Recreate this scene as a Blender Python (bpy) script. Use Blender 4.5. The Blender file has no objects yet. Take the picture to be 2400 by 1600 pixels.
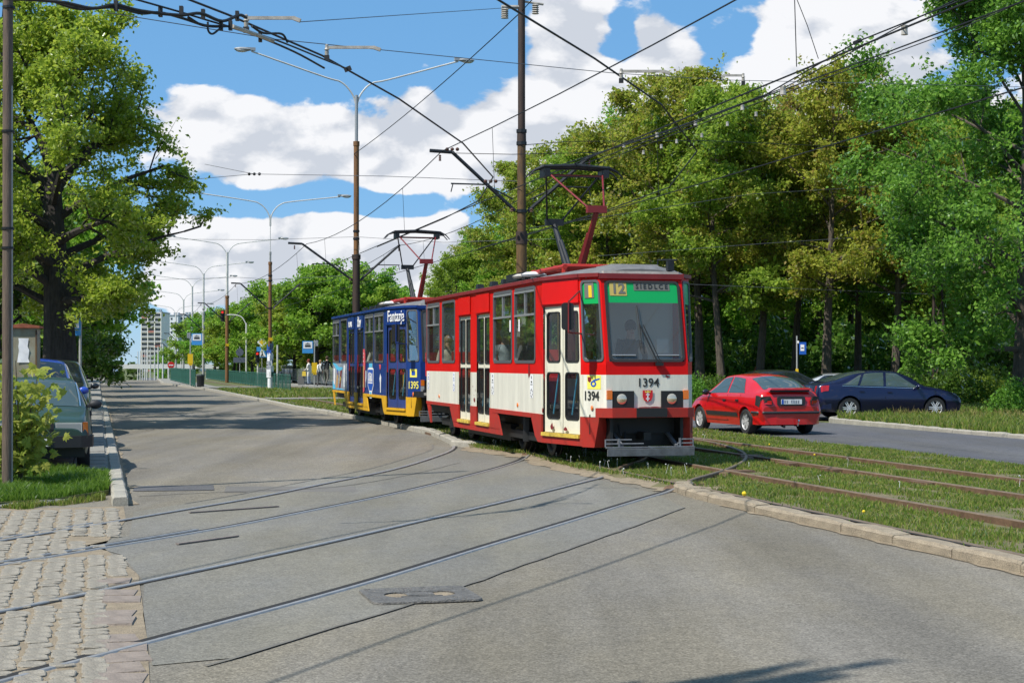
import bpy, bmesh, math, random
import numpy as np
from mathutils import Vector, Matrix, Euler
R = math.radians
sc = bpy.context.scene
COL = sc.collection
# ---------------------------------------------------------------- camera
FPX, HOR = 3700.0, 848.0            # focal length and horizon line in photograph pixels (2400 wide)
PITCH = math.atan((HOR - 800) / FPX)
CAMZ = 1.7
cam_data = bpy.data.cameras.new('camera')
cam_data.lens = FPX / 2400 * 36
cam_data.sensor_width = 36
cam_data.sensor_fit = 'HORIZONTAL'
cam_data.clip_end = 4000
cam = bpy.data.objects.new('camera', cam_data)
COL.objects.link(cam)
cam.location = (0, 0, CAMZ)
cam.rotation_euler = (math.pi / 2 + PITCH, 0, 0)
sc.camera = cam
# ---------------------------------------------------------------- view, sun, sky
sc.view_settings.view_transform = 'Standard'
sc.view_settings.look = 'None'
sc.view_settings.gamma = 1
sc.view_settings.use_curve_mapping = False
sc.view_settings.exposure = 0.3
SUN_EL = R(53)
SUN_H = Vector((-0.80, -0.60, 0)).normalized()
SUN_DIR = (SUN_H * math.cos(SUN_EL) + Vector((0, 0, math.sin(SUN_EL)))).normalized()
sun_data = bpy.data.lights.new('sun', 'SUN')
sun_data.energy = 4.8
sun_data.angle = R(0.5)
sun_data.color = (1.0, 0.955, 0.88)
sun = bpy.data.objects.new('sun', sun_data)
COL.objects.link(sun)
sun.rotation_euler = SUN_DIR.to_track_quat('Z', 'Y').to_euler()


def build_world():
    w = bpy.data.worlds.new('World')
    sc.world = w
    w.use_nodes = True
    nt = w.node_tree
    N, L = nt.nodes, nt.links
    N.clear()

    def nd(t, **kw):
        n = N.new(t)
        for k, v in kw.items():
            setattr(n, k, v)
        return n

    def mth(op, a, b=None, c=None, clamp=False):
        n = nd('ShaderNodeMath', operation=op, use_clamp=clamp)
        for i, s in enumerate((a, b, c)):
            if s is None:
                continue
            if isinstance(s, (int, float)):
                n.inputs[i].default_value = s
            else:
                L.new(s, n.inputs[i])
        return n.outputs[0]

    def vmth(op, a, b):
        n = nd('ShaderNodeVectorMath', operation=op)
        for i, s in enumerate((a, b)):
            if isinstance(s, (tuple, list, Vector)):
                n.inputs[i].default_value = s
            else:
                L.new(s, n.inputs[i])
        return n.outputs[0]

    sky = nd('ShaderNodeTexSky', sky_type='NISHITA')
    sky.sun_disc = False
    sky.sun_elevation = SUN_EL
    sky.sun_rotation = math.atan2(SUN_H.x, SUN_H.y)
    sky.altitude = 1800
    sky.air_density = 1.0
    sky.dust_density = 0.0
    sky.ozone_density = 4.0
    tc = nd('ShaderNodeTexCoord')
    vec = tc.outputs['Generated']
    sep = nd('ShaderNodeSeparateXYZ')
    L.new(vec, sep.inputs[0])
    az = mth('ARCTAN2', sep.outputs[0], sep.outputs[1])
    el = mth('ARCSINE', sep.outputs[2])
    # cloud banks seen up the street: (azimuth, elevation, half width, half height, weight)
    banks = [(0.20, 0.19, 0.17, 0.055, 1.0), (0.055, 0.15, 0.045, 0.055, 0.9), (0.018, 0.205, 0.022, 0.026, 0.5), (0.27, 0.10, 0.12, 0.05, 0.8), (0.10, 0.11, 0.05, 0.03, 0.7),
             (-0.185, 0.150, 0.055, 0.030, 0.85), (-0.125, 0.132, 0.06, 0.030, 0.95), (-0.055, 0.130, 0.05, 0.028, 0.82), (0.0, 0.13, 0.03, 0.03, 0.5),
             (-0.205, 0.066, 0.045, 0.028, 0.95), (-0.13, 0.082, 0.022, 0.016, 0.8), (-0.085, 0.064, 0.045, 0.026, 0.9), (-0.15, 0.045, 0.08, 0.018, 0.75), (-0.02, 0.07, 0.03, 0.03, 0.55),
             (0.070, 0.205, 0.012, 0.030, -0.9), (0.150, 0.240, 0.03, 0.010, -0.7), (-0.17, 0.205, 0.14, 0.030, -1.0), (-0.10, 0.099, 0.13, 0.009, -0.75), (0.005, 0.095, 0.03, 0.012, -0.5), (0.29, 0.205, 0.02, 0.02, -0.6)]
    mask = None
    for a0, e0, wa, we, wt in banks:
        da = mth('DIVIDE', mth('SUBTRACT', az, a0), wa)
        de = mth('DIVIDE', mth('SUBTRACT', el, e0), we)
        r2 = mth('ADD', mth('MULTIPLY', da, da), mth('MULTIPLY', de, de))
        g = mth('MULTIPLY', mth('EXPONENT', mth('MULTIPLY', r2, -0.8)), wt)
        mask = g if mask is None else mth('ADD', mask, g)
    # the view up the street follows those banks; elsewhere the same broken cumulus cover
    fr = mth('SUBTRACT', 1.0, mth('DIVIDE', mth('ADD', mth('POWER', mth('ABSOLUTE', mth('DIVIDE', az, 0.5)), 4.0), mth('POWER', mth('ABSOLUTE', mth('DIVIDE', el, 0.42)), 4.0)), 1.0), clamp=True)
    mp = vmth('MULTIPLY', vec, (1, 1, 1.7))

    def density(v):
        n = nd('ShaderNodeTexNoise')
        n.inputs['Scale'].default_value = 11.0
        n.inputs['Detail'].default_value = 9
        n.inputs['Roughness'].default_value = 0.55
        n.inputs['Distortion'].default_value = 0.15
        L.new(v, n.inputs['Vector'])
        v2 = nd('ShaderNodeTexVoronoi', feature='SMOOTH_F1')
        v2.inputs['Scale'].default_value = 30
        v2.inputs['Smoothness'].default_value = 0.6
        L.new(v, v2.inputs['Vector'])
        b = mth('MULTIPLY', v2.outputs['Distance'], -0.28)
        return mth('ADD', n.outputs['Fac'], b)

    d0 = density(mp)
    d2 = density(vmth('ADD', mp, tuple(Vector((-0.5, -0.2, 0.9)) * 0.012)))
    d1 = density(vmth('ADD', mp, tuple(Vector((-0.5, -0.2, 0.9)) * 0.034)))
    thr_view = mth('MULTIPLY', mth('SUBTRACT', mask, 0.40), 0.38)
    off = mth('ADD', mth('MULTIPLY', fr, thr_view), mth('MULTIPLY', mth('SUBTRACT', 1.0, fr), -0.05))
    cov = mth('ADD', mth('SUBTRACT', d0, 0.41), off)
    ramp = nd('ShaderNodeMapRange', interpolation_type='SMOOTHSTEP')
    ramp.inputs['From Min'].default_value = -0.015
    ramp.inputs['From Max'].default_value = 0.045
    L.new(cov, ramp.inputs['Value'])
    fac = ramp.outputs[0]
    # lit tops, greyer thick undersides
    lit = nd('ShaderNodeMapRange')
    lit.inputs['From Min'].default_value = -0.12
    lit.inputs['From Max'].default_value = 0.05
    L.new(mth('ADD', mth('SUBTRACT', d0, d1), mth('MULTIPLY', mth('SUBTRACT', d0, d2), 0.9)), lit.inputs['Value'])
    cr = nd('ShaderNodeMix', data_type='RGBA')
    cr.inputs[6].default_value = (0.62, 0.665, 0.745, 1)
    cr.inputs[7].default_value = (0.93, 0.94, 0.97, 1)
    L.new(lit.outputs[0], cr.inputs[0])
    bg1 = nd('ShaderNodeBackground')
    bg1.inputs['Strength'].default_value = 0.105
    hs = nd('ShaderNodeHueSaturation')
    hs.inputs['Saturation'].default_value = 1.12
    L.new(sky.outputs[0], hs.inputs['Color'])
    bl = nd('ShaderNodeMix', data_type='RGBA')
    bl.inputs[0].default_value = 0.62
    bl.inputs[7].default_value = (1.45, 3.65, 6.5, 1)
    L.new(hs.outputs[0], bl.inputs[6])
    L.new(bl.outputs[2], bg1.inputs['Color'])
    bg2 = nd('ShaderNodeBackground')
    bg2.inputs['Strength'].default_value = 0.82
    L.new(cr.outputs[2], bg2.inputs['Color'])
    mix = nd('ShaderNodeMixShader')
    L.new(fac, mix.inputs[0])
    L.new(bg1.outputs[0], mix.inputs[1])
    L.new(bg2.outputs[0], mix.inputs[2])
    out = nd('ShaderNodeOutputWorld')
    L.new(mix.outputs[0], out.inputs[0])


build_world()
# ---------------------------------------------------------------- street frame: u up the street, v to the right of the camera
TH = R(14.7)
TS, TC = math.sin(TH), math.cos(TH)


def P(u, v, z=0.0):
    return Vector((-TS * u + TC * v, TC * u + TS * v, z))


def at(px, py, Y):                    # place seen at a photograph pixel (2400 wide), Y metres up the view
    a = (px - 1200) / FPX
    b = (800 - py) / FPX
    r = Vector((a, math.cos(PITCH) - b * math.sin(PITCH), math.sin(PITCH) + b * math.cos(PITCH)))
    q = r * (Y / r.y)
    return Vector((q.x, q.y, CAMZ + q.z))


def gz(u):                            # the street runs level, then drops away behind a crest
    t = min(max((u - 150) / 120, 0), 1)
    return -4.2 * (t * t * (3 - 2 * t))


def u_at(px, v):                      # street distance of a pixel column on the plane v = const
    k = (px - 1200) / FPX
    return v * (TC - TS * k) / (TC * k + TS)


# ---------------------------------------------------------------- objects, tags
def tag(o, label=None, cat=None, group=None, kind=None):
    if label: o['label'] = label
    if cat: o['category'] = cat
    if group: o['group'] = group
    if kind: o['kind'] = kind
    return o


def empty(name, loc=(0, 0, 0), rz=0.0, label=None, cat=None, group=None):
    o = bpy.data.objects.new(name, None)
    o.empty_display_size = 0.2
    COL.objects.link(o)
    o.location = loc
    o.rotation_euler = (0, 0, rz)
    return tag(o, label, cat, group)


def link(name, me, parent=None, loc=None):
    o = bpy.data.objects.new(name, me)
    COL.objects.link(o)
    if parent is not None: o.parent = parent
    if loc is not None: o.location = loc
    return o


KIDS = {}


def copy_tree(o, parent=None):
    c = o.copy()
    COL.objects.link(c)
    if parent is not None: c.parent = parent
    for ch in list(o.children):
        copy_tree(ch, c)
    return c


# ---------------------------------------------------------------- mesh builder
class MB:
    def __init__(s):
        s.v, s.f, s.m = [], [], []
        s.mi = 0

    def add(s, vs, fs, mi=None):
        b = len(s.v)
        s.v.extend([tuple(p) for p in vs])
        s.f.extend([tuple(b + i for i in f) for f in fs])
        s.m.extend([s.mi if mi is None else mi] * len(fs))
        return s

    def quad(s, a, b, c, d, mi=None):
        return s.add([a, b, c, d], [(0, 1, 2, 3)], mi)

    def poly(s, pts, mi=None):
        return s.add(pts, [tuple(range(len(pts)))], mi)

    def box(s, c, d, rot=None, mi=None, taper=1.0):
        hx, hy, hz = d[0] / 2, d[1] / 2, d[2] / 2
        vs = []
        for z, k in ((-hz, 1.0), (hz, taper)):
            for x, y in ((-hx, -hy), (hx, -hy), (hx, hy), (-hx, hy)):
                vs.append(Vector((x * k, y * k, z)))
        if rot is not None:
            M = rot if isinstance(rot, Matrix) else Euler(rot).to_matrix()
            vs = [M @ p for p in vs]
        c = Vector(c)
        vs = [p + c for p in vs]
        return s.add(vs, [(3, 2, 1, 0), (4, 5, 6, 7), (0, 1, 5, 4), (1, 2, 6, 5), (2, 3, 7, 6), (3, 0, 4, 7)], mi)

    def bar(s, a, b, w, h=None, mi=None, up=(0, 0, 1)):
        a, b = Vector(a), Vector(b)
        d = (b - a)
        ln = d.length
        d = d / ln
        x = Vector(up).cross(d)
        if x.length < 1e-4: x = Vector((1, 0, 0))
        x.normalize()
        y = d.cross(x)
        M = Matrix((x, y, d)).transposed()
        return s.box((a + b) / 2, (w, h or w, ln), M, mi)

    def tube(s, pts, r, n=8, mi=None, cap=True):
        pts = [Vector(p) for p in pts]
        rs = r if isinstance(r, (list, tuple)) else [r] * len(pts)
        rings = []
        prev = None
        for i, p in enumerate(pts):
            t = (pts[min(i + 1, len(pts) - 1)] - pts[max(i - 1, 0)])
            if t.length < 1e-9: t = Vector((0, 0, 1))
            t.normalize()
            if prev is None:
                x = t.cross(Vector((0, 0, 1)))
                if x.length < 1e-3: x = t.cross(Vector((0, 1, 0)))
            else:
                x = prev - t * prev.dot(t)
                if x.length < 1e-4: x = t.cross(Vector((0.3, 1, 0.2)))
            x.normalize()
            prev = x
            y = t.cross(x)
            rings.append([p + (x * math.cos(2 * math.pi * k / n) + y * math.sin(2 * math.pi * k / n)) * rs[i] for k in range(n)])
        vs = [q for g in rings for q in g]
        fs = []
        for i in range(len(pts) - 1):
            for k in range(n):
                fs.append((i * n + k, i * n + (k + 1) % n, (i + 1) * n + (k + 1) % n, (i + 1) * n + k))
        if cap:
            fs.append(tuple(range(n - 1, -1, -1)))
            fs.append(tuple((len(pts) - 1) * n + k for k in range(n)))
        return s.add(vs, fs, mi)

    def lathe(s, prof, n=16, c=(0, 0, 0), axis='Z', mi=None):
        c = Vector(c)
        vs = []
        for r, h in prof:
            for k in range(n):
                a = 2 * math.pi * k / n
                if axis == 'Z': q = Vector((r * math.cos(a), r * math.sin(a), h))
                elif axis == 'Y': q = Vector((r * math.cos(a), h, r * math.sin(a)))
                else: q = Vector((h, r * math.cos(a), r * math.sin(a)))
                vs.append(c + q)
        fs = []
        for i in range(len(prof) - 1):
            for k in range(n):
                fs.append((i * n + k, i * n + (k + 1) % n, (i + 1) * n + (k + 1) % n, (i + 1) * n + k))
        return s.add(vs, fs, mi)

    def prism(s, poly, d, mi=None):    # poly: 3D outline, d: extrusion vector
        n = len(poly)
        d = Vector(d)
        a = [Vector(p) for p in poly]
        vs = a + [p + d for p in a]
        fs = [tuple(range(n - 1, -1, -1)), tuple(range(n, 2 * n))]
        fs += [(i, (i + 1) % n, n + (i + 1) % n, n + i) for i in range(n)]
        return s.add(vs, fs, mi)

    def grid(s, rows, mi=None, flip=False):
        nr, nc = len(rows), len(rows[0])
        vs = [p for r_ in rows for p in r_]
        fs = []
        for i in range(nr - 1):
            for j in range(nc - 1):
                f = (i * nc + j, i * nc + j + 1, (i + 1) * nc + j + 1, (i + 1) * nc + j)
                fs.append(f[::-1] if flip else f)
        return s.add(vs, fs, mi)

    def ball(s, c, r, n=10, m=6, mi=None, sq=(1, 1, 1)):
        prof = [(max(1e-4, math.sin(math.pi * i / m)), -math.cos(math.pi * i / m)) for i in range(m + 1)]
        b = len(s.v)
        s.lathe(prof, n, mi=mi)
        for i in range(b, len(s.v)):
            p = s.v[i]
            s.v[i] = (c[0] + p[0] * r * sq[0], c[1] + p[1] * r * sq[1], c[2] + p[2] * r * sq[2])
        return s

    def mesh(s, name, mats, smooth=False, norm=True):
        me = bpy.data.meshes.new(name)
        me.from_pydata(s.v, [], s.f)
        for m in (mats if isinstance(mats, (list, tuple)) else [mats]):
            me.materials.append(m)
        if s.m: me.polygons.foreach_set('material_index', s.m)
        if norm:
            bm = bmesh.new()
            bm.from_mesh(me)
            bmesh.ops.recalc_face_normals(bm, faces=bm.faces)
            bm.to_mesh(me)
            bm.free()
        if smooth:
            me.polygons.foreach_set('use_smooth', [True] * len(me.polygons))
            try: me.set_sharp_from_angle(angle=R(38))
            except Exception: pass
        me.update()
        return me

    def build(s, name, mats, parent=None, smooth=False, loc=None, norm=True):
        return link(name, s.mesh(name, mats, smooth, norm), parent, loc)


def np_mesh(name, verts, faces, mat, k):      # big regular meshes: faces is an (n,k) int array
    me = bpy.data.meshes.new(name)
    nv, nf = len(verts), len(faces)
    me.vertices.add(nv)
    me.vertices.foreach_set('co', np.ascontiguousarray(verts, dtype=np.float32).ravel())
    me.loops.add(nf * k)
    me.loops.foreach_set('vertex_index', np.ascontiguousarray(faces, dtype=np.int32).ravel())
    me.polygons.add(nf)
    me.polygons.foreach_set('loop_start', np.arange(0, nf * k, k, dtype=np.int32))
    me.update(calc_edges=True)
    for m in (mat if isinstance(mat, (list, tuple)) else [mat]):
        me.materials.append(m)
    return me


# ---------------------------------------------------------------- materials
MATS = {}


def mk(name, col, rough=0.6, metal=0.0, var=0.0, scale=6.0, col2=None, bump=0.0, bscale=None, coat=0.0, spec=0.5, stretch=(1, 1, 1), fine=0.0, fscale=90.0, detail=6):
    m = bpy.data.materials.new(name)
    MATS[name] = m
    m.use_nodes = True
    nt = m.node_tree
    N, L = nt.nodes, nt.links
    b = N['Principled BSDF']
    b.inputs['Base Color'].default_value = (*col, 1)
    b.inputs['Roughness'].default_value = rough
    b.inputs['Metallic'].default_value = metal
    b.inputs['Specular IOR Level'].default_value = spec
    if coat:
        b.inputs['Coat Weight'].default_value = coat
        b.inputs['Coat Roughness'].default_value = 0.04
    if var or bump or col2 or fine:
        tc = N.new('ShaderNodeTexCoord')
        mp = N.new('ShaderNodeMapping')
        mp.inputs['Scale'].default_value = stretch
        L.new(tc.outputs['Object'], mp.inputs[0])
        nz = N.new('ShaderNodeTexNoise')
        nz.inputs['Scale'].default_value = scale
        nz.inputs['Detail'].default_value = detail
        nz.inputs['Roughness'].default_value = 0.62
        L.new(mp.outputs[0], nz.inputs['Vector'])
        rp = N.new('ShaderNodeValToRGB')
        rp.color_ramp.elements[0].position = 0.33
        rp.color_ramp.elements[1].position = 0.68
        c2 = col2 or tuple(c * (1 - var) for c in col)
        c1 = col if col2 else tuple(min(1, c * (1 + var * 0.6)) for c in col)
        rp.color_ramp.elements[0].color = (*c2, 1)
        rp.color_ramp.elements[1].color = (*c1, 1)
        L.new(nz.outputs['Fac'], rp.inputs[0])
        src = rp.outputs[0]
        if fine:
            n2 = N.new('ShaderNodeTexNoise')
            n2.inputs['Scale'].default_value = fscale
            n2.inputs['Detail'].default_value = 2
            L.new(mp.outputs[0], n2.inputs['Vector'])
            mr = N.new('ShaderNodeMapRange')
            mr.inputs['From Min'].default_value = 0.3
            mr.inputs['From Max'].default_value = 0.7
            mr.inputs['To Min'].default_value = 1 - fine
            mr.inputs['To Max'].default_value = 1 + fine
            L.new(n2.outputs['Fac'], mr.inputs['Value'])
            mx = N.new('ShaderNodeMix')
            mx.data_type = 'RGBA'
            mx.blend_type = 'MULTIPLY'
            mx.inputs[0].default_value = 1
            L.new(src, mx.inputs[6])
            L.new(mr.outputs[0], mx.inputs[7])
            src = mx.outputs[2]
        L.new(src, b.inputs['Base Color'])
        if bump:
            n3 = N.new('ShaderNodeTexNoise')
            n3.inputs['Scale'].default_value = bscale or scale * 4
            n3.inputs['Detail'].default_value = 5
            L.new(mp.outputs[0], n3.inputs['Vector'])
            bp = N.new('ShaderNodeBump')
            bp.inputs['Strength'].default_value = bump
            bp.inputs['Distance'].default_value = 0.02
            L.new(n3.outputs['Fac'], bp.inputs['Height'])
            L.new(bp.outputs[0], b.inputs['Normal'])
    return m


def mk_leaf(name, cols, trans=0.45, gloss=0.25):
    m = bpy.data.materials.new(name)
    m.use_nodes = True
    nt = m.node_tree
    N, L = nt.nodes, nt.links
    N.clear()
    g = N.new('ShaderNodeNewGeometry')
    oi = N.new('ShaderNodeObjectInfo')
    rp = N.new('ShaderNodeValToRGB')
    els = rp.color_ramp.elements
    els[0].position, els[0].color = 0.0, (*cols[0], 1)
    els[1].position, els[1].color = 1.0, (*cols[-1], 1)
    for i, c in enumerate(cols[1:-1]):
        e = els.new((i + 1) / (len(cols) - 1))
        e.color = (*c, 1)
    L.new(g.outputs['Random Per Island'], rp.inputs[0])
    hs = N.new('ShaderNodeHueSaturation')
    mr = N.new('ShaderNodeMapRange')
    mr.inputs['To Min'].default_value = 0.485
    mr.inputs['To Max'].default_value = 0.515
    L.new(oi.outputs['Random'], mr.inputs['Value'])
    L.new(mr.outputs[0], hs.inputs['Hue'])
    L.new(rp.outputs[0], hs.inputs['Color'])
    d = N.new('ShaderNodeBsdfDiffuse')
    t = N.new('ShaderNodeBsdfTranslucent')
    gl = N.new('ShaderNodeBsdfGlossy')
    gl.inputs['Roughness'].default_value = 0.42
    L.new(hs.outputs[0], d.inputs['Color'])
    h2 = N.new('ShaderNodeHueSaturation')
    h2.inputs['Hue'].default_value = 0.498
    h2.inputs['Value'].default_value = 1.6
    L.new(hs.outputs[0], h2.inputs['Color'])
    L.new(h2.outputs[0], t.inputs['Color'])
    mx = N.new('ShaderNodeMixShader')
    mx.inputs[0].default_value = trans
    L.new(d.outputs[0], mx.inputs[1])
    L.new(t.outputs[0], mx.inputs[2])
    fr = N.new('ShaderNodeFresnel')
    fr.inputs['IOR'].default_value = 1.35
    fm = N.new('ShaderNodeMath')
    fm.operation = 'MULTIPLY'
    fm.inputs[1].default_value = gloss
    L.new(fr.outputs[0], fm.inputs[0])
    m2 = N.new('ShaderNodeMixShader')
    L.new(fm.outputs[0], m2.inputs[0])
    L.new(mx.outputs[0], m2.inputs[1])
    L.new(gl.outputs[0], m2.inputs[2])
    o = N.new('ShaderNodeOutputMaterial')
    L.new(m2.outputs[0], o.inputs[0])
    MATS[name] = m
    return m


def mk_glass(name, tint=(0.45, 0.5, 0.48), refl=1.0, rough=0.02, refl_veil=0.0):
    m = bpy.data.materials.new(name)
    m.use_nodes = True
    nt = m.node_tree
    N, L = nt.nodes, nt.links
    N.clear()
    t = N.new('ShaderNodeBsdfTransparent')
    t.inputs['Color'].default_value = (*tint, 1)
    g = N.new('ShaderNodeBsdfGlossy')
    g.inputs['Roughness'].default_value = rough
    fr = N.new('ShaderNodeFresnel')
    fr.inputs['IOR'].default_value = 1.5
    f2 = N.new('ShaderNodeMath')
    f2.operation = 'MULTIPLY_ADD'
    f2.use_clamp = True
    f2.inputs[1].default_value = refl
    f2.inputs[2].default_value = 0.02
    L.new(fr.outputs[0], f2.inputs[0])
    mx = N.new('ShaderNodeMixShader')
    L.new(f2.outputs[0], mx.inputs[0])
    L.new(t.outputs[0], mx.inputs[1])
    L.new(g.outputs[0], mx.inputs[2])
    o = N.new('ShaderNodeOutputMaterial')
    du = N.new('ShaderNodeBsdfDiffuse')          # even grey film that paints a pale reflection onto the glass
    du.inputs['Color'].default_value = (0.55, 0.56, 0.54, 1)
    m2 = N.new('ShaderNodeMixShader')
    m2.inputs[0].default_value = refl_veil
    L.new(mx.outputs[0], m2.inputs[1])
    L.new(du.outputs[0], m2.inputs[2])
    L.new(m2.outputs[0], o.inputs[0])
    MATS[name] = m
    return m


M = MATS


def mk_asphalt(name, col, lane=0.16, grit=0.5):
    """old road: bands worn along the street, blotches, single light and dark stones"""
    m = bpy.data.materials.new(name)
    MATS[name] = m
    m.use_nodes = True
    nt = m.node_tree
    N, L = nt.nodes, nt.links
    b = N['Principled BSDF']
    b.inputs['Roughness'].default_value = 0.92
    b.inputs['Specular IOR Level'].default_value = 0.2
    tc = N.new('ShaderNodeTexCoord')

    def noise(scale, detail, stretch, rough=0.6):
        mp = N.new('ShaderNodeMapping')
        mp.inputs['Rotation'].default_value = (0, 0, -TH)
        mp.inputs['Scale'].default_value = stretch
        L.new(tc.outputs['Object'], mp.inputs[0])
        n = N.new('ShaderNodeTexNoise')
        n.inputs['Scale'].default_value = scale
        n.inputs['Detail'].default_value = detail
        n.inputs['Roughness'].default_value = rough
        L.new(mp.outputs[0], n.inputs['Vector'])
        return n.outputs['Fac']

    def rng_(x, lo, hi, a=0.3, c=0.7):
        r = N.new('ShaderNodeMapRange')
        r.inputs['From Min'].default_value, r.inputs['From Max'].default_value = a, c
        r.inputs['To Min'].default_value, r.inputs['To Max'].default_value = lo, hi
        L.new(x, r.inputs['Value'])
        return r.outputs[0]

    def mul(x, y):
        q = N.new('ShaderNodeMath')
        q.operation = 'MULTIPLY'
        L.new(x, q.inputs[0])
        L.new(y, q.inputs[1])
        return q.outputs[0]
    k = rng_(noise(1.0, 3, (0.9, 0.05, 1)), 1 - lane, 1 + lane)
    k = mul(k, rng_(noise(0.55, 5, (1, 0.5, 1)), 0.88, 1.10))
    k = mul(k, rng_(noise(5.0, 4, (1, 1, 1)), 0.93, 1.06))
    k = mul(k, rng_(noise(70.0, 2, (1, 1, 1), 0.7), 1 - grit, 1 + grit, 0.25, 0.75))
    vo = N.new('ShaderNodeTexVoronoi')
    vo.inputs['Scale'].default_value = 55
    L.new(tc.outputs['Object'], vo.inputs['Vector'])
    sp = N.new('ShaderNodeSeparateColor')
    L.new(vo.outputs['Color'], sp.inputs[0])
    k = mul(k, rng_(sp.outputs[0], 0.80, 1.22, 0.0, 1.0))
    tint = N.new('ShaderNodeMix')
    tint.data_type = 'RGBA'
    tint.inputs[6].default_value = (*col, 1)
    tint.inputs[7].default_value = (col[0] * 0.97, col[1] * 1.0, col[2] * 1.10, 1)
    L.new(rng_(noise(0.7, 4, (1, 0.3, 1)), 0, 1, 0.4, 0.6), tint.inputs[0])
    vm = N.new('ShaderNodeVectorMath')
    vm.operation = 'SCALE'
    L.new(tint.outputs[2], vm.inputs[0])
    L.new(k, vm.inputs['Scale'])
    L.new(vm.outputs[0], b.inputs['Base Color'])
    bp = N.new('ShaderNodeBump')
    bp.inputs['Strength'].default_value = 0.3
    bp.inputs['Distance'].default_value = 0.01
    L.new(noise(90.0, 3, (1, 1, 1)), bp.inputs['Height'])
    L.new(bp.outputs[0], b.inputs['Normal'])
    return m


TH = R(14.7)
mk_asphalt('asphalt', (0.180, 0.160, 0.123), 0.22)
mk('asphalt_far', (0.165, 0.155, 0.14), 0.9, var=0.14, scale=0.5, bump=0.2, bscale=120, fine=0.22, fscale=120, spec=0.2)
mk_asphalt('asphalt_dark', (0.105, 0.103, 0.103), 0.14, 0.3)
mk_asphalt('asphalt_patch', (0.180, 0.167, 0.134), 0.14, 0.34)
mk('tar', (0.145, 0.135, 0.115), 0.9, var=0.25, scale=5)
mk('paving', (0.25, 0.237, 0.205), 0.9, var=0.2, scale=3, bump=0.3, bscale=60, fine=0.15)
mk('concrete', (0.36, 0.335, 0.28), 0.92, var=0.2, scale=4, bump=0.5, bscale=70, fine=0.3, fscale=110)
mk('kerb_stone', (0.33, 0.27, 0.19), 0.95, var=0.22, scale=7, bump=0.9, bscale=90, fine=0.38, fscale=120)
mk('kerb_pale', (0.34, 0.315, 0.26), 0.92, var=0.18, scale=4, bump=0.4, bscale=60, fine=0.2)
mk('cobble', (0.275, 0.245, 0.195), 0.85, var=0.28, scale=9, bump=0.6, bscale=60, fine=0.2)
mk('cobble_red', (0.245, 0.20, 0.165), 0.85, var=0.25, scale=9, bump=0.5, bscale=60)
mk('sand', (0.27, 0.215, 0.145), 0.97, var=0.25, scale=8, bump=0.6, bscale=90, fine=0.3)
mk('soil', (0.17, 0.135, 0.075), 0.97, var=0.35, scale=1.6, col2=(0.10, 0.105, 0.035), bump=0.6, bscale=40, fine=0.3)
mk('turf', (0.085, 0.115, 0.025), 0.97, var=0.3, scale=1.2, col2=(0.105, 0.10, 0.04), bump=0.6, bscale=40, fine=0.35, fscale=60)
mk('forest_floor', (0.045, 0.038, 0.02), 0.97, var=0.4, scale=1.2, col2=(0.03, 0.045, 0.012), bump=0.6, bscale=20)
mk('steel', (0.36, 0.345, 0.33), 0.5, 0.45, var=0.2, scale=10, stretch=(1, 1, 1))
mk('rail_rust', (0.145, 0.085, 0.048), 0.75, 0.15, var=0.35, scale=8, bump=0.3)
mk('groove', (0.018, 0.016, 0.014), 0.9)
mk('iron', (0.15, 0.14, 0.125), 0.7, 0.2, var=0.35, scale=22, bump=0.8, bscale=60, fine=0.3)
mk('black', (0.012, 0.012, 0.012), 0.55)
mk('rubber', (0.02, 0.02, 0.021), 0.75)
mk('dark_metal', (0.03, 0.032, 0.035), 0.5, 0.5, var=0.3, scale=9)
mk('wire', (0.016, 0.017, 0.018), 0.6, 0.2)
mk('wire_grey', (0.10, 0.105, 0.115), 0.5, 0.4)
mk('pole_brown', (0.055, 0.035, 0.027), 0.7, 0.2, var=0.3, scale=3, stretch=(3, 3, 0.6))
mk('pole_ochre', (0.19, 0.105, 0.03), 0.75, 0.1, col2=(0.055, 0.034, 0.024), scale=2.2, stretch=(5, 5, 0.8))
mk('pole_rust', (0.25, 0.115, 0.035), 0.75, 0.1, col2=(0.13, 0.065, 0.03), scale=2.5, stretch=(5, 5, 0.6))
mk('pole_grey', (0.42, 0.42, 0.40), 0.55, 0.3, var=0.2, scale=2, stretch=(4, 4, 0.6))
mk('pole_pale', (0.58, 0.57, 0.53), 0.65, 0.05, var=0.15, scale=2)
mk('pole_wood', (0.17, 0.125, 0.09), 0.85, 0, col2=(0.085, 0.062, 0.05), scale=5, stretch=(6, 6, 0.5), bump=0.4)
mk('lamp_grey', (0.33, 0.34, 0.34), 0.45, 0.3)
mk('porcelain', (0.40, 0.37, 0.32), 0.3, var=0.3, scale=12)
mk('porcelain_brown', (0.09, 0.035, 0.018), 0.25)
mk('bark', (0.10, 0.08, 0.06), 0.95, var=0.45, scale=6, stretch=(3, 3, 0.7), bump=1.0, bscale=22)
mk('bark_dark', (0.05, 0.042, 0.036), 0.95, var=0.45, scale=6, stretch=(3, 3, 0.6), bump=1.0, bscale=18)
mk('tram_red', (0.62, 0.004, 0.002), 0.45, coat=0.05, spec=0.2, var=0.10, scale=1.6, stretch=(1, 1, 0.5))
mk('tram_red_old', (0.42, 0.022, 0.014), 0.55, scale=3, col2=(0.30, 0.032, 0.022), spec=0.3)
mk('tram_red_trim', (0.20, 0.015, 0.016), 0.5, var=0.2, scale=4)
mk('tram_cream', (0.70, 0.675, 0.57), 0.45, coat=0.08, var=0.13, scale=2.2, stretch=(2.2, 2.2, 0.3), fine=0.05, fscale=30)
mk('door_cream', (0.72, 0.685, 0.54), 0.5, var=0.1, scale=2, stretch=(2, 2, 0.4))
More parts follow.
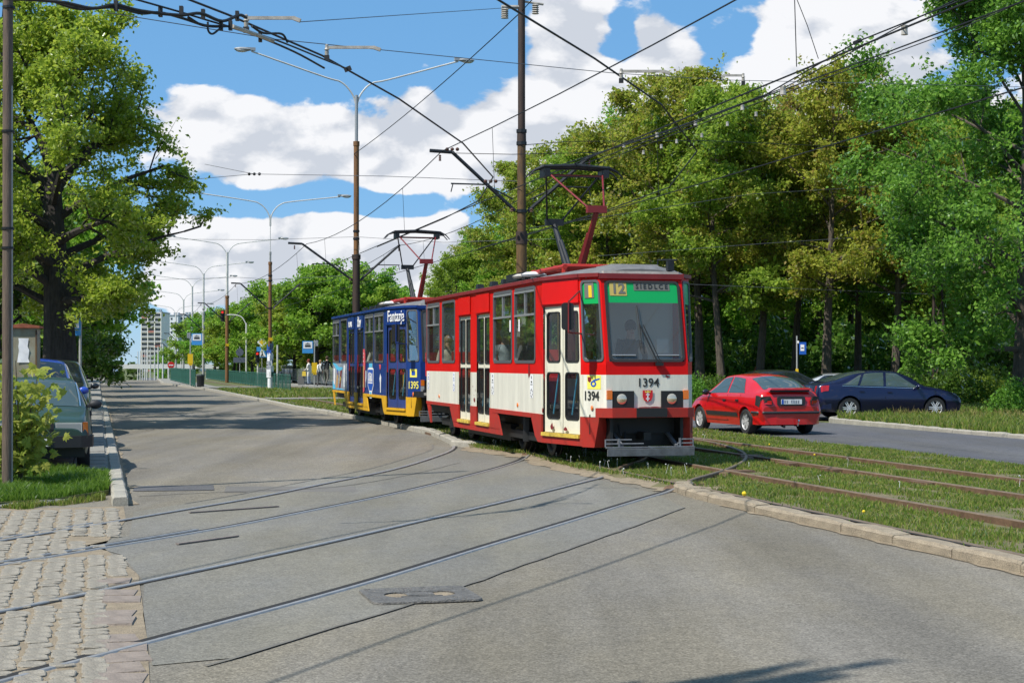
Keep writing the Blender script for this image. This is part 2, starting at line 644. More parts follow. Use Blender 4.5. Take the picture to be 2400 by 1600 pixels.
mk('tram_blue', (0.009, 0.038, 0.19), 0.4, coat=0.1, spec=0.3, var=0.14, scale=2, stretch=(1, 1, 0.6))
mk('door_blue', (0.026, 0.048, 0.18), 0.5, var=0.2, scale=2)
mk('tram_yellow', (0.66, 0.36, 0.012), 0.5, var=0.18, scale=2.5)
mk('step_yellow', (0.60, 0.42, 0.06), 0.7, var=0.35, scale=9)
mk('roof_grey', (0.16, 0.155, 0.15), 0.7, var=0.3, scale=4)
mk('roof_light', (0.50, 0.46, 0.40), 0.7, var=0.3, scale=6)
mk('window_trim', (0.085, 0.088, 0.095), 0.5)
mk('window_alu', (0.42, 0.42, 0.42), 0.4, 0.6)
mk('green_film', (0.0, 0.34, 0.075), 0.4, coat=0.2)
mk('board_yellow', (0.50, 0.38, 0.10), 0.5)
mk('board_grey', (0.14, 0.14, 0.12), 0.5)
mk('print_dark', (0.02, 0.022, 0.02), 0.6)
mk('print_white', (0.80, 0.80, 0.80), 0.5)
mk('print_yellow', (0.80, 0.72, 0.12), 0.5)
mk('print_red', (0.60, 0.015, 0.02), 0.5)
mk('print_blue', (0.01, 0.08, 0.42), 0.5)
mk('print_sky', (0.10, 0.48, 0.72), 0.5)
mk('print_pink', (0.65, 0.09, 0.11), 0.5)
mk('print_tan', (0.55, 0.20, 0.08), 0.55, col2=(0.4, 0.33, 0.12), scale=9)
mk('print_grey', (0.30, 0.32, 0.36), 0.55, var=0.5, scale=12)
mk('orange_lens', (0.75, 0.17, 0.01), 0.2, coat=0.5)
mk('red_lens', (0.45, 0.01, 0.012), 0.15, coat=0.6)
mk('red_lens_dark', (0.10, 0.012, 0.012), 0.15, coat=0.6)
mk('clear_lens', (0.55, 0.55, 0.54), 0.12, 0.3, coat=0.5)
mk('lamp_warm', (0.80, 0.66, 0.48), 0.12, 0.65, coat=0.8)
mk('guard_grey', (0.17, 0.18, 0.195), 0.6, 0.3, var=0.3, scale=9)
mk('plate_rust', (0.20, 0.165, 0.145), 0.8, var=0.3, scale=12)
mk('chrome', (0.75, 0.75, 0.76), 0.12, 1.0)
mk('interior', (0.22, 0.21, 0.19), 0.8)
mk('interior_pale', (0.46, 0.46, 0.42), 0.7)
mk('seat_red', (0.5, 0.02, 0.02), 0.6)
mk('car_red', (0.52, 0.005, 0.006), 0.28, coat=0.7, spec=0.5)
mk('car_navy', (0.006, 0.009, 0.045), 0.3, 0.2, coat=0.6)
mk('car_green', (0.022, 0.055, 0.042), 0.4, 0.15, coat=0.3, var=0.15, scale=2)
mk('car_blue', (0.02, 0.07, 0.42), 0.3, coat=0.6)
mk('car_dark', (0.02, 0.024, 0.028), 0.3, 0.3, coat=0.6)
mk('car_silver', (0.42, 0.44, 0.46), 0.3, 0.6, coat=0.5)
mk('car_glass', (0.012, 0.016, 0.018), 0.04, spec=0.9)
mk('car_glass_pale', (0.05, 0.075, 0.075), 0.05, spec=0.9)
mk('trim_black', (0.022, 0.022, 0.024), 0.6)
mk('alloy', (0.70, 0.70, 0.70), 0.35, 0.4)
mk('rail_head', (0.27, 0.195, 0.13), 0.48, 0.45, var=0.25, scale=5)
mk('hub_grey', (0.5, 0.5, 0.5), 0.4, 0.3)
mk('plate_white', (0.75, 0.75, 0.72), 0.45)
mk('fence_green', (0.028, 0.12, 0.088), 0.55, 0.1, var=0.2, scale=3)
mk('fence_grey', (0.13, 0.15, 0.15), 0.6, 0.2)
mk('sign_blue', (0.05, 0.28, 0.64), 0.45)
mk('sign_blue_deep', (0.01, 0.09, 0.42), 0.45)
mk('sign_back', (0.07, 0.085, 0.12), 0.6)
mk('sign_yellow', (0.72, 0.47, 0.01), 0.5)
mk('sign_red', (0.62, 0.012, 0.015), 0.45)
mk('paper', (0.80, 0.80, 0.80), 0.8, var=0.1, scale=9)
mk('cabinet', (0.29, 0.30, 0.23), 0.8, col2=(0.22, 0.18, 0.11), scale=3, stretch=(2, 2, 1))
mk('roof_rust', (0.30, 0.09, 0.045), 0.85, var=0.3, scale=8)
mk('skin', (0.52, 0.30, 0.21), 0.6)
mk('hair_grey', (0.30, 0.29, 0.28), 0.8)
mk('hair_brown', (0.055, 0.028, 0.013), 0.8)
mk('hair_red', (0.20, 0.035, 0.02), 0.8)
mk('hair_fair', (0.28, 0.17, 0.07), 0.8)
mk('cloth_white', (0.66, 0.65, 0.60), 0.85)
mk('cloth_pale_blue', (0.40, 0.48, 0.52), 0.85)
mk('cloth_brown', (0.075, 0.055, 0.03), 0.85)
mk('cloth_cream', (0.55, 0.49, 0.38), 0.85)
mk('cloth_black', (0.016, 0.016, 0.018), 0.85)
mk('cloth_grey', (0.13, 0.13, 0.13), 0.85)
mk('cloth_camo', (0.12, 0.115, 0.095), 0.85, var=0.5, scale=14)
mk('cloth_jeans', (0.33, 0.40, 0.52), 0.85)
mk('cloth_rose', (0.45, 0.10, 0.08), 0.85)
mk('bag_yellow', (0.70, 0.50, 0.05), 0.7)
mk('wall_white', (0.80, 0.76, 0.67), 0.8, var=0.06, scale=0.2)
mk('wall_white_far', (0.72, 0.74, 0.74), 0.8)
mk('wall_grey', (0.26, 0.30, 0.33), 0.8)
mk('pane_dark', (0.05, 0.06, 0.07), 0.1)
mk('balcony', (0.42, 0.42, 0.40), 0.8)
mk('balcony_red', (0.40, 0.17, 0.13), 0.8)
mk_glass('tram_glass', (0.80, 0.83, 0.81), 0.45, refl_veil=0.02)
mk_glass('screen_glass', (0.74, 0.79, 0.80), 0.9, refl_veil=0.10)
mk_leaf('leaf_maple_fresh', [(0.0672, 0.168, 0.0202), (0.1232, 0.28, 0.0336), (0.1904, 0.3696, 0.056)], 0.42)
mk_leaf('leaf_olive', [(0.1643, 0.2053, 0.0246), (0.2601, 0.3285, 0.0383), (0.3559, 0.4106, 0.0548), (0.2874, 0.2327, 0.0548)], 0.5)
mk_leaf('leaf_olive_green', [(0.1369, 0.219, 0.0246), (0.2327, 0.3354, 0.0383), (0.3285, 0.4243, 0.0548)], 0.5)
mk_leaf('leaf_brown', [(0.2242, 0.1534, 0.0413), (0.2832, 0.2124, 0.0413), (0.3068, 0.2596, 0.0531)], 0.5)
mk_leaf('leaf_street', [(0.1416, 0.2407, 0.0254), (0.2407, 0.354, 0.0354), (0.354, 0.4531, 0.0566)], 0.5)
mk_leaf('leaf_chestnut', [(0.1189, 0.2511, 0.0237), (0.1982, 0.37, 0.037), (0.2908, 0.4493, 0.0595)], 0.5)
mk_leaf('leaf_dark', [(0.0495, 0.11, 0.0143), (0.088, 0.1705, 0.022), (0.143, 0.231, 0.033)], 0.4)
mk_leaf('leaf_yellow', [(0.176, 0.22, 0.0308), (0.2464, 0.2992, 0.044), (0.3168, 0.352, 0.0704), (0.2112, 0.2024, 0.0352)], 0.45)
mk_leaf('blade', [(0.085, 0.135, 0.02), (0.13, 0.205, 0.028), (0.175, 0.24, 0.04), (0.23, 0.235, 0.06), (0.29, 0.25, 0.1)], 0.4, 0.15)
mk_leaf('blade_rich', [(0.055, 0.13, 0.016), (0.095, 0.2, 0.024), (0.14, 0.24, 0.035)], 0.4, 0.15)
mk_leaf('seed_head', [(0.22, 0.22, 0.07), (0.28, 0.26, 0.09), (0.22, 0.17, 0.07)], 0.3, 0.1)
mk('puff', (0.62, 0.62, 0.60), 0.9)
mk('dandelion', (0.75, 0.55, 0.02), 0.8)
rng = np.random.default_rng(7)
rnd = random.Random(11)


# ---------------------------------------------------------------- ground sheets
def strip(name, us, va, vb, z, mat, kind='structure'):     # va, vb: functions or numbers of u
    f = lambda q, u: q(u) if callable(q) else q
    mb = MB()
    rows = [[P(u, f(va, u) + (f(vb, u) - f(va, u)) * t, gz(u) + z) for t in (0, 0.5, 1)] for u in us]
    mb.grid(rows)
    o = mb.build(name, M[mat])
    return tag(o, kind=kind)


def sheet(name, uvs, z, mat, kind='structure', parent=None):
    mb = MB()
    mb.poly([P(u, v, gz(u) + z) for u, v in uvs])
    if z > 0.03:
        for a, b in zip(uvs, uvs[1:] + uvs[:1]):
            mb.quad(P(*a, gz(a[0]) + z), P(*b, gz(b[0]) + z), P(*b, gz(b[0]) - .05), P(*a, gz(a[0]) - .05))
    o = mb.build(name, M[mat], parent)
    if parent is None: tag(o, kind=kind)
    return o


def interp(tab):
    return lambda x: float(np.interp(x, [a for a, _ in tab], [b for _, b in tab]))


US = [-30, -10, 0, 10, 20, 30, 40, 60, 80, 100, 120, 140, 150, 160, 170, 180, 190, 200, 215, 230, 250, 275, 310, 360, 450, 600, 900]
right_kerb = interp([(-30, 7.2), (30, 7.2), (30.4, 6.9), (36, 7.5), (44, 7.5), (52, 7.2), (58, 6.85), (68, 6.8), (95, 6.35), (110, 5.5), (124, 4.75), (140, 5.1), (160, 5.8), (400, 6.5)])
mb = MB()
mb.grid([[P(u, v, gz(u) - 0.06) for v in (-500, -80, -20, -3, 8, 20, 60, 200, 700)] for u in US + [1500, 2500]])
tag(mb.build('ground', M['turf']), kind='structure')
strip('road', US[:-1], -9, 8.2, -0.004, 'asphalt')
strip('far_road', US[:-1], 14.5, 19.85, -0.004, 'asphalt_dark')
# forest floor behind the far verge
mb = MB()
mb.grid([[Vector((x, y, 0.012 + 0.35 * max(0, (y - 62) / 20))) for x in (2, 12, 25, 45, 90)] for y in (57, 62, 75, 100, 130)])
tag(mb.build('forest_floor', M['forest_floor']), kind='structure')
# side lane where the blue liftback waits
mb = MB()
mb.poly([Vector(p) for p in ((8.9, 47.4, 0.001), (11.0, 45.6, 0.001), (13.6, 45.2, 0.001), (30, 44.2, 0.001), (31, 51.6, 0.001), (8.2, 51.6, 0.001))])
tag(mb.build('side_lane', M['asphalt_dark']), kind='structure')


# ---------------------------------------------------------------- tram rails
def catmull(pts, n=10):
    pts = [np.array(p, float) for p in pts]
    ext = [2 * pts[0] - pts[1]] + pts + [2 * pts[-1] - pts[-2]]
    out = []
    for i in range(1, len(ext) - 2):
        p0, p1, p2, p3 = ext[i - 1:i + 3]
        for k in range(n):
            t = k / n
            out.append(0.5 * ((2 * p1) + (-p0 + p2) * t + (2 * p0 - 5 * p1 + 4 * p2 - p3) * t * t + (-p0 + 3 * p1 - 3 * p2 + p3) * t ** 3))
    out.append(ext[-2])
    return np.array(out)


def smooth(pl, k=6):
    pl = pl.copy()
    for _ in range(k):
        pl[1:-1] = 0.25 * pl[:-2] + 0.5 * pl[1:-1] + 0.25 * pl[2:]
    return pl


def offset(pl, d):
    t = np.gradient(pl, axis=0)
    t /= np.linalg.norm(t, axis=1)[:, None]
    n = np.stack([-t[:, 1], t[:, 0]], 1)
    return pl + n * d


VD, VC, VB, VA = 7.61, 9.015, 10.83, 12.265
# the tram's branch leaves the near track, crosses the road and heads off to the lower left; a second one leaves the far track
R1 = smooth(catmull([(11.0, -4.45), (13.6, -2.55), (15.75, -0.89), (18.52, 0.95), (20.1, 2.01), (22.07, 3.1), (24.52, 4.48), (27.75, 5.86), (30.5, 6.83), (34.0, 7.40), (38, 7.56), (42, 7.58)]), 12)
R2 = smooth(catmull([(9.4, -4.0), (11.8, -2.35), (13.87, -0.79), (16.24, 1.14), (17.9, 2.27), (20.0, 3.66), (22.42, 5.06), (26.0, 6.95), (29.6, 8.25), (33.5, 8.83), (37.5, 8.99), (42, 9.015)]), 12)
R3 = smooth(catmull([(7.3, -3.55), (9.4, -2.1), (11.29, -0.64), (14.14, 1.6), (16.0, 2.93), (17.93, 4.3), (20.69, 6.19), (24.02, 8.35), (27.6, 9.95), (31.2, 10.62), (35.5, 10.80), (40, 10.83)]), 12)
R4 = smooth(catmull([(3.6, -4.6), (6.3, -2.5), (8.82, -0.5), (11.71, 1.78), (13.98, 3.36), (16.0, 4.79), (18.93, 6.82), (20.5, 8.01), (22.86, 9.6), (26.0, 11.1), (30.0, 12.0), (34.2, 12.24), (40, 12.265)]), 12)
G2 = 0.7175


def zr(u, v):
    t = min(max((v - 7.1) / 0.9, 0), 1)
    return 0.012 + 0.093 * t * t * (3 - 2 * t)


def rail(parent, pl, inner, w=0.06, street=None, name='rail', gw=0.05, head='steel'):
    """inner: side (+1/-1, along the left normal) of the wheel groove"""
    mb = MB()
    t = np.gradient(pl, axis=0)
    t /= np.linalg.norm(t, axis=1)[:, None]
    n = np.stack([-t[:, 1], t[:, 0]], 1)
    prof = [(-w / 2, -0.11), (-w / 2, -0.012), (-w / 2 + 0.008, 0), (w / 2 - 0.008, 0), (w / 2, -0.012), (w / 2, -0.11)]
    rows = []
    for (u, v), nn in zip(pl, n):
        z = zr(u, v) + gz(u)
        rows.append([P(u + nn[0] * a, v + nn[1] * a, z + h) for a, h in prof])
    b = len(mb.f)
    mb.grid(rows)
    k = len(prof) - 1
    for i in range(b, len(mb.f)):
        hi = zr(*pl[(i - b) // k]) > 0.05
        mb.m[i] = ((3 if hi else 0) if (i - b) % k in (1, 2, 3) else 1)
    # groove and its lip, set a little below the running face
    g0, g1 = inner * w / 2, inner * (w / 2 + gw)
    rows = []
    for (u, v), nn in zip(pl, n):
        z = zr(u, v) + gz(u)
        if z < 0.05 or street:
            rows.append([P(u + nn[0] * a, v + nn[1] * a, z - 0.006) for a in (g0, g1)])
            lip = z
    if len(rows) > 1:
        b = len(mb.f)
        mb.grid(rows)
        for i in range(b, len(mb.f)): mb.m[i] = 2
    return mb.build(name, [M[head], M['rail_rust'], M['groove'], M['rail_head']], parent)


def straight(v, u0=-6, u1=420):
    us = np.concatenate([np.arange(u0, 60, 3.0), np.arange(60, u1, 10.0)])
    return np.stack([us, np.full(len(us), v)], 1)


for nm, vs in (('tram_track', (VD, VC)), ('tram_track', (VB, VA))):
    t = tag(empty(nm), kind='structure')
    rail(t, straight(vs[0]), -1, street=(vs[0] == VD) or None, head='rail_head')
    rail(t, straight(vs[1]), +1, head='rail_head')
for ra, rb in ((R1, R2), (R3, R4)):
    t = tag(empty('branch_track'), kind='structure')
    rail(t, ra, +1, w=0.06, gw=0.035)
    rail(t, rb, -1, w=0.05, gw=0.075)
# check rails beside the branch, old plates let into the road
t = tag(empty('check_rail_set'), kind='structure')
pl = R2
rail(t, offset(pl[(pl[:, 0] > 11.5) & (pl[:, 0] < 16.2)], -0.15), -1, w=0.05, name='check_rail')
pl = R1
rail(t, offset(pl[(pl[:, 0] > 13) & (pl[:, 0] < 17.2)], -0.14), -1, w=0.05, name='check_rail')
mb = MB()
for a, b in (((18.1, 1.0), (18.62, 2.05)), ((15.0, 0.72), (15.55, 1.32))):
    a, b = P(*a, 0.012), P(*b, 0.012)
    mb.bar(a, b, 0.045, 0.012)
o = mb.build('road_plate', M['plate_rust'])
tag(o, kind='structure')
# crossing of branch with straight rails: worn plates
t = tag(empty('crossing_plates'), kind='structure')
for pl in (R2, R3, R4):
    for v0 in (VD, VC, VB):
        i = int(np.argmin(np.abs(pl[:, 1] - v0)))
        if 0 < i < len(pl) - 2 and abs(pl[i, 1] - v0) < 0.1 and pl[i, 0] < 31:
            mb = MB()
            d = pl[i + 1] - pl[i]
            a = math.atan2(d[1], d[0])
            mb.box((0, 0, 0), (1.0, 0.24, 0.05), taper=0.8)
            mb.box((0.16, -0.1, -0.004), (0.8, 0.2, 0.05), rot=(0, 0, -a), taper=0.8)
            o = mb.build('frog_plate', M['rail_rust'], t)
            q = P(pl[i, 0], v0, zr(pl[i, 0], v0) - 0.042)
            o.location = q
            o.rotation_euler = (0, 0, math.pi / 2 + TH - a)
# wooden sleeper ends and stones showing between the rails
t = tag(empty('sleepers'), kind='structure')
mb = MB()
mb.box((0, 0, 0), (0.5, 0.16, 0.09))
me = mb.mesh('sleeper', M['rail_rust'])
for k, (u, v) in enumerate([(21.9, 10.72), (23.4, 10.7), (19.2, 10.75), (14.2, 12.1), (16.9, 12.05), (13.1, 9.1)]):
    o = link('sleeper', me, t, P(u, v, 0.045))
    o.rotation_euler = (0, 0, TH + math.pi / 2 + rnd.uniform(-.1, .1))

# ---------------------------------------------------------------- road patches and tar seams
r1 = offset(R1, -0.42)
r4 = offset(R4, 0.75)


def wob(pl, a, seed):
    g = np.random.default_rng(seed)
    w = g.normal(0, 1, len(pl))
    w = np.convolve(w, np.ones(7) / 7, 'same') * a
    return pl + np.stack([w, w * 0.6], 1)


pa = wob(r1[(r1[:, 1] > 0.4) & (r1[:, 1] < 6.7)], 0.16, 3)
pb = wob(r4[(r4[:, 1] > 0.4) & (r4[:, 1] < 6.7)], 0.3, 4)
poly = [tuple(p) for p in pa[::3]] + [(29.5, 7.02), (19.4, 7.0)] + [tuple(p) for p in pb[::-3]] + [(float(pb[0][0]) + 0.1, 0.3), (10.9, 0.3), (12.6, 0.35), (14.4, 0.2), (15.2, -0.1), (15.9, 0.3), (17.4, 0.36)]
mb = MB()
b = bmesh.new()
f = b.faces.new([b.verts.new(P(u, v, 0.001)) for u, v in poly])
bmesh.ops.triangulate(b, faces=[f])
me = bpy.data.meshes.new('road_patch')
b.to_mesh(me)
b.free()
me.materials.append(M['asphalt_patch'])
tag(link('road_patch', me), kind='structure')


def seam(pl, w, mat='tar', z=0.005, seed=1, jag=0.25):
    g = np.random.default_rng(seed)
    mb = MB()
    rows = []
    t = np.gradient(np.array(pl, float), axis=0)
    t /= np.linalg.norm(t, axis=1)[:, None]
    for (u, v), tt in zip(pl, t):
        a, c = w * g.uniform(1 - jag, 1 + jag), w * g.uniform(1 - jag, 1 + jag)
        rows.append([P(u - tt[1] * a, v + tt[0] * a, z), P(u + tt[1] * c, v - tt[0] * c, z)])
    mb.grid(rows)
    return mb


sm = MB()
for s in (seam(pb, 0.016, seed=2, jag=.6), seam(pa[5:], 0.018, seed=4),
          seam(catmull([(20.6, 0.5), (21.0, 1.6), (21.3, 3.0), (23.2, 4.4), (26.0, 5.9)]), 0.02, seed=6),
          seam(catmull([(33, 0.6), (33.4, 2.0), (32.7, 4.1), (33.2, 6.6)]), 0.012, seed=7)):
    sm.add(s.v, s.f)
tag(sm.build('tar_seams', M['tar']), kind='stuff')
# grit washed against the kerbs
for nm, us, v0, sgn in (('kerb_grit', np.arange(19.4, 70, 0.3), 0.355, 1), ('kerb_grit', np.arange(2, 17.6, 0.25), 7.19, -1)):
    gg = np.random.default_rng(int(v0 * 10))
    mb = MB()
    mb.grid([[P(u, v0, 0.004), P(u, v0 + sgn * (0.025 + abs(gg.normal(0.03, 0.04))), 0.0035)] for u in us])
    tag(mb.build(nm, M['sand']), kind='stuff')
# small square repair by the left kerb
sheet('road_repair', [(21.4, 0.45), (21.3, 1.5), (22.2, 1.55), (22.25, 0.5)], 0.003, 'asphalt_dark')
sheet('road_repair', [(20.9, 1.6), (20.6, 3.3), (21.4, 3.4), (21.9, 1.7)], 0.002, 'asphalt_far')

# drain cover: an iron frame with two dished openings round a bar
cover = empty('drain_cover', P(11.3, 2.27, 0.004), TH, 'worn iron drain cover with two sandy openings set in the foreground road', 'drain cover')
mb = MB()


def dring(hw, hl, rr, n=6):
    out = []
    for cx, cy, a0 in ((hw - rr, hl - rr, 0), (-hw + rr, hl - rr, 90), (-hw + rr, -hl + rr, 180), (hw - rr, -hl + rr, 270)):
        for k in range(n + 1):
            a = R(a0 + 90 * k / n)
            out.append((cx + rr * math.cos(a), cy + rr * math.sin(a)))
    return out


o1, o2 = dring(0.40, 0.36, 0.08), dring(0.26, 0.13, 0.12)
mb.grid([[Vector((x, y, 0.0)) for x, y in o1 + o1[:1]], [Vector((x * 0.99, y * 0.99, 0.012)) for x, y in o1 + o1[:1]], [Vector((x, y, 0.012)) for x, y in o2 + o2[:1]], [Vector((x, y, 0.002)) for x, y in o2 + o2[:1]]])
mb.build('frame', M['iron'], cover)
for sx in (-1, 1):
    mb = MB()
    mb.ball((sx * 0.17, 0, 0.002), 0.1, 12, 6, sq=(0.9, 1.0, 0.09))
    mb.build('sand_fill', M['sand'], cover)
mb = MB()
mb.box((0, 0, 0.010), (0.2, 0.12, 0.008))
mb.box((0, 0.09, 0.008), (0.3, 0.03, 0.008))
mb.box((0, -0.09, 0.008), (0.3, 0.03, 0.008))
mb.build('lid_bar', M['iron'], cover)
mb = MB()
g = np.random.default_rng(5)
for k in range(46):
    x, y = g.uniform(-0.36, 0.36), g.uniform(-0.32, 0.32)
    if abs(x) > 0.3 or abs(y) > 0.17: mb.box((x, y, 0.013), (0.03, 0.03, 0.006), taper=0.7)
tag(mb.build('tread_knobs', M['iron'], cover), kind='stuff')


# ---------------------------------------------------------------- kerbs of single stones
def stone_mesh(name, ln, w, h, mat, seed):
    g = random.Random(seed)
    mb = MB()
    n = 3
    rows = []
    for i in range(n + 1):
        x = -ln / 2 + ln * i / n
        j = lambda s=0.006: g.uniform(-s, s)
        e = 0.012 if i in (0, n) else 0
        rows.append([Vector((x, -w / 2 + j(), -0.12)), Vector((x, -w / 2 + j() + e, h - 0.035 + j())), Vector((x, -w / 2 + 0.03 + j(), h + j() - e)),
                     Vector((x, w / 2 - 0.025 + j(), h + j() - e)), Vector((x, w / 2 + j(), h - 0.03)), Vector((x, w / 2, -0.12))])
    mb.grid(rows)
    mb.poly(rows[0][::-1])
    mb.poly(rows[-1])
    return mb.mesh(name, mat)


def kerb(pl_uv, seg, w, h, mat, name='kerb', flip=False, limit=300, u_parts=80):
    root = tag(empty(name), kind='structure')
    pts = [P(u, v, gz(u)) for u, v in pl_uv]
    vars_ = [stone_mesh('kerb_stone', seg - 0.014, w, h, M[mat], 50 + k) for k in range(4)]
    cum = [0]
    for a, b in zip(pts, pts[1:]): cum.append(cum[-1] + (b - a).length)
    ln = cum[-1]
    k = 0
    far = MB()
    s = 0.0
    while s + seg <= ln + 0.01:
        q = []
        for d in (s, s + seg):
            i = max(j for j in range(len(cum)) if cum[j] <= d + 1e-6)
            i = min(i, len(pts) - 2)
            q.append(pts[i] + (pts[i + 1] - pts[i]) * ((d - cum[i]) / (cum[i + 1] - cum[i])))
        c = (q[0] + q[1]) / 2
        d = q[1] - q[0]
        if c.length < u_parts:
            o = link('kerb_stone', vars_[k % 4], root, c + Vector((0, 0, rnd.uniform(-0.006, 0.006))))
            o.rotation_euler = (rnd.uniform(-.02, .02), -math.asin(max(-1, min(1, d.z / d.length))), math.atan2(d.y, d.x) + rnd.uniform(-.006, .006) + (math.pi if flip else 0))
        else:
            x = d.normalized()
            far.bar(q[0] + Vector((0, 0, h / 2 - 0.05)), q[1] - x * 0.02 + Vector((0, 0, h / 2 - 0.05)), w, h + 0.1)
        s += seg
        k += 1
    if far.f: tag(far.build('far_kerb_stones', M[mat], root), kind='stuff')
    return root


kerb([(-3.6, 7.28), (17.6, 7.28)], 1.06, 0.22, 0.10, 'kerb_stone')
kerb([(17.62, 7.31), (18.6, 7.33), (19.4, 7.42), (19.9, 7.56), (20.2, 7.8)], 0.42, 0.24, 0.10, 'kerb_stone')
rk = [(30.6, 7.35), (30.5, 7.05)] + [(u, right_kerb(u) + 0.1) for u in (31, 33, 36, 40, 44, 48, 52, 58, 63, 68, 75, 82, 88, 95, 102, 110, 117, 124, 132, 140, 150, 160, 175)]
kerb(rk, 1.0, 0.2, 0.12, 'kerb_pale')
kerb([(19.25, 0.26), (170, 0.22)], 1.0, 0.19, 0.12, 'kerb_pale', flip=True)
vk = [(22, 19.95), (30.5, 19.9), (33.5, 19.9), (38.5, 20.25), (41, 20.35), (42.2, 20.65), (42.9, 21.15), (43.2, 21.9), (43.0, 23.0), (42.4, 25.5)]
kerb(vk, 0.8, 0.16, 0.10, 'kerb_pale')
kerb([(53, 19.9), (140, 19.9)], 1.0, 0.16, 0.10, 'kerb_pale')

# left pavement of slabs, and the low edging in front of the green car's grass
pv = tag(empty('pavement'), kind='structure')
sheet('paving_base', [(24.1, -4), (24.1, 0.17), (60, 0.17), (150, 0.13), (150, -4)], 0.075, 'paving', parent=pv)
sl = []
for k in range(3):
    mb = MB()
    mb.box((0, 0, 0), (0.49, 0.49, 0.05), taper=0.985)
    sl.append(mb.mesh('slab', M['paving']))
for i in range(56):
    for j in range(5):
        u, v = 24.4 + i * 0.505, -0.12 - j * 0.505
        if v < -1.4 and u > 40: continue
        o = link('paving_slab', sl[(i + j) % 3], pv, P(u, v, 0.078 + rnd.uniform(-0.006, 0.006)))
        o.rotation_euler = (rnd.uniform(-.012, .012), rnd.uniform(-.012, .012), TH + rnd.uniform(-.01, .01))
sheet('verge_ground', [(19.35, -6), (19.35, -1.15), (19.75, -0.5), (20.9, 0.14), (24.2, 0.16), (24.2, -6)], 0.06, 'turf')
kerb([(19.05, -4.0), (19.2, -1.5), (19.6, -0.75), (20.0, -0.2)], 0.55, 0.1, 0.055, 'concrete', name='edging')

# ---------------------------------------------------------------- cobbles beside the branch rails
cob = tag(empty('cobblestone_paving'), kind='structure')
sheet('sand_bed', [(7.5, -9), (7.5, 0.25), (10, 0.3), (13, 0.32), (15, 0.05), (17.5, 0.3), (19.2, 0.3), (19.1, -9)], 0.001, 'sand', parent=cob)
cv = []
for k in range(5):
    g = random.Random(k)
    mb = MB()
    n = 8
    ring = lambda s, z: [Vector((math.copysign(abs(math.cos(a)) ** 0.55, math.cos(a)) * 0.082 * s * g.uniform(.93, 1.06), math.copysign(abs(math.sin(a)) ** 0.55, math.sin(a)) * 0.072 * s * g.uniform(.93, 1.06), z + g.uniform(-.002, .002)))
                         for a in [2 * math.pi * (i + .5) / n for i in range(n)]]
    r0, r1_, r2 = ring(1, -0.004), ring(0.98, 0.0065), ring(0.86, 0.011)
    mb.grid([r0 + r0[:1], r1_ + r1_[:1], r2 + r2[:1]])
    mb.poly(r2)
    cv.append(mb.mesh('cobble', M['cobble']))
allr = np.concatenate([R1, R2, R3, R4])
cands = []
for i in range(75):
    for j in range(34):
        u = 8.0 + i * 0.152 + (0.076 if j % 2 else 0)
        v = 0.16 - j * 0.168
        u += rnd.uniform(-.02, .02)
        v += rnd.uniform(-.015, .015)
        q = P(u, v)
        px = 1200 + FPX * q.x / q.y
        if px < -60 or u > 18.9: continue
        if 14.3 < u < 15.9 and v > -0.25 - abs(u - 15.0) * 0.5 + 0.3: continue
        if u < 13 and v > 0.05: continue
        if np.min((allr[:, 0] - u) ** 2 + (allr[:, 1] - v) ** 2) < 0.0125: continue
        cands.append((u, v))
cands.sort()
rest = MB()
for k, (u, v) in enumerate(cands):
    me = cv[rnd.randrange(5)]
    z = rnd.uniform(-0.005, 0.004)
    if k < 285:
        o = link('cobblestone', me, cob, P(u, v, z))
        o.rotation_euler = (rnd.uniform(-.06, .06), rnd.uniform(-.06, .06), TH + rnd.uniform(-.12, .12) + math.pi / 2)
        o.scale = (rnd.uniform(.94, 1.1), rnd.uniform(.98, 1.14), 1)
    else:
        q = P(u, v, z)
        a = TH + math.pi / 2 + rnd.uniform(-.12, .12)
        rest.add([q + Matrix.Rotation(a, 3, 'Z') @ p.co for p in me.vertices], [tuple(p.vertices) for p in me.polygons])
if rest.f: tag(rest.build('small_cobbles', M['cobble'], cob, smooth=True), kind='stuff')
bm_ = []
for k in range(3):
    g = random.Random(90 + k)
    mb = MB()
    pts = [(-.15, -.13), (.14, -.14), (.155, .12), (-.14, .135)]
    a = [Vector((x + g.uniform(-.02, .02), y + g.uniform(-.02, .02), -.02)) for x, y in pts]
    c = [Vector((p.x * 0.93, p.y * 0.93, 0.011)) for p in a]
    mb.grid([a + a[:1], c + c[:1]])
    mb.poly(c)
    bm_.append(mb.mesh('border_stone', M['cobble_red']))
for k in range(14):
    if k in (6, 9, 12): continue
    o = link('border_stone', bm_[k % 3], cob, P(8.4 + k * 0.325, 0.12 + rnd.uniform(-.05, .05), rnd.uniform(-.006, .002)))
    o.rotation_euler = (rnd.uniform(-.03, .03), 0, TH + rnd.uniform(-.15, .15) + math.pi / 2)

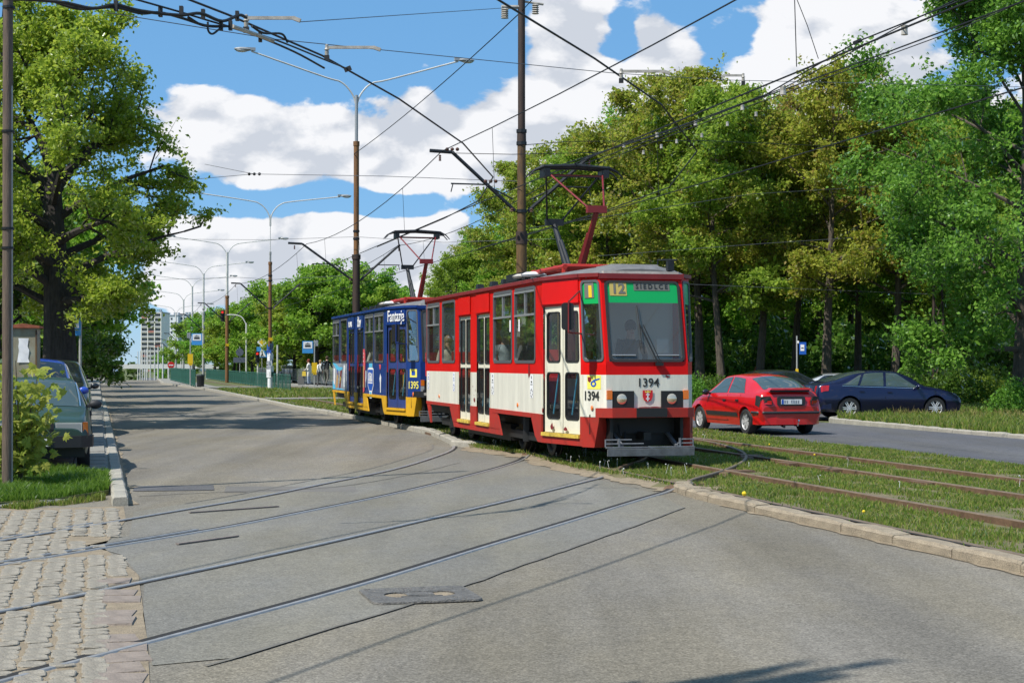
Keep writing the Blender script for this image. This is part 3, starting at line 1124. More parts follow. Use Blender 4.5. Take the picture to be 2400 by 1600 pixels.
# ---------------------------------------------------------------- median and verge soil
MEDP = [(7.46, .065), (7.55, .03), (8.0, .035), (8.6, .035), (9.05, .022), (9.5, .05), (10.3, .05), (10.78, .022), (11.5, .035), (12.3, .022), (12.8, .05), (14.2, .045), (14.62, .004)]
med = [(-10, 7.42), (17.7, 7.42), (18.6, 7.5), (19.3, 7.62), (19.8, 7.35), (21.5, 7.3), (23.3, 7.12), (25.2, 7.2), (27.2, 7.38), (29.5, 6.98), (30.5, 7.12), (33, 7.5), (36, 7.62), (44, 7.6), (52, 7.3), (58, 6.97), (68, 6.92), (95, 6.48)]
mb = MB()
rows = []
g = np.random.default_rng(3)
for i in range(len(med) - 1):
    (u0, v0), (u1, v1) = med[i], med[i + 1]
    n = max(1, int((u1 - u0) / 0.4)) if 17 < u0 < 31 else 3
    for k in range(n):
        t = k / n
        j = g.normal(0, 0.05) if 19.4 < u0 < 30 else 0
        u, v = u0 + (u1 - u0) * t, v0 + (v1 - v0) * t + j
        edge = 0.003 if 19.4 < u < 30.4 else 0.07
        rows.append([P(u, v, edge)] + [P(u, max(q, v + .04 + k * .01), h if q > v + .2 else min(h, edge + .02)) for k, (q, h) in enumerate(MEDP)])
rows.append([P(95, 6.48, .05)] + [P(95, q, h) for q, h in MEDP])
mb.grid(rows)
tag(mb.build('median', M['soil']), kind='structure')
strip('far_median', [95, 110, 130, 150, 160, 170, 180, 190, 200, 215, 230, 250, 300, 420], lambda u: right_kerb(u) + 0.2, 14.6, 0.05, 'turf')
# sandy worn edge where the road meets the grass
ed = MB()
g = np.random.default_rng(12)
rows = []
for u in np.arange(19.3, 30.6, 0.22):
    v = float(np.interp(u, [a for a, _ in med], [b for _, b in med]))
    rows.append([P(u, v - abs(g.normal(0.12, 0.09)) - 0.03, 0.0045), P(u, v + 0.25 + g.uniform(0, .15), 0.056)])
ed.grid(rows)
tag(ed.build('sandy_edge', M['sand']), kind='structure')
# paths across the tracks by the stop
for uu in ((70.0, 72.0), (104, 106.5)):
    sheet('track_crossing_path', [(uu[0], 7.3), (uu[0], 14.4), (uu[1], 14.4), (uu[1], 7.3)], 0.085, 'paving')
sheet('tram_platform', [(94, 12.75), (92, 14.4), (170, 14.4), (170, 12.75)], 0.2, 'paving')
sheet('tram_platform', [(97, 6.5), (97, 7.2), (150, 7.2), (150, 5.6), (140, 5.3), (124, 4.95), (110, 5.7)], 0.16, 'paving')
# verge island inside the side lane, and the grass strip beyond it
isl = [(12, 20.0), (30.5, 19.95), (33.5, 19.95), (38.5, 20.3), (41, 20.4), (42.1, 20.7), (42.75, 21.2), (43.0, 21.95), (42.9, 22.9), (40.5, 27), (36, 38), (12, 40)]
sheet('verge_ground', isl, 0.06, 'turf')
mb = MB()
mb.poly([Vector(p) for p in ((6.5, 51.7, .02), (34, 51.7, .02), (40, 57, .02), (3, 57, .02))])
tag(mb.build('verge_ground', M['turf']), kind='structure')
mb = MB()
mb.poly([Vector(p) for p in ((13.2, 44.9, .07), (32, 43.4, .07), (32, 44.4, .07), (13.0, 45.4, .07))])
tag(mb.build('path', M['paving']), kind='structure')
# ---------------------------------------------------------------- trams
RAILZ = 0.105
U_FRONT, V_TRK = 23.3, 8.2975
FONT = None


def text_mesh(body, size, mat, name, bold=0.0, ext=0.002, xs=1.0):
    cu = bpy.data.curves.new(name, 'FONT')
    cu.body = body
    cu.size = size
    cu.align_x, cu.align_y = 'CENTER', 'CENTER'
    cu.extrude = ext
    cu.offset = bold
    cu.resolution_u = 3
    o = bpy.data.objects.new(name, cu)
    COL.objects.link(o)
    bpy.context.view_layer.update()
    dg = bpy.context.evaluated_depsgraph_get()
    me = bpy.data.meshes.new_from_object(o.evaluated_get(dg))
    bpy.data.objects.remove(o)
    for v in me.vertices: v.co.x *= xs
    me.materials.clear()
    me.materials.append(mat)
    me.name = name
    return me


# plan of the side wall: distance behind the front -> half width, and the tail's taper
HW = interp([(0, 0.675), (0.45, 0.915), (1.80, 1.2), (11.25, 1.2), (12.9, 0.86)])


def frontx(z):                       # rake of the front above the bumper
    return 0.0 if z < 1.55 else (z - 1.55) * 0.215


def shear(p, z):                     # the raked front pulls the first metre of wall with it
    return p + frontx(z) * max(0, 1 - p / 0.9)


def W(p, z, side=-1, out=0.0):      # a point on the wall, local tram axes (x forward = -p)
    y = HW(p)
    e = 0.01
    dy = (HW(p + e) - HW(p - e)) / (2 * e)
    n = Vector((dy, 1, 0)).normalized()        # outward for the +y wall in (x=-p) axes
    return Vector((-shear(p, z), side * y, z)) + Vector((n.x, side * n.y, 0)) * out


BRK = [0.0, 0.45, 1.80, 11.25, 12.9]


def wall_patch(mb, p0, p1, z0, z1, side, out=0.0, mi=None):
    ps = [p0] + [b for b in BRK if p0 < b < p1] + [p1]
    for a, b in zip(ps, ps[1:]):
        zs = [z0] + ([1.55] if z0 < 1.55 < z1 and a < 0.9 else []) + [z1]
        for c, d in zip(zs, zs[1:]):
            mb.quad(W(a + 1e-4, c, side, out), W(b - 1e-4, c, side, out), W(b - 1e-4, d, side, out), W(a + 1e-4, d, side, out), mi)


WIN = [(9.86, 11.16), (8.36, 9.60), (3.74, 5.09), (2.20, 3.56)]
DOORS = [(6.97, 7.99), (5.40, 6.44)]
FDOOR = (0.52, 1.76)
Z_SILL, Z_HEAD, Z_DB, Z_DT, Z_SK, Z_CR, Z_ROOF = 1.585, 2.865, 0.45, 2.50, 0.735, 1.395, 2.95


def rounded(pa, pb, za, zb, r, n=4):
    out = []
    for cx, cz, a0 in ((pb - r, zb - r, 0), (pa + r, zb - r, 90), (pa + r, za + r, 180), (pb - r, za + r, 270)):
        for k in range(n + 1):
            a = R(a0 + 90 * k / n)
            out.append((cx + r * math.cos(a), cz + r * math.sin(a)))
    return out


def frame_ring(mb, side, pa, pb, za, zb, w, out0, out1, r=0.06, mi=None):
    o, i = rounded(pa, pb, za, zb, r), rounded(pa + w, pb - w, za + w, zb - w, max(0.012, r - w * 0.6))
    rows = []
    for ring, out in ((o, out0), (o, out1), (i, out1), (i, out0 - 0.02)):
        rows.append([W(p, z, side, out) for p, z in ring + ring[:1]])
    mb.grid(rows, mi)


SEATS = (12.2, 11.5, 10.8, 9.4, 6.8, 5.75, 3.9, 2.8)


def build_tram(name, label, u_front, S):
    """S: colours and markings. Local axes: x forward (towards us), y left, z up from the railhead."""
    q = P(u_front, V_TRK, RAILZ)
    T = empty(name, q, TH - math.pi / 2, label, 'tram')
    up, lo, sk = M[S['upper']], M[S['lower']], M[S['skirt']]
    # --- body shell in paint bands, with real openings
    mb = MB()
    opens = [(a, b, Z_SILL, Z_HEAD) for a, b in WIN] + [(a, b, Z_DB, Z_DT) for a, b in DOORS]
    for side in (-1, 1):
        op = list(opens) + ([(FDOOR[0], FDOOR[1], Z_DB, Z_DT)] if side < 0 else [(0.75, 1.7, Z_SILL, Z_HEAD)]) + [(0.06, 0.42, 1.63, 2.86)]
        if side > 0: op = [o for o in op if o[3] != Z_DT] + [(6.0, 7.6, Z_SILL, Z_HEAD)]
        op += [(11.4, 12.7, Z_SILL, Z_HEAD)]
        xs = sorted({0.0, 12.9, *[o[0] for o in op], *[o[1] for o in op]})
        zs = sorted({Z_SK, Z_CR, Z_ROOF, Z_DB, *[o[2] for o in op], *[o[3] for o in op]})
        for a, b in zip(xs, xs[1:]):
            for c, d in zip(zs, zs[1:]):
                pm, zm = (a + b) / 2, (c + d) / 2
                if any(o[0] < pm < o[1] and o[2] < zm < o[3] for o in op): continue
                if zm < Z_SK: continue
                wall_patch(mb, a, b, c, d, side, 0.0, 0 if zm > Z_CR else 1)
    # front and tail
    F = lambda y, z: Vector((-frontx(z), y, z))
    fw = 0.675
    for z0, z1, mi in ((0.86, Z_CR, 1), (Z_CR, 1.60, 0)):
        mb.quad(F(-fw, z0), F(fw, z0), F(fw, z1), F(-fw, z1), mi)
    mb.quad(F(-fw, 1.60), F(-0.62, 1.60), F(-0.62, 2.87), F(-fw, 2.87), 0)
    mb.quad(F(0.62, 1.60), F(fw, 1.60), F(fw, 2.87), F(0.62, 2.87), 0)
    mb.quad(F(-fw, 2.87), F(fw, 2.87), F(fw, Z_ROOF), F(-fw, Z_ROOF), 0)
    for z0, z1, mi in ((Z_SK, Z_CR, 1), (Z_CR, 1.6, 0), (2.85, Z_ROOF, 0)):
        mb.quad(W(12.9, z0, -1), W(12.9, z0, 1), W(12.9, z1, 1), W(12.9, z1, -1), mi)
    mb.quad(W(12.9, 1.6, -1), W(12.9, 1.6, -1) + Vector((0, .15, 0)), W(12.9, 2.85, -1) + Vector((0, .15, 0)), W(12.9, 2.85, -1), 0)
    mb.quad(W(12.9, 1.6, 1), W(12.9, 1.6, 1) - Vector((0, .15, 0)), W(12.9, 2.85, 1) - Vector((0, .15, 0)), W(12.9, 2.85, 1), 0)
    mb.build('body_shell', [up, lo], T)
    # --- roof: shallow dome with a red or blue gutter
    mb = MB()
    ps = [0.02, 0.45, 1.1, 1.8, 4, 7, 11.25, 12.1, 12.9]
    rows = []
    for p in ps:
        w = HW(p) + 0.03
        x = -shear(p, 2.95) + (0.02 if p < 0.1 else 0)
        e = 0.55 if p in (0.02, 12.9) else 1
        rows.append([Vector((x, w * t, 2.955 + 0.20 * e * (1 - abs(t) ** 2.4))) for t in (-1, -.9, -.7, -.4, 0, .4, .7, .9, 1)])
    mb.grid(rows)
    mb.poly([v for v in rows[0]])
    mb.build('roof', M['roof_grey'], T, smooth=True)
    mb = MB()
    for side in (-1, 1):
        pts = [(0.0), 0.45, 1.8, 5, 8, 11.25, 12.9]
        for a, b in zip(pts, pts[1:]):
            pa, pb = W(a, 2.95, side, 0.022), W(b, 2.95, side, 0.022)
            mb.bar(pa + Vector((0, 0, 0.012)), pb + Vector((0, 0, 0.012)), 0.05, 0.06)
    mb.box((-frontx(2.93) + 0.012, 0, 2.945), (0.06, 2 * fw + 0.06, 0.08))
    mb.build('gutter', M[S['trim']], T)
    mb = MB()
    mb.box((-frontx(2.93) - 0.26, 0, 3.0), (0.55, 1.25, 0.05))
    mb.build('front_roof_lip', M['roof_light'], T)
    mb = MB()
    mb.box((-1.15, 0.05, 3.12), (0.95, 0.9, 0.09), taper=0.85)
    mb.build('front_roof_box', M['roof_grey'], T)
    mb = MB()
    mb.tube([(-0.9, 0.5, 3.17), (-0.9, 0.5, 3.25), (-0.35, 0.62, 3.22)], 0.012, 5)
    mb.box((-0.33, 0.5, 3.12), (0.1, 0.1, 0.16))
    mb.build('roof_aerial', M['dark_metal'], T)
    for p in (7.4, 6.5, 8.6):
        mb = MB()
        mb.box((-p, -0.62, 3.16), (0.22, 0.14, 0.09), taper=0.8)
        mb.build('roof_hatch', M['dark_metal'], T)
    for k, p in enumerate((4.65, 5.3)):
        mb = MB()
        mb.lathe([(0.05, 0), (0.06, 0.08), (0.22, 0.10), (0.24, 0.13), (0.15, 0.17), (0.001, 0.185)], 14, (-p, -0.55, 3.07))
        mb.build('roof_vent', M['paper' if k == 0 else 'roof_light'], T, smooth=True)
    mb = MB()
    mb.box((-5.6, -0.2, 3.2), (1.4, 0.9, 0.14))
    mb.build('resistor_box', M['dark_metal'], T)
    # --- skirts with the slanting wheel cut-outs
    mb = MB()

    def skirt(poly, side=-1, out=0.012, mi=0):
        mb.prism([W(p, z, side, out) for p, z in poly], Vector((0, -side * 0.03, 0)), mi)
    ZS = 0.27
    for side in (-1, 1):
        skirt([(11.22, Z_SK), (10.86, Z_SK), (10.72, ZS), (10.80, ZS)], side)
        skirt([(11.22, Z_SK), (8.75, Z_SK), (8.70, 0.67), (11.2, 0.67)], side, 0.018)
        if side < 0:
            skirt([(8.9, Z_SK), (7.99, Z_SK), (7.99, 0.36), (8.52, 0.36)], side)
            skirt([(6.95, Z_SK), (6.46, Z_SK), (6.46, 0.36), (6.95, 0.36)], side)
            skirt([(5.38, Z_SK), (4.86, Z_SK), (4.55, 0.36), (5.38, 0.36)], side)
            skirt([(8.52, 0.38), (4.56, 0.38), (4.47, ZS), (8.42, ZS)], side)
        else:
            skirt([(8.9, Z_SK), (4.86, Z_SK), (4.47, ZS), (8.42, ZS)], side)
        skirt([(5.1, Z_SK), (2.42, Z_SK), (2.40, 0.66), (5.08, 0.66)], side, 0.018)
        if side < 0:
            skirt([(2.50, Z_SK), (1.80, Z_SK), (1.80, 0.36), (2.2, 0.36)], side)
            skirt([(1.80, 0.36), (1.80, ZS), (2.02, ZS), (2.2, 0.36)], side)
            mb.quad(W(1.80, 0.38, side, .012), W(0.45, 0.38, side, .012), W(0.45, ZS, side, .012), W(1.80, ZS, side, .012))
        else:
            skirt([(2.50, Z_SK), (1.82, Z_SK), (1.82, ZS), (2.02, ZS)], side)
            mb.quad(W(1.80, Z_SK, side, .012), W(0.45, Z_SK, side, .012), W(0.45, ZS, side, .012), W(1.80, ZS, side, .012))
        mb.poly([W(0.52, Z_SK, side, .012), W(0.45, Z_SK, side, .012), W(0.45, ZS, side, .012), W(0.52, ZS, side, .012)])
        a, b = W(0.45, 0, side, .012), W(0.12, 0, side, .012)
        pts = [Vector((a.x, a.y, 0.73)), Vector((b.x, b.y, 0.73)), Vector((b.x - 0.12, b.y * 1.06, 0.26)), Vector((a.x, a.y, 0.26))]
        mb.poly(pts)
        mb.quad(pts[1], pts[2], pts[2] + Vector((-.05, -side * .25, 0)), pts[1] + Vector((-.05, -side * .12, 0)))
    mb.build('skirt', sk, T)
    # --- wheels, bogies, underframe
    for ax in (2.65, 4.55, 8.65, 10.45):
        for side in (-1, 1):
            mb = MB()
            mb.lathe([(0.001, 0.0), (0.2, 0.0), (0.24, 0.035), (0.30, 0.04), (0.327, 0.03), (0.327, -0.06), (0.35, -0.07), (0.35, -0.09), (0.001, -0.09)], 20, axis='Y')
            w = mb.build('wheel', M['dark_metal'], T, smooth=True, loc=(-ax, side * 0.76, 0.327))
            if side > 0: w.rotation_euler = (0, 0, math.pi)
            w.location.y = side * 0.76
            if side < 0: w.rotation_euler = (0, 0, math.pi)
            mb = MB()
            mb.lathe([(0.001, 0.16), (0.075, 0.15), (0.10, 0.11), (0.12, 0.0)], 10, axis='Y')
            mb.box((0, 0.03, 0.1), (0.2, 0.08, 0.12))
            mb.build('axle_box', M['pole_ochre'], w, smooth=True)
    mb = MB()
    for c in (3.6, 9.55):
        mb.box((-c, 0, 0.36), (2.5, 1.35, 0.2))
        for side in (-1, 1):
            mb.box((-c, side * 0.92, 0.30), (2.3, 0.1, 0.14))
            mb.tube([(-c, side * 0.95, 0.2), (-c, side * 0.95, 0.62)], 0.09, 8)
    mb.box((-6.5, 0, 0.62), (12.4, 1.7, 0.3))
    mb.box((-6.5, 0, 0.3), (3.4, 1.9, 0.3))
    mb.build('underframe', M['black'], T)
    # --- windows of the near side and of the far side
    gl = M['tram_glass']
    for side in (-1, 1):
        for k, (a, b) in enumerate(WIN + [(11.4, 12.7)]):
            mb = MB()
            frame_ring(mb, side, a - .01, b + .01, Z_SILL - .012, Z_HEAD + .012, 0.05, -0.005, 0.012, 0.09)
            fr = mb.build('window', M['window_trim'], T)
            mb = MB()
            wall_patch(mb, a + 0.02, b - 0.02, Z_SILL + .02, Z_HEAD - .02, side, -0.012)
            mb.build('pane', gl, fr)
            if k != 1:
                mb = MB()
                for z in (2.40, 2.80):
                    mb.bar(W(a + .03, z, side, .004), W(b - .03, z, side, .004), 0.035)
                c = (a + b) / 2
                mb.bar(W(c, 2.40, side, .002), W(c, 2.80, side, .002), 0.022)
                mb.build('vent_bar', M['window_alu'], fr)
        if side > 0:
            for a, b in ((6.0, 7.6), (0.75, 1.7)):
                mb = MB()
                frame_ring(mb, side, a, b, Z_SILL, Z_HEAD, 0.05, -0.005, 0.012, 0.08)
                fr = mb.build('window', M['window_trim'], T)
                mb = MB()
                wall_patch(mb, a + 0.02, b - 0.02, Z_SILL + .02, Z_HEAD - .02, side, -0.012)
                mb.build('pane', gl, fr)
        # cab corner light
        mb = MB()
        frame_ring(mb, side, 0.03, 0.44, 1.60, 2.885, 0.035, -0.004, 0.014, 0.07)
        fr = mb.build('cab_window', M['window_trim'], T)
        mb = MB()
        wall_patch(mb, 0.05, 0.42, 1.62, 2.51 if S['band'] else 2.87, side, -0.008)
        mb.build('pane', gl, fr)
        if S['band']:
            mb = MB()
            mb.poly([W(p, z, side, -0.004) for p, z in ((0.05, 2.51), (0.42, 2.51), (0.42, 2.83), (0.38, 2.87), (0.09, 2.87), (0.05, 2.83))])
            mb.build('destination_band', M['green_film'], fr)
    mb = MB()
    mb.quad(W(12.9, 1.62, -1) + Vector((.002, .16, 0)), W(12.9, 1.62, 1) + Vector((.002, -.16, 0)), W(12.9, 2.84, 1) + Vector((.002, -.16, 0)), W(12.9, 2.84, -1) + Vector((.002, .16, 0)))
    mb.build('rear_window', gl, T)
    # --- doors: four narrow leaves and the two wide leaves of the front door
    dm = M[S['door']]

    def leaf(a, b, out=-0.03, wide=False):
        mb = MB()
        s = -1
        m_ = 0.05 if not wide else 0.085
        holes = [(0.62, 1.47), (1.57, 2.43)] if not wide else [(0.68, 1.42), (1.60, 2.40)]
        zz = [Z_DB, holes[0][0], holes[0][1], holes[1][0], holes[1][1], Z_DT]
        for i in range(5):
            if i in (1, 3):
                for p0, p1 in ((a, a + m_), (b - m_, b)): wall_patch(mb, p0, p1, zz[i], zz[i + 1], s, out)
            else: wall_patch(mb, a, b, zz[i], zz[i + 1], s, out)
        d = mb.build('door', dm, T)
        for h0, h1 in holes:
            mb = MB()
            frame_ring(mb, s, a + m_ - .012, b - m_ + .012, h0 - .012, h1 + .012, 0.026, out - .004, out + 0.012, 0.075 if wide else 0.05)
            f_ = mb.build('rubber_seal', M['black'], d)
            mb = MB()
            mb.poly([W(p, z, s, out - .006) for p, z in rounded(a + m_, b - m_, h0, h1, 0.06, 3)])
            mb.build('pane', gl, d)
        mb = MB()
        rail_a = W(b - m_ - 0.10, 0.75, s, out - 0.06)
        rail_b = W(a + m_ + 0.16, 1.40, s, out - 0.06)
        mb.tube([rail_a, rail_b], 0.016, 6)
        mb.build('grab_rail', M['print_sky'], d)
    for a, b in DOORS:
        c = (a + b) / 2
        leaf(a + .01, c - .006)
        leaf(c + .006, b - .01)
    c = (FDOOR[0] + FDOOR[1]) / 2
    leaf(FDOOR[0] + .01, c - .008, wide=True)
    leaf(c + .008, FDOOR[1] - .01, wide=True)
    for a, b in DOORS + [FDOOR]:
        mb = MB()
        mb.bar(W(a, 0.415, -1, 0.0), W(b, 0.415, -1, 0.0), 0.09, 0.055)
        mb.build('door_step', M[S['step']], T)
        mb = MB()
        mb.poly([W(a - .01, 2.555, -1, .014), W(b + .01, 2.555, -1, .014), W(b + .01, 2.90, -1, .014), W(a - .01, 2.90, -1, .014)])
        mb.bar(W(a - .03, 2.55, -1, .015), W(b + .03, 2.55, -1, .015), 0.03)
        mb.build('header_panel', up, T)
    for p in (0.47, 1.80, 5.35, 6.46, 6.92, 8.03):
        mb = MB()
        wall_patch(mb, p - 0.025, p + 0.025, Z_SK, Z_CR, -1, 0.004)
        mb.build('door_post', M['window_trim' if S['band'] is None else 'door_cream'], T)
    # --- windscreen
    mb = MB()
    o = rounded(-0.625, 0.625, 1.595, 2.875, 0.09, 5)
    i = rounded(-0.585, 0.585, 1.635, 2.84, 0.06, 5)
    mb.grid([[F(y, z) + Vector((d, 0, 0)) for y, z in ring + ring[:1]] for ring, d in ((o, 0.0), (o, 0.022), (i, 0.022), (i, -0.02))])
    ws = mb.build('windscreen', M['rubber'], T)
    mb = MB()
    top = 2.525 if S['band'] else 2.84
    pts = [(y, min(z, top)) for y, z in rounded(-0.60, 0.60, 1.62, 2.855, 0.06, 5)]
    pts = [q_ for k, q_ in enumerate(pts) if k == 0 or q_ != pts[k - 1]]
    mb.poly([F(y, z) + Vector((0.006, 0, 0)) for y, z in pts])
    mb.build('pane', M['screen_glass'], ws)
    if S['band']:
        mb = MB()
        mb.poly([F(y, z) + Vector((0.006, 0, 0)) for y, z in [(-.60, 2.525), (.60, 2.525)] + [q_ for q_ in rounded(-0.60, 0.60, 1.62, 2.855, 0.06, 5) if q_[1] > 2.6]])
        mb.build('destination_band', M['green_film'], ws)
    # the front is drawn in the plane of the screen: +y is to the viewer's right here
    def on_front(me, name, y, z, mat=None, off=0.005, parent=None):
        ob = link(name, me, parent or T)
        rk_ = math.atan(0.215) if z > 1.55 else 0
        ob.matrix_local = Matrix.Translation(F(y, z) + Vector((off, 0, 0))) @ Matrix.Rotation(-rk_, 4, 'Y') @ Matrix(((0, 0, 1, 0), (1, 0, 0, 0), (0, 1, 0, 0), (0, 0, 0, 1)))
        return ob

    def board(name, y0, y1, z0, z1, mat, off=0.011, parent=None):
        mb = MB()
        mb.poly([F(y0, z0) + Vector((off, 0, 0)), F(y1, z0) + Vector((off, 0, 0)), F(y1, z1) + Vector((off, 0, 0)), F(y0, z1) + Vector((off, 0, 0))])
        return mb.build(name, M[mat], parent or T)

    def on_wall(me, name, p, z, side=-1, off=0.008, parent=None):
        ob = link(name, me, parent or T)
        e = 0.02
        t = (W(p - e, z, side) - W(p + e, z, side)).normalized()
        n = (W(p, z, side, 1) - W(p, z, side, 0)).normalized()
        up_ = n.cross(t).normalized() if side > 0 else Vector((0, 0, 1))
        M4 = Matrix((t, Vector((0, 0, 1)), n)).transposed().to_4x4()
        ob.matrix_local = Matrix.Translation(W(p, z, side, off)) @ M4
        return ob

    def wall_sticker(name, p0, p1, z0, z1, mat, off=0.006, parent=None):
        mb = MB()
        wall_patch(mb, p0, p1, z0, z1, -1, off)
        return mb.build(name, M[mat], parent or T)
    if S['band']:
        b_ = board('route_board', -0.54, -0.26, 2.635, 2.86 - .01, 'board_yellow', 0.012)
        on_front(text_mesh('12', 0.235, M['board_grey'], 'route_number', 0.006), 'route_number', -0.40, 2.742, off=0.016, parent=b_)
        b_ = board('destination_board', -0.14, 0.46, 2.72, 2.845, 'board_grey', 0.012)
        on_front(text_mesh('S I E D L C E', 0.108, M['print_dark'], 'destination_text', 0.002, xs=0.93), 'destination_text', 0.16, 2.782, off=0.016, parent=b_)
        b_ = wall_sticker('side_route_board', 0.16, 0.36, 2.60, 2.85, 'board_grey', 0.003)
        wall_sticker('side_route_number', 0.20, 0.27, 2.61, 2.80, 'sign_yellow', 0.007, b_)
    # wipers
    mb = MB()
    w0 = F(0.16, 1.58) + Vector((0.05, 0, 0))
    w1 = F(-0.10, 2.18) + Vector((0.05, 0, 0))
    mb.tube([w0, w1], 0.012, 5)
    mb.tube([w0 + Vector((0, 0.05, 0)), w1 + Vector((0, 0.06, 0.0))], 0.008, 5)
    mb.tube([F(-0.12, 2.48) + Vector((0.04, 0, 0)), w1, F(-0.085, 1.80) + Vector((0.04, 0, 0))], 0.009, 5)
    mb.box(F(0.19, 1.56) + Vector((0.03, 0, 0)), (0.05, 0.12, 0.05))
    mb.build('wiper', M['black'], T)
    for y in (-0.38, 0.34):
        mb = MB()
        mb.tube([F(y - .19, 1.70) + Vector((0.02, 0, 0)), F(y + .19, 1.70) + Vector((0.02, 0, 0))], 0.012, 6)
        mb.build('screen_rail', M['window_alu'], T)
    # lights in black boxes
    for y0, y1, yc in ((-0.575, -0.228, -0.43), (0.222, 0.575, 0.395)):
        mb = MB()
        mb.box((0.01, (y0 + y1) / 2, 1.012), (0.035, y1 - y0, 0.265))
        hb = mb.build('headlight', M['black'], T)
        mb = MB()
        mb.lathe([(0.001, 0.02), (0.05, 0.018), (0.075, 0.006), (0.082, 0.0)], 16, (0.027, yc, 1.02), 'X')
        mb.build('lens', M['lamp_warm'], hb, smooth=True)
        s = -1 if yc < 0 else 1
        mb = MB()
        mb.box((0.012, s * 0.63, 1.085), (0.05, 0.085, 0.14))
        mb.build('indicator', M['orange_lens'], T)
        mb = MB()
        mb.box((0.012, s * 0.63, 0.94), (0.045, 0.085, 0.13))
        mb.build('tail_light', M['clear_lens'], T)
    # bumper, buffer plate, dark front well, life guard
    mb = MB()
    mb.prism([Vector((0.03, -0.75, 0.735)), Vector((0.14, -0.62, 0.735)), Vector((0.17, 0, 0.735)), Vector((0.14, 0.62, 0.735)), Vector((0.03, 0.75, 0.735)), Vector((-0.10, 0.82, 0.735)), Vector((-0.10, -0.82, 0.735))], (0, 0, 0.145))
    mb.build('bumper', M['tram_red_old' if S['band'] else 'dark_metal'], T)
    mb = MB()
    mb.prism([Vector((0.10, -0.235, 0.742)), Vector((0.185, -0.235, 0.742)), Vector((0.19, 0.26, 0.742)), Vector((0.10, 0.26, 0.742))], (0, 0, 0.14))
    mb.build('coupler_plate', M['black'], T)
    mb = MB()
    mb.box((-0.42, 0, 0.52), (0.1, 1.36, 0.5))
    for s in (-1, 1): mb.box((-0.18, s * 0.58, 0.5), (0.3, 0.05, 0.5))
    mb.tube([(-.18, -0.42, 0.62), (-.12, -0.40, 0.45), (-.14, -0.33, 0.36), (-.2, -0.3, 0.5)], 0.022, 6)
    mb.box((-0.2, 0.0, 0.44), (0.4, 0.12, 0.12))
    mb.build('coupler_well', M['black'], T)
    mb = MB()
    mb.box((0.17, 0, 0.20), (0.03, 1.42, 0.11), rot=(0, 0.12, 0))
    mb.box((0.13, 0, 0.275), (0.08, 1.44, 0.02))
    for s, l in ((-1, 0.62), (1, 0.26)):
        mb.tube([(0.10, s * 0.72, 0.33), (0.10, s * (0.72 - l), 0.33)], 0.012, 6)
        mb.tube([(0.07, s * 0.72, 0.39), (0.07, s * (0.72 - l * 0.7), 0.39)], 0.012, 6)
        mb.box((0.1, s * 0.5, 0.34), (0.03, 0.03, 0.14))
        mb.tube([(0.1, s * 0.72, 0.28), (0.1, s * 0.72, 0.4)], 0.012, 6)
        mb.bar((0.1, s * 0.45, 0.28), (-0.4, s * 0.45, 0.5), 0.05)
    mb.build('life_guard', M['guard_grey'], T)
    # mirror on two stays
    mb = MB()
    mb.box((0, 0, 0), (0.07, 0.20, 0.40))
    mp_ = W(0.62, 2.30, -1, 0.34) + Vector((0.55, 0, 0))
    mb = MB()
    o = rounded(-0.095, 0.095, -0.21, 0.21, 0.05, 4)
    mb.prism([Vector((0.03, y, z)) for y, z in o], (-0.07, 0, 0))
    mi_ = mb.build('mirror', M['black'], T, loc=mp_)
    mi_.rotation_euler = (0, 0, -0.25)
    mb = MB()
    mb.tube([W(0.48, 2.72, -1, 0), mp_ + Vector((0.05, 0, 0.22))], 0.014, 6)
    mb.tube([mp_ + Vector((0.05, 0, 0.24)), mp_ + Vector((0.05, 0, -0.25))], 0.012, 6)
    mb.tube([mp_ + Vector((0.05, 0, -0.25)), W(0.46, 2.04, -1, 0)], 0.014, 6)
    mb.build('mirror_stay', M[S['trim']], T)
    # --- interior
    mb = MB()
    mb.box((-7.0, 0, 0.86), (10.6, 2.1, 0.06))
    mb.box((-0.95, 0, 0.86), (1.5, 1.4, 0.06))
    mb.box((-6.4, 0, 2.93), (11.8, 1.7, 0.03))
    mb.build('floor_and_ceiling', M['interior'], T)
    mb = MB()
    mb.quad((-1.82, 1.10, 0.9), (-1.82, -0.25, 0.9), (-1.82, -0.25, 2.9), (-1.82, 1.10, 2.9))
    mb.box((-0.42, 0.05, 1.25), (0.25, 1.05, 0.7))
    mb.box((-0.50, 0.42, 1.85), (0.1, 0.2, 0.22))
    mb.build('cab_partition', M['interior_pale'], T)
    mb = MB()
    for p in SEATS:
        mb.box((-p, -0.78, 1.30), (0.42, 0.42, 0.06))
        mb.box((-p - 0.2, -0.78, 1.56), (0.05, 0.42, 0.5))
        mb.box((-p, -0.78, 1.08), (0.08, 0.3, 0.4))
        mb.box((-p, 0.78, 1.30), (0.42, 0.42, 0.06))
        mb.box((-p - 0.2, 0.78, 1.56), (0.05, 0.42, 0.5))
    mb.build('seats', M['seat_red'], T)
    mb = MB()
    for p in (8.2, 6.8, 5.2, 2.3, 3.4):
        mb.tube([(-p, -0.45, 0.9), (-p, -0.45, 2.9)], 0.018, 6)
    mb.build('grab_poles', M['sign_yellow'], T)
    # --- pantograph
    pc = 3.9
    pk = M['dark_metal']
    pan = tag(link('pantograph', None, T))
    mb = MB()
    for s in (-1, 1):
        mb.tube([(-pc - 1.1, s * 0.5, 3.24), (-pc + 1.1, s * 0.5, 3.24)], 0.045, 8)
        for x in (-1.05, 1.05): mb.tube([(-pc + x, s * 0.5, 3.08), (-pc + x, s * 0.5, 3.22)], 0.05, 8)
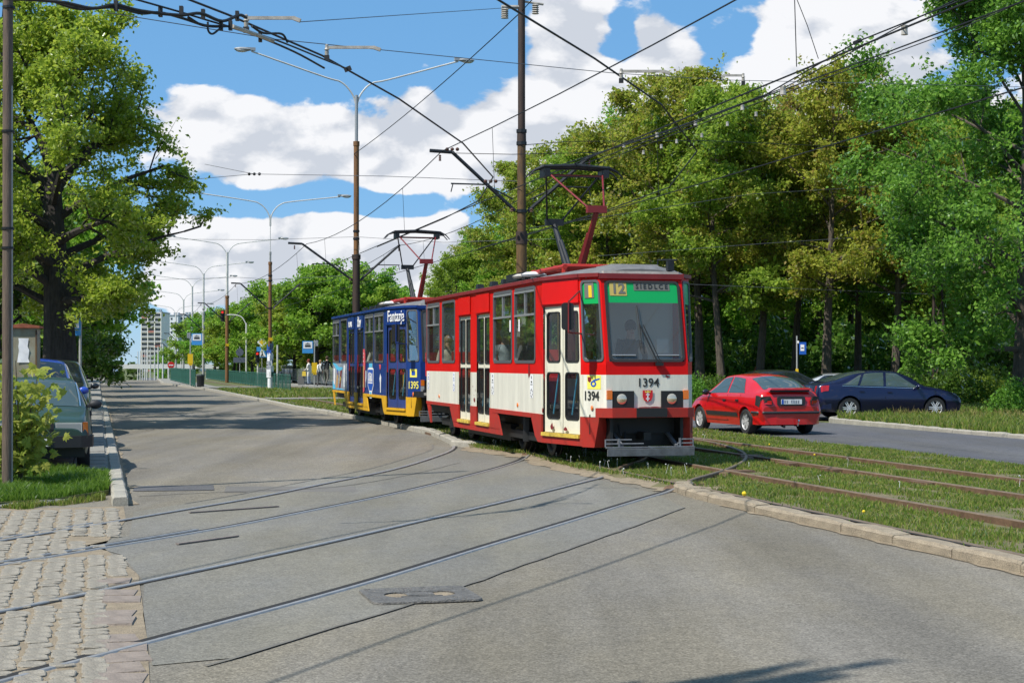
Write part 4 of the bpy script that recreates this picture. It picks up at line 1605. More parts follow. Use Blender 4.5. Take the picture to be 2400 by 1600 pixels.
    for x in (-0.45, 0.45, 1.0, -1.0): mb.tube([(-pc + x, -0.52, 3.25), (-pc + x, 0.52, 3.25)], 0.045, 8)
    mb.build('base_frame', M['tram_red_old'], pan)
    zk, xk, zh = 4.18, 1.30, 5.06
    for s, m_ in ((1, M['tram_red_trim']), (-1, pk)):
        mb = MB()
        a, b = Vector((-pc + s * 0.42, 0, 3.26)), Vector((-pc + s * xk, 0, zk))
        mb.tube([a, b], [0.07, 0.05], 8)
        mb.tube([a + Vector((-s * 0.13, 0, 0.06)), a + (b - a) * 0.62 + Vector((-s * 0.12, 0, 0))], 0.042, 8)
        mb.build('lower_arm', m_, pan)
        mb = MB()
        mb.box(b + Vector((0, 0, 0.04)), (0.12, 0.34, 0.12))
        mb.build('knee_joint', M['tram_red_trim'] if s > 0 else pk, pan)
        mb = MB()
        for y in (-1, 1):
            mb.tube([b + Vector((0, y * 0.14, 0.06)), Vector((-pc + s * 0.10, y * 0.50, zh - 0.1))], 0.017, 6)
        mb.tube([Vector((-pc + s * 0.1, -0.5, zh - 0.12)), Vector((-pc + s * 0.1, 0.5, zh - 0.12))], 0.015, 6)
        mb.build('upper_arm', M['tram_red_trim'] if s > 0 else pk, pan)
    mb = MB()
    for x in (-0.14, 0.14):
        pts = [(-pc + x, -0.88, zh - 0.16), (-pc + x, -0.78, zh - 0.05), (-pc + x, -0.62, zh + 0.02), (-pc + x, 0, zh + 0.05), (-pc + x, 0.62, zh + 0.02), (-pc + x, 0.78, zh - 0.05), (-pc + x, 0.88, zh - 0.16)]
        mb.tube(pts, [0.012, 0.016, 0.035, 0.04, 0.035, 0.016, 0.012], 7)
    for y in (-0.55, 0.55):
        mb.box((-pc, y, zh - 0.08), (0.36, 0.1, 0.14))
    mb.build('collector_head', pk, pan)
    return T, on_front, on_wall, wall_sticker, board


RED = dict(upper='tram_red', lower='tram_cream', skirt='tram_red_old', trim='tram_red_trim', door='door_cream', step='step_yellow', band=True)
BLUE = dict(upper='tram_blue', lower='tram_blue', skirt='tram_yellow', trim='tram_blue', door='door_blue', step='tram_yellow', band=None)
T, on_front, on_wall, sticker, board = build_tram('tram', 'red and cream tram with green destination band and number 1394', U_FRONT, RED)
on_front(text_mesh('1394', 0.185, M['print_dark'], 'fleet_number', 0.002), 'fleet_number', 0.01, 1.27)
on_wall(text_mesh('1394', 0.20, M['print_dark'], 'fleet_number', 0.004, xs=0.85), 'fleet_number', 0.28, 1.06)
# city arms: red shield, crown, two crosses
mb = MB()
sh = [(-.082, .09), (.082, .09), (.082, -.01), (.06, -.065), (0, -.095), (-.06, -.065), (-.082, -.01)]
mb.prism([Vector((0.012, y, 1.065 + z)) for y, z in sh], (0.004, 0, 0))
em = mb.build('coat_of_arms', M['print_red'], T)
mb = MB()
X = 0.0185
for z in (-0.045, 0.018):
    mb.box((X, 0, 1.065 + z), (0.002, 0.02, 0.062))
    mb.box((X, 0, 1.065 + z + 0.004), (0.002, 0.056, 0.018))
mb.build('crosses', M['print_white'], em)
mb = MB()
mb.poly([Vector((X, y, 1.065 + z)) for y, z in ((-.042, .055), (.042, .055), (.05, .086), (.024, .066), (0, .088), (-.024, .066), (-.05, .086))])
mb.build('crown', M['print_yellow'], em)
# operator plate with the blue loop, on the cab side
pl_ = sticker('operator_plate', 0.10, 0.36, 1.17, 1.385, 'print_yellow', 0.004)
mb = MB()
c0 = [(0.24 + 0.055 * math.cos(a), 1.255 + 0.05 * math.sin(a)) for a in [2 * math.pi * k / 12 for k in range(13)]]
mb.grid([[W(p, z, -1, 0.008) for p, z in c0], [W(0.24 + (p - 0.24) * .5, 1.255 + (z - 1.255) * .5, -1, 0.008) for p, z in c0]])
mb.poly([W(p, z, -1, 0.008) for p, z in ((0.22, 1.295), (0.12, 1.325), (0.12, 1.345), (0.25, 1.315))])
mb.build('loop_emblem', M['print_blue'], pl_)
mb = MB()
mb.poly([W(p, z, -1, 0.008) for p, z in ((0.35, 1.36), (0.28, 1.36), (0.285, 1.30), (0.315, 1.275), (0.345, 1.30))])
mb.build('shield', M['tram_red_trim'], pl_)
for p, z in ((0.27, 0.875), (3.35, 0.845), (9.9, 0.86)):
    mb = MB()
    mb.lathe([(0.001, 0.02), (0.035, 0.015), (0.042, 0)], 10, axis='Y')
    o = mb.build('side_marker', M['orange_lens'], T, smooth=True)
    o.matrix_local = Matrix.Translation(W(p, z, -1, 0.0)) @ Matrix.Rotation(math.pi, 4, 'Z')
# paper notices on the side: pictograms only
for p in (2.44, 5.16, 8.46, 11.05):
    b_ = sticker('notice', p - 0.10, p + 0.10, 0.99, 1.385, 'print_white', 0.003)
    mb = MB()
    for z, w, h in ((1.335, .03, .05), (1.26, .07, .028), (1.215, .13, .012)):
        wall_patch(mb, p - w / 2, p + w / 2, z - h / 2, z + h / 2, -1, 0.006)
    for a in range(7):
        an = R(200 - a * 50)
        q_ = (p + 0.06 * math.cos(an), 1.07 + 0.06 * math.sin(an))
        wall_patch(mb, q_[0] - .012, q_[0] + .012, q_[1] - .015, q_[1] + .015, -1, 0.006)
    mb.build('pictogram', M['print_blue' if p > 8 else 'print_dark'], b_)
# rust and scuffs on the lower panels, each its own outline
mb = MB()
g = random.Random(4)
for p, z, a, b in ((2.6, 1.46, .05, .13), (2.55, 1.40, .03, .06), (6.62, 0.86, .06, .05), (6.75, 1.12, .018, .018), (6.55, 1.05, .015, .02), (6.65, 0.95, .015, .015), (1.0, 0.52, .06, .035), (1.45, .55, .05, .06), (1.77, 0.80, .02, .04)):
    mb.poly([W(p + a * math.cos(t) * g.uniform(.6, 1.2), z + b * math.sin(t) * g.uniform(.6, 1.2), -1, 0.0075) for t in [2 * math.pi * k / 9 for k in range(9)]])
for y, z, a, b in ((0.335, 1.365, .03, .02), (-0.05, .885, .10, .012), (0.13, 0.888, .12, .012), (0.31, 1.38, .015, .012)):
    mb.poly([Vector((0.006, y + a * math.cos(t) * g.uniform(.6, 1.2), z + b * math.sin(t) * g.uniform(.6, 1.2))) for t in [2 * math.pi * k / 9 for k in range(9)]])
mb.build('rust_patches', M['tram_red_trim'], T)
for p in (3.92, 3.30):
    mb = MB()
    mb.quad(*[W(p + a, z, -1, -0.008) for a, z in ((-.045, 2.13), (.045, 2.13), (.045, 2.34), (-.045, 2.34))])
    mb.build('window_sticker', M['print_white'], T)
mb = MB()
mb.poly([W(a, z, -1, -0.30) for a, z in ((8.5, 2.5), (8.9, 2.5), (8.9, 2.66), (8.5, 2.66))])
mb.build('side_display', M['sign_yellow'], T)
RED_TRAM = T

T, on_front, on_wall, sticker, board = build_tram('tram', 'blue and yellow trailing tram coupled behind, with advertising and number 1395', U_FRONT + 14.55, BLUE)
on_wall(text_mesh('1395', 0.25, M['print_yellow'], 'fleet_number', 0.003, xs=0.85), 'fleet_number', 0.24, 1.02)
b_ = sticker('operator_plate', 0.12, 0.36, 1.22, 1.42, 'print_yellow', 0.004)
sticker('shield', 0.18, 0.30, 1.27, 1.37, 'print_blue', 0.008, b_)
on_wall(text_mesh('Fantazja', 0.40, M['print_white'], 'advert_text', 0.004, xs=0.86), 'advert_text', 1.14, 2.735, off=0.024)
on_wall(text_mesh('nowa', 0.30, M['print_white'], 'advert_text', 0.012, xs=0.95), 'advert_text', 7.62, 2.70, off=0.024)
on_wall(text_mesh('żlpy', 0.36, M['print_white'], 'advert_text', 0.012, xs=0.95), 'advert_text', 6.0, 2.70, off=0.024)
for p, z in ((0.25, 0.80),):
    mb = MB()
    mb.lathe([(0.001, 0.02), (0.05, 0.015), (0.06, 0)], 10, axis='Y')
    o = mb.build('side_marker', M['orange_lens'], T, smooth=True)
    o.matrix_local = Matrix.Translation(W(p, z, -1, 0.0)) @ Matrix.Rotation(math.pi, 4, 'Z')


def decal(name, pts, mat, off=0.006, parent=None):
    mb = MB()
    mb.poly([W(p, z, -1, off) for p, z in pts])
    return mb.build(name, M[mat], parent or T)


# bottle-shaped badge with lettering strokes
b_ = decal('bottle_badge', [(4.42, 1.56), (3.86, 1.56), (3.86, 1.44), (3.70, 1.42), (3.70, 0.96), (3.92, 0.80), (3.98, 0.62), (4.30, 0.62), (4.38, 0.80), (4.62, 0.96), (4.62, 1.42), (4.42, 1.44)], 'print_white')
decal('badge_field', [(3.76, 1.39), (3.76, 0.97), (3.96, 0.83), (4.36, 0.83), (4.56, 0.97), (4.56, 1.39)], 'print_blue', 0.009, b_)
decal('badge_cap', [(3.88, 1.45), (4.40, 1.45), (4.40, 1.56), (3.88, 1.56)], 'print_sky', 0.009, b_)
decal('badge_foot', [(4.00, 0.64), (4.28, 0.64), (4.30, 0.79), (4.02, 0.79)], 'print_sky', 0.009, b_)
for x0, x1, z0, z1 in ((4.48, 4.40, 1.10, 1.30), (4.34, 4.26, 1.10, 1.32), (4.22, 4.10, 1.10, 1.24), (4.06, 3.98, 1.10, 1.28), (3.94, 3.86, 1.10, 1.30), (4.50, 3.84, 1.08, 1.14), (4.52, 3.84, 1.02, 1.055), (4.36, 4.10, 1.26, 1.31)):
    decal('lettering_stroke', [(x0, z0), (x1, z0), (x1, z1), (x0, z1)], 'print_white', 0.012, b_)
b_ = decal('packet_badge', [(5.34, 1.95), (5.06, 1.95), (5.02, 1.86), (4.96, 1.82), (4.96, 1.40), (5.08, 1.36), (5.10, 0.8), (5.34, 0.74)], 'print_pink', 0.018)
decal('packet_fruit', [(5.32, 1.50), (5.14, 1.50), (5.18, 1.2), (5.12, 0.9), (5.32, 0.9)], 'print_tan', 0.021, b_)
for z in (1.83, 1.73, 1.62): decal('packet_dot', [(5.23 + .035 * math.cos(t), z + .028 * math.sin(t)) for t in [k * math.pi / 4 for k in range(8)]], 'print_white', 0.021, b_)
decal('white_figure_badge', [(4.97, 1.38), (4.86, 1.34), (4.86, 1.16), (4.95, 1.02), (4.95, 0.9), (4.99, 0.9), (5.0, 1.1)], 'print_white')
decal('white_figure_badge', [(2.65, 1.30), (2.52, 1.20), (2.56, 1.05), (2.58, 0.80), (2.68, 0.80), (2.70, 1.05), (2.78, 1.16)], 'print_white')
decal('red_badge', [(2.85, 1.53), (2.55, 1.53), (2.62, 1.42), (2.72, 1.38)], 'print_pink')
# abstract poster at the tail end: coloured bands
pb_ = sticker('poster_panel', 8.3, 11.2, 0.76, 1.56, 'print_grey', 0.004)
decal('poster_arc', [(11.2, 1.56), (10.4, 1.36), (9.7, 1.32), (9.1, 1.40), (9.2, 1.44), (9.9, 1.44), (10.5, 1.54), (10.8, 1.56)], 'print_sky', 0.008, pb_)
for (a, b, c, d, z0, z1, m_) in ((10.6, 10.2, 10.3, 10.0, .82, 1.28, 'print_tan'), (9.9, 9.6, 9.6, 9.3, .80, 1.34, 'tram_red_trim'), (9.8, 9.62, 9.7, 9.55, .95, 1.16, 'print_yellow'), (11.0, 10.75, 11.0, 10.7, .9, 1.4, 'print_white'), (9.0, 8.75, 8.95, 8.7, .85, 1.5, 'print_white'), (10.2, 10.0, 10.35, 10.2, 1.2, 1.36, 'print_blue')):
    decal('poster_band', [(a, z0), (b, z0), (d, z1), (c, z1)], m_, 0.008, pb_)
decal('poster_arc', [(11.2, 0.76), (10.6, 0.76), (10.7, 0.86), (11.2, 1.05)], 'print_sky', 0.008, pb_)
decal('poster_arc', [(10.5, 0.76), (8.6, 0.76), (9.4, 0.80), (10.2, 0.80)], 'print_sky', 0.008, pb_)
mb = MB()
mb.tube([(0.15, 0.0, 0.55), (0.9, 0, 0.55), (1.72, 0, 0.55)], 0.07, 8)
mb.tube([(0.2, -0.45, 0.62), (0.8, -0.5, 0.42), (1.6, -0.45, 0.62)], 0.025, 6)
mb.tube([(0.2, -0.55, 0.95), (0.45, -0.7, 0.9), (0.2, -0.62, 0.85)], 0.02, 6)
mb.build('coupling', M['black'], T)
BLUE_TRAM = T
# ---------------------------------------------------------------- cars: one smooth body surface S(x, t), the rest laid on it
def pchip(xs, ys, x):
    i = min(max(int(np.searchsorted(xs, x)) - 1, 0), len(xs) - 2)
    h = np.diff(xs)
    d = np.diff(ys) / h

    def m(k):
        if k == 0: return d[0]
        if k == len(xs) - 1: return d[-1]
        if d[k - 1] * d[k] <= 0: return 0.0
        w1, w2 = 2 * h[k] + h[k - 1], h[k] + 2 * h[k - 1]
        return (w1 + w2) / (w1 / d[k - 1] + w2 / d[k])
    t = (x - xs[i]) / h[i]
    t = min(max(t, 0), 1)
    return ((2 * t ** 3 - 3 * t * t + 1) * ys[i] + (t ** 3 - 2 * t * t + t) * h[i] * m(i) + (-2 * t ** 3 + 3 * t * t) * ys[i + 1] + (t ** 3 - t * t) * h[i] * m(i + 1))


class CarBody:
    """stations, tail to nose: x, z low/mid/belt/edge/top, half widths low/mid/belt/edge"""

    def __init__(s, st, wheels, rw):
        st = sorted(st)
        s.a = np.array(st, float)
        s.x = s.a[:, 0]
        s.wheels, s.rw = wheels, rw

    def key(s, x):
        c = [pchip(s.x, s.a[:, j], x) for j in range(1, 10)]
        zl, zm, zb, ze, zt, wl, wm, wb, we = c
        return [(wl, zl), (wm, zm), (wb, zb), (we, ze), (we * 0.6, ze + (zt - ze) * 0.72), (0.0, zt)]

    def S(s, x, t, side=1, arch=True):
        k = s.key(x)
        i = min(int(t), 4)
        f = t - i
        p = [k[max(i - 1, 0)], k[i], k[i + 1], k[min(i + 2, 5)]]
        if i == 4: p[3] = (-k[4][0], k[4][1])
        q = []
        tn = 0.32
        for c in (0, 1):
            m0, m1 = tn * (p[2][c] - p[0][c]), tn * (p[3][c] - p[1][c])
            q.append((2 * f ** 3 - 3 * f * f + 1) * p[1][c] + (f ** 3 - 2 * f * f + f) * m0 + (-2 * f ** 3 + 3 * f * f) * p[2][c] + (f ** 3 - f * f) * m1)
        y, z = max(q[0], 0.0), q[1]
        if arch:
            for xw in s.wheels:
                ra = s.rw + 0.055
                d = ra * ra - (x - xw) ** 2
                if d > 0: z = max(z, s.rw + math.sqrt(d))
        return Vector((x, side * y, z))

    def N(s, x, t, side=1):
        e = 0.01
        a = s.S(x + e, t, side, False) - s.S(x - e, t, side, False)
        b = s.S(x, min(t + e, 5), side, False) - s.S(x, max(t - e, 0), side, False)
        n = b.cross(a) if side > 0 else a.cross(b)
        return n.normalized() if n.length > 1e-9 else Vector((0, 0, 1))

    def shell(s):
        mb = MB()
        xs = list(np.linspace(s.x[0], s.x[-1], 70)) + list(s.x)
        for xw in s.wheels:
            ra = s.rw + 0.055
            xs += [xw + ra * math.cos(a) for a in np.linspace(0, math.pi, 19)]
        xs = sorted(set(round(float(v), 4) for v in xs))
        ts = [0, .2, .4, .6, .8, 1, 1.25, 1.5, 1.75, 2, 2.25, 2.5, 2.75, 3, 3.25, 3.5, 3.75, 4, 4.33, 4.66, 5]
        rows = []
        for x in xs:
            rows.append([s.S(x, t, -1) for t in ts] + [s.S(x, t, 1) for t in reversed(ts[:-1])])
        mb.grid(rows)
        mb.poly(rows[0])
        mb.poly(rows[-1][::-1])
        return mb

    def patch(s, mb, c, side=1, off=0.005, nx=8, nt=6, mi=None):
        """c: four (x,t) corners in order"""
        rows = []
        for i in range(nx + 1):
            a = i / nx
            r_ = []
            for j in range(nt + 1):
                b = j / nt
                x = (c[0][0] * (1 - a) + c[1][0] * a) * (1 - b) + (c[3][0] * (1 - a) + c[2][0] * a) * b
                t = (c[0][1] * (1 - a) + c[1][1] * a) * (1 - b) + (c[3][1] * (1 - a) + c[2][1] * a) * b
                r_.append(s.S(x, t, side) + s.N(x, t, side) * off)
            rows.append(r_)
        mb.grid(rows, mi)

    def across(s, mb, x0, x1, t0, t1, off=0.005, n=14, nx=6):
        """a screen spanning both sides: x0 along the lower edge, x1 along the upper; t0/t1 the outer edge there"""
        rows = []
        for i in range(nx + 1):
            a = i / nx
            x, te = x0 * (1 - a) + x1 * a, t0 * (1 - a) + t1 * a
            r_ = []
            for j in range(n + 1):
                q = -1 + 2 * j / n
                t = 5 - abs(q) * (5 - te)
                sd = 1 if q >= 0 else -1
                r_.append(s.S(x, t, sd) + s.N(x, t, sd) * off)
            rows.append(r_)
        mb.grid(rows)

    def line(s, mb, pts, side, w, off=0.002):
        for a, b in zip(pts, pts[1:]):
            pa, pb = s.S(a[0], a[1], side) + s.N(a[0], a[1], side) * off, s.S(b[0], b[1], side) + s.N(b[0], b[1], side) * off
            mb.bar(pa, pb, w, 0.004, up=s.N(a[0], a[1], side))


def wheel(parent, x, y, r, w, side, rim, spokes=7, mat='hub_grey', cover=True):
    mb = MB()
    mb.lathe([(r * 0.66, -w / 2), (r * 0.94, -w / 2), (r, -w * 0.3), (r, w * 0.3), (r * 0.94, w / 2), (r * 0.66, w / 2), (r * 0.66, -w / 2)], 28, axis='Y')
    o = mb.build('wheel', M['rubber'], parent, smooth=True, loc=(x, y, r))
    if side < 0: o.rotation_euler = (0, 0, math.pi)
    mb = MB()
    mb.lathe([(0.001, w * .28), (r * .5, w * .24), (r * .5, w * .2), (0.001, w * .2)] if False else [(r * .66, w * .46), (r * .62, w * .34), (r * .60, w * 0.1)], 24, axis='Y')
    mb.lathe([(0.001, w * 0.05), (r * .62, w * .05)], 20, axis='Y', mi=1)
    for k in range(spokes):
        a = 2 * math.pi * k / spokes
        d = Vector((math.cos(a), 0, math.sin(a)))
        if cover:
            t = Vector((-math.sin(a), 0, math.cos(a)))
            c = Vector((0, w * .38, 0))
            mb.prism([c + d * r * .1 - t * r * .08, c + d * r * .60 - t * r * .19, c + d * r * .63 + t * r * .12, c + d * r * .12 + t * r * .08], (0, -0.02, 0))
        else:
            for s in (-1, 1):
                t = Vector((-math.sin(a), 0, math.cos(a))) * s * r * .07
                mb.bar(Vector((0, w * .38, 0)) + t * .8 + d * r * .08, Vector((0, w * .40, 0)) + t * 1.3 + d * r * .64, r * .085, 0.02, up=(0, 1, 0))
    mb.lathe([(0.001, w * .42), (r * .14, w * .4), (r * .15, w * .2)], 12, axis='Y')
    mb.build('rim', [M[mat], M['black']], o, smooth=False)
    return o


def build_car(name, label, loc, heading, st, axles, rw, paint, L, track, windows, screen, rear, opt, group=None):
    C = empty(name, loc, heading, label, 'car', group)
    B = CarBody(st, axles, rw)
    B.shell().build('body', M[paint], C, smooth=True)
    mb = MB()
    hw = max(B.a[:, 7]) - 0.14
    mb.box(((axles[0] + axles[1]) / 2, 0, 0.40), (L * 0.9, 2 * hw, 0.36))
    mb.box((0, 0, 0.24), (L * 0.8, 2 * hw * 0.8, 0.08))
    mb.build('underbody', M['black'], C)
    for xw in axles:
        for s in (-1, 1):
            wheel(C, xw, s * (track / 2), rw, 0.19, s, 0, opt.get('spokes', 7), opt.get('rim', 'hub_grey'), opt.get('cover', True))
    for s in (-1, 1):
        for q in windows:
            mb = MB()
            B.patch(mb, q, s, 0.006)
            mb.build('side_window', M[opt.get('glass', 'car_glass')], C, smooth=True)
        for q in opt.get('doors', []):
            mb = MB()
            (xa, xb) = q
            pts = [(xa, 0.35), (xa, 1.2), (xa, 2.0)]
            B.line(mb, pts, s, 0.012)
            B.line(mb, [(xb, 0.35), (xb, 1.2), (xb, 2.0)], s, 0.012)
            B.line(mb, [(xa, 0.35), (xb, 0.35)], s, 0.012)
            d = mb.build('door_seam', M['black'], C)
        for xh in opt.get('handles', []):
            mb = MB()
            p = B.S(xh, 1.62, s) + B.N(xh, 1.62, s) * 0.012
            mb.box(p, (0.14, 0.03, 0.04))
            mb.build('door_handle', M[opt.get('handle_mat', 'trim_black')], C)
        if 'rub' in opt:
            mb = MB()
            x0, x1, t0, t1 = opt['rub']
            B.patch(mb, [(x0, t0), (x1, t0), (x1, t1), (x0, t1)], s, 0.014, 10, 2)
            mb.build('rubbing_strip', M['trim_black'], C)
        if 'mirror' in opt:
            xm, zm, mm = opt['mirror']
            p = B.S(xm, 2.15, s)
            mb = MB()
            mb.ball((p.x, p.y + s * 0.13, p.z + zm), 0.1, 12, 8, sq=(0.55, 1.0, 0.72))
            mb.bar(p, (p.x, p.y + s * 0.1, p.z + zm - .02), 0.05)
            mb.build('mirror', M[mm], C, smooth=True)
        if 'belt' in opt:
            mb = MB()
            x0, x1 = opt['belt']
            n = 10
            B.line(mb, [(x0 + (x1 - x0) * i / n, 2.02) for i in range(n + 1)], s, 0.014, 0.008)
            mb.build('chrome_strip', M['chrome'], C)
    mb = MB()
    B.across(mb, *screen, off=0.006)
    mb.build('windscreen', M[opt.get('glass', 'car_glass')], C, smooth=True)
    mb = MB()
    B.across(mb, *rear, off=0.006)
    mb.build('rear_window', M[opt.get('glass', 'car_glass')], C, smooth=True)
    return C, B


def plate(C, name, x, y, z, w, h, rx=-1, mat='plate_white', tilt=0.0, blue=True):
    mb = MB()
    mb.box((0, 0, 0), (0.012, w, h))
    o = mb.build(name, M[mat], C, loc=(x, y, z))
    o.rotation_euler = (0, tilt, 0)
    if blue:
        mb = MB()
        mb.box((0, 0, 0), (0.003, 0.05, h * 0.92))
        mb.build('band', M['print_blue'], o, loc=(rx * 0.008, w / 2 - 0.03 if rx < 0 else -w / 2 + .03, 0))
        mb = MB()
        for k in range(7):
            if k == 2: continue
            yy = (w / 2 - 0.09 - k * 0.058) * (1 if rx < 0 else -1)
            mb.box((0, yy, 0), (0.003, 0.034, h * 0.58))
        tag(mb.build('characters', M['print_grey'], o, loc=(rx * 0.008, 0, 0)), kind='stuff')
    return o


# --- red hatchback on the far carriageway, seen from behind
HATCH = [(-2.06, .34, .48, .62, .66, .68, .62, .74, .70, .60), (-2.03, .28, .52, .80, .90, .93, .68, .79, .72, .62), (-1.93, .24, .54, .92, 1.00, 1.02, .72, .82, .74, .64), (-1.72, .22, .55, .93, 1.06, 1.12, .74, .84, .77, .62),
         (-1.25, .21, .55, .93, 1.24, 1.33, .76, .85, .79, .58), (-0.8, .20, .55, .92, 1.32, 1.41, .77, .85, .80, .56), (-0.3, .20, .55, .915, 1.345, 1.425, .77, .85, .80, .56), (0.2, .20, .55, .905, 1.32, 1.40, .77, .85, .80, .56),
         (0.62, .20, .55, .895, 1.16, 1.23, .77, .85, .80, .60), (1.0, .20, .55, .88, .965, 1.00, .77, .85, .79, .66), (1.45, .20, .55, .80, .86, .89, .76, .84, .77, .62), (1.85, .22, .52, .68, .74, .77, .72, .79, .70, .56), (2.02, .26, .48, .58, .62, .64, .62, .70, .60, .5), (2.08, .32, .44, .52, .55, .56, .5, .58, .5, .42)]
rl = at(1746, 1017, 36.2)
hq = P(36.0, 15.52, 0)
C, B = build_car('hatchback', 'bright red hatchback with a tow ball driving away on the far carriageway', hq, TH + math.pi / 2 + R(3), HATCH, (-1.335, 1.245), 0.30, 'car_red', 4.1, 1.47,
                 [[(-0.28, 2.14), (0.83, 2.14), (0.24, 2.90), (-0.20, 2.95)], [(-1.22, 2.14), (-0.36, 2.14), (-0.28, 2.95), (-0.88, 2.92)]],
                 (0.98, 0.28, 3.2, 3.15), (-1.80, -1.12, 3.28, 3.2),
                 dict(doors=[(-0.34, 0.86), (-1.05, -0.34)], handles=(-0.22, -0.92), rub=(-0.95, 0.8, 0.62, 0.86), mirror=(0.68, 0.03, 'car_dark'), spokes=7, glass='car_glass_pale'))
mb = MB()
mb.box((0, 0, 0), (0.16, 1.12, 0.035), taper=0.9)
o = mb.build('rear_spoiler', M['car_red'], C, loc=(-2.0, 0, 1.075))
o.rotation_euler = (0, -0.1, 0)
mb = MB()
mb.box((-1.99, 0, 1.03), (0.06, 1.0, 0.05))
mb.build('spoiler_underside', M['trim_black'], C)
for s in (-1, 1):
    mb = MB()
    o_ = [(s * y, z) for y, z in ((.50, .70), (.72, .70), (.775, .74), (.77, .83), (.73, .895), (.56, .90), (.50, .80))]
    mb.prism([Vector((-2.105 + max(0, abs(y) - .62) * 0.75, y, z)) for y, z in o_], (0.18, 0, 0))
    B.patch(mb, [(-2.0, 1.35), (-1.84, 1.4), (-1.80, 1.93), (-2.0, 1.93)], s, 0.012, 4, 4)
    t = mb.build('tail_light', M['black'], C)
    mb = MB()
    mb.prism([Vector((-2.113 + max(0, abs(y) - .62) * 0.75, y, z)) for y, z in [(s * y, z) for y, z in ((.52, .715), (.72, .715), (.765, .75), (.75, .80), (.53, .80))]], (0.15, 0, 0))
    mb.build('lens', M['red_lens'], t)
mb = MB()
mb.prism([Vector((-2.075, y, z)) for y, z in rounded(-0.36, 0.36, 0.68, 0.90, 0.05)], (0.1, 0, 0))
mb.build('plate_recess', M['trim_black'], C)
plate(C, 'number_plate', -2.085, 0, 0.775, 0.53, 0.115)
mb = MB()
pts = [(-2.125, y) for y in (-.5, -.25, 0, .25, .5)]
mb.tube([(-1.72, -.845, .525), (-1.95, -.81, .525), (-2.06, -.70, .525), (-2.10, -.4, .525), (-2.11, 0, .525), (-2.10, .4, .525), (-2.06, .70, .525), (-1.95, .81, .525), (-1.72, .845, .525)], 0.035, 6)
mb.build('bumper_strip', M['trim_black'], C)
mb = MB()
for s in (-1, 1):
    pass
mb.prism([Vector((x, y, .245)) for x, y in ((-1.72, -.82), (-1.95, -.78), (-2.05, -.67), (-2.10, -.4), (-2.11, 0), (-2.10, .4), (-2.05, .67), (-1.95, .78), (-1.72, .82))], (0, 0, 0.30), 0)
mb.build('rear_bumper', M['car_red'], C)
mb = MB()
mb.tube([(-2.0, -0.12, .22), (-2.16, -0.12, .22), (-2.2, -0.12, .30)], 0.018, 6)
mb.ball((-2.2, -0.12, .34), 0.03, 8, 6)
mb.build('tow_ball', M['chrome'], C)
mb = MB()
mb.tube([(-1.9, 0.16, .23), (-2.1, 0.2, .20)], 0.035, 8)
mb.build('exhaust', M['dark_metal'], C)
mb = MB()
mb.tube([(-0.1, 0, 1.42), (-0.25, 0, 1.58)], 0.006, 4)
mb.build('aerial', M['black'], C)

# --- navy liftback waiting in the side lane, nearly broadside
LIFT = [(-2.30, .36, .50, .66, .70, .72, .6, .72, .68, .6), (-2.26, .27, .55, .92, .98, 1.0, .70, .80, .74, .66), (-2.08, .23, .56, 1.0, 1.06, 1.08, .76, .86, .79, .68), (-1.6, .21, .57, .99, 1.17, 1.22, .80, .89, .82, .64),
        (-1.0, .20, .57, .96, 1.33, 1.39, .81, .895, .83, .60), (-0.4, .20, .57, .94, 1.39, 1.455, .81, .895, .83, .58), (0.1, .20, .57, .925, 1.38, 1.445, .81, .895, .83, .58), (0.6, .20, .57, .91, 1.24, 1.31, .81, .895, .83, .62),
        (1.12, .20, .57, .89, .97, 1.0, .81, .89, .82, .68), (1.6, .21, .56, .83, .89, .92, .80, .88, .80, .66), (2.05, .22, .52, .70, .77, .80, .76, .83, .74, .6), (2.24, .26, .48, .6, .65, .67, .64, .72, .64, .54), (2.30, .34, .44, .52, .56, .58, .52, .6, .52, .45)]
NV = Vector((11.22, 48.0, 0))
C, B = build_car('liftback', 'dark blue liftback with silver spoked wheels waiting behind the flowering verge', NV, R(9), LIFT, (-1.34, 1.36), 0.325, 'car_navy', 4.6, 1.54,
                 [[(-0.40, 2.12), (0.28, 2.12), (0.17, 2.93), (-0.36, 2.95)] if False else [(-0.18, 2.12), (0.92, 2.12), (0.22, 2.92), (-0.10, 2.94)], [(-1.0, 2.12), (-0.26, 2.12), (-0.18, 2.94), (-0.78, 2.92)], [(-1.55, 2.15), (-1.08, 2.12), (-0.88, 2.86), (-0.95, 2.84)]],
                 (1.12, 0.28, 3.2, 3.12), (-1.98, -0.72, 3.3, 3.15),
                 dict(doors=[(-0.22, 0.98), (-1.12, -0.22)], handles=(-0.08, -0.95), handle_mat='car_navy', mirror=(0.78, 0.03, 'car_navy'), spokes=6, cover=False, rim='alloy', glass='car_glass_pale', belt=(-1.55, 0.9)))
for s in (-1, 1):
    mb = MB()
    o_ = [(s * y, z) for y, z in ((.52, .77), (.70, .77), (.765, .80), (.765, .97), (.58, .985), (.52, .9))]
    mb.prism([Vector((-2.295 + max(0, abs(y) - .6) * 0.9, y, z)) for y, z in o_], (0.12, 0, 0))
    B.patch(mb, [(-2.20, 1.55), (-1.98, 1.6), (-1.95, 2.02), (-2.20, 1.98)], s, 0.012, 4, 4)
    t = mb.build('tail_light', M['red_lens'], C)
    mb = MB()
    mb.prism([Vector((-2.30 + max(0, abs(y) - .6) * 0.9, s * y, z)) for y, z in ((.52, .73), (.70, .73), (.765, .75), (.765, .795), (.52, .765))], (0.1, 0, 0))
    mb.build('lens', M['clear_lens'], t)
mb = MB()
mb.box((-2.285, 0, .755), (0.03, 1.1, 0.035))
mb.build('chrome_strip', M['chrome'], C)
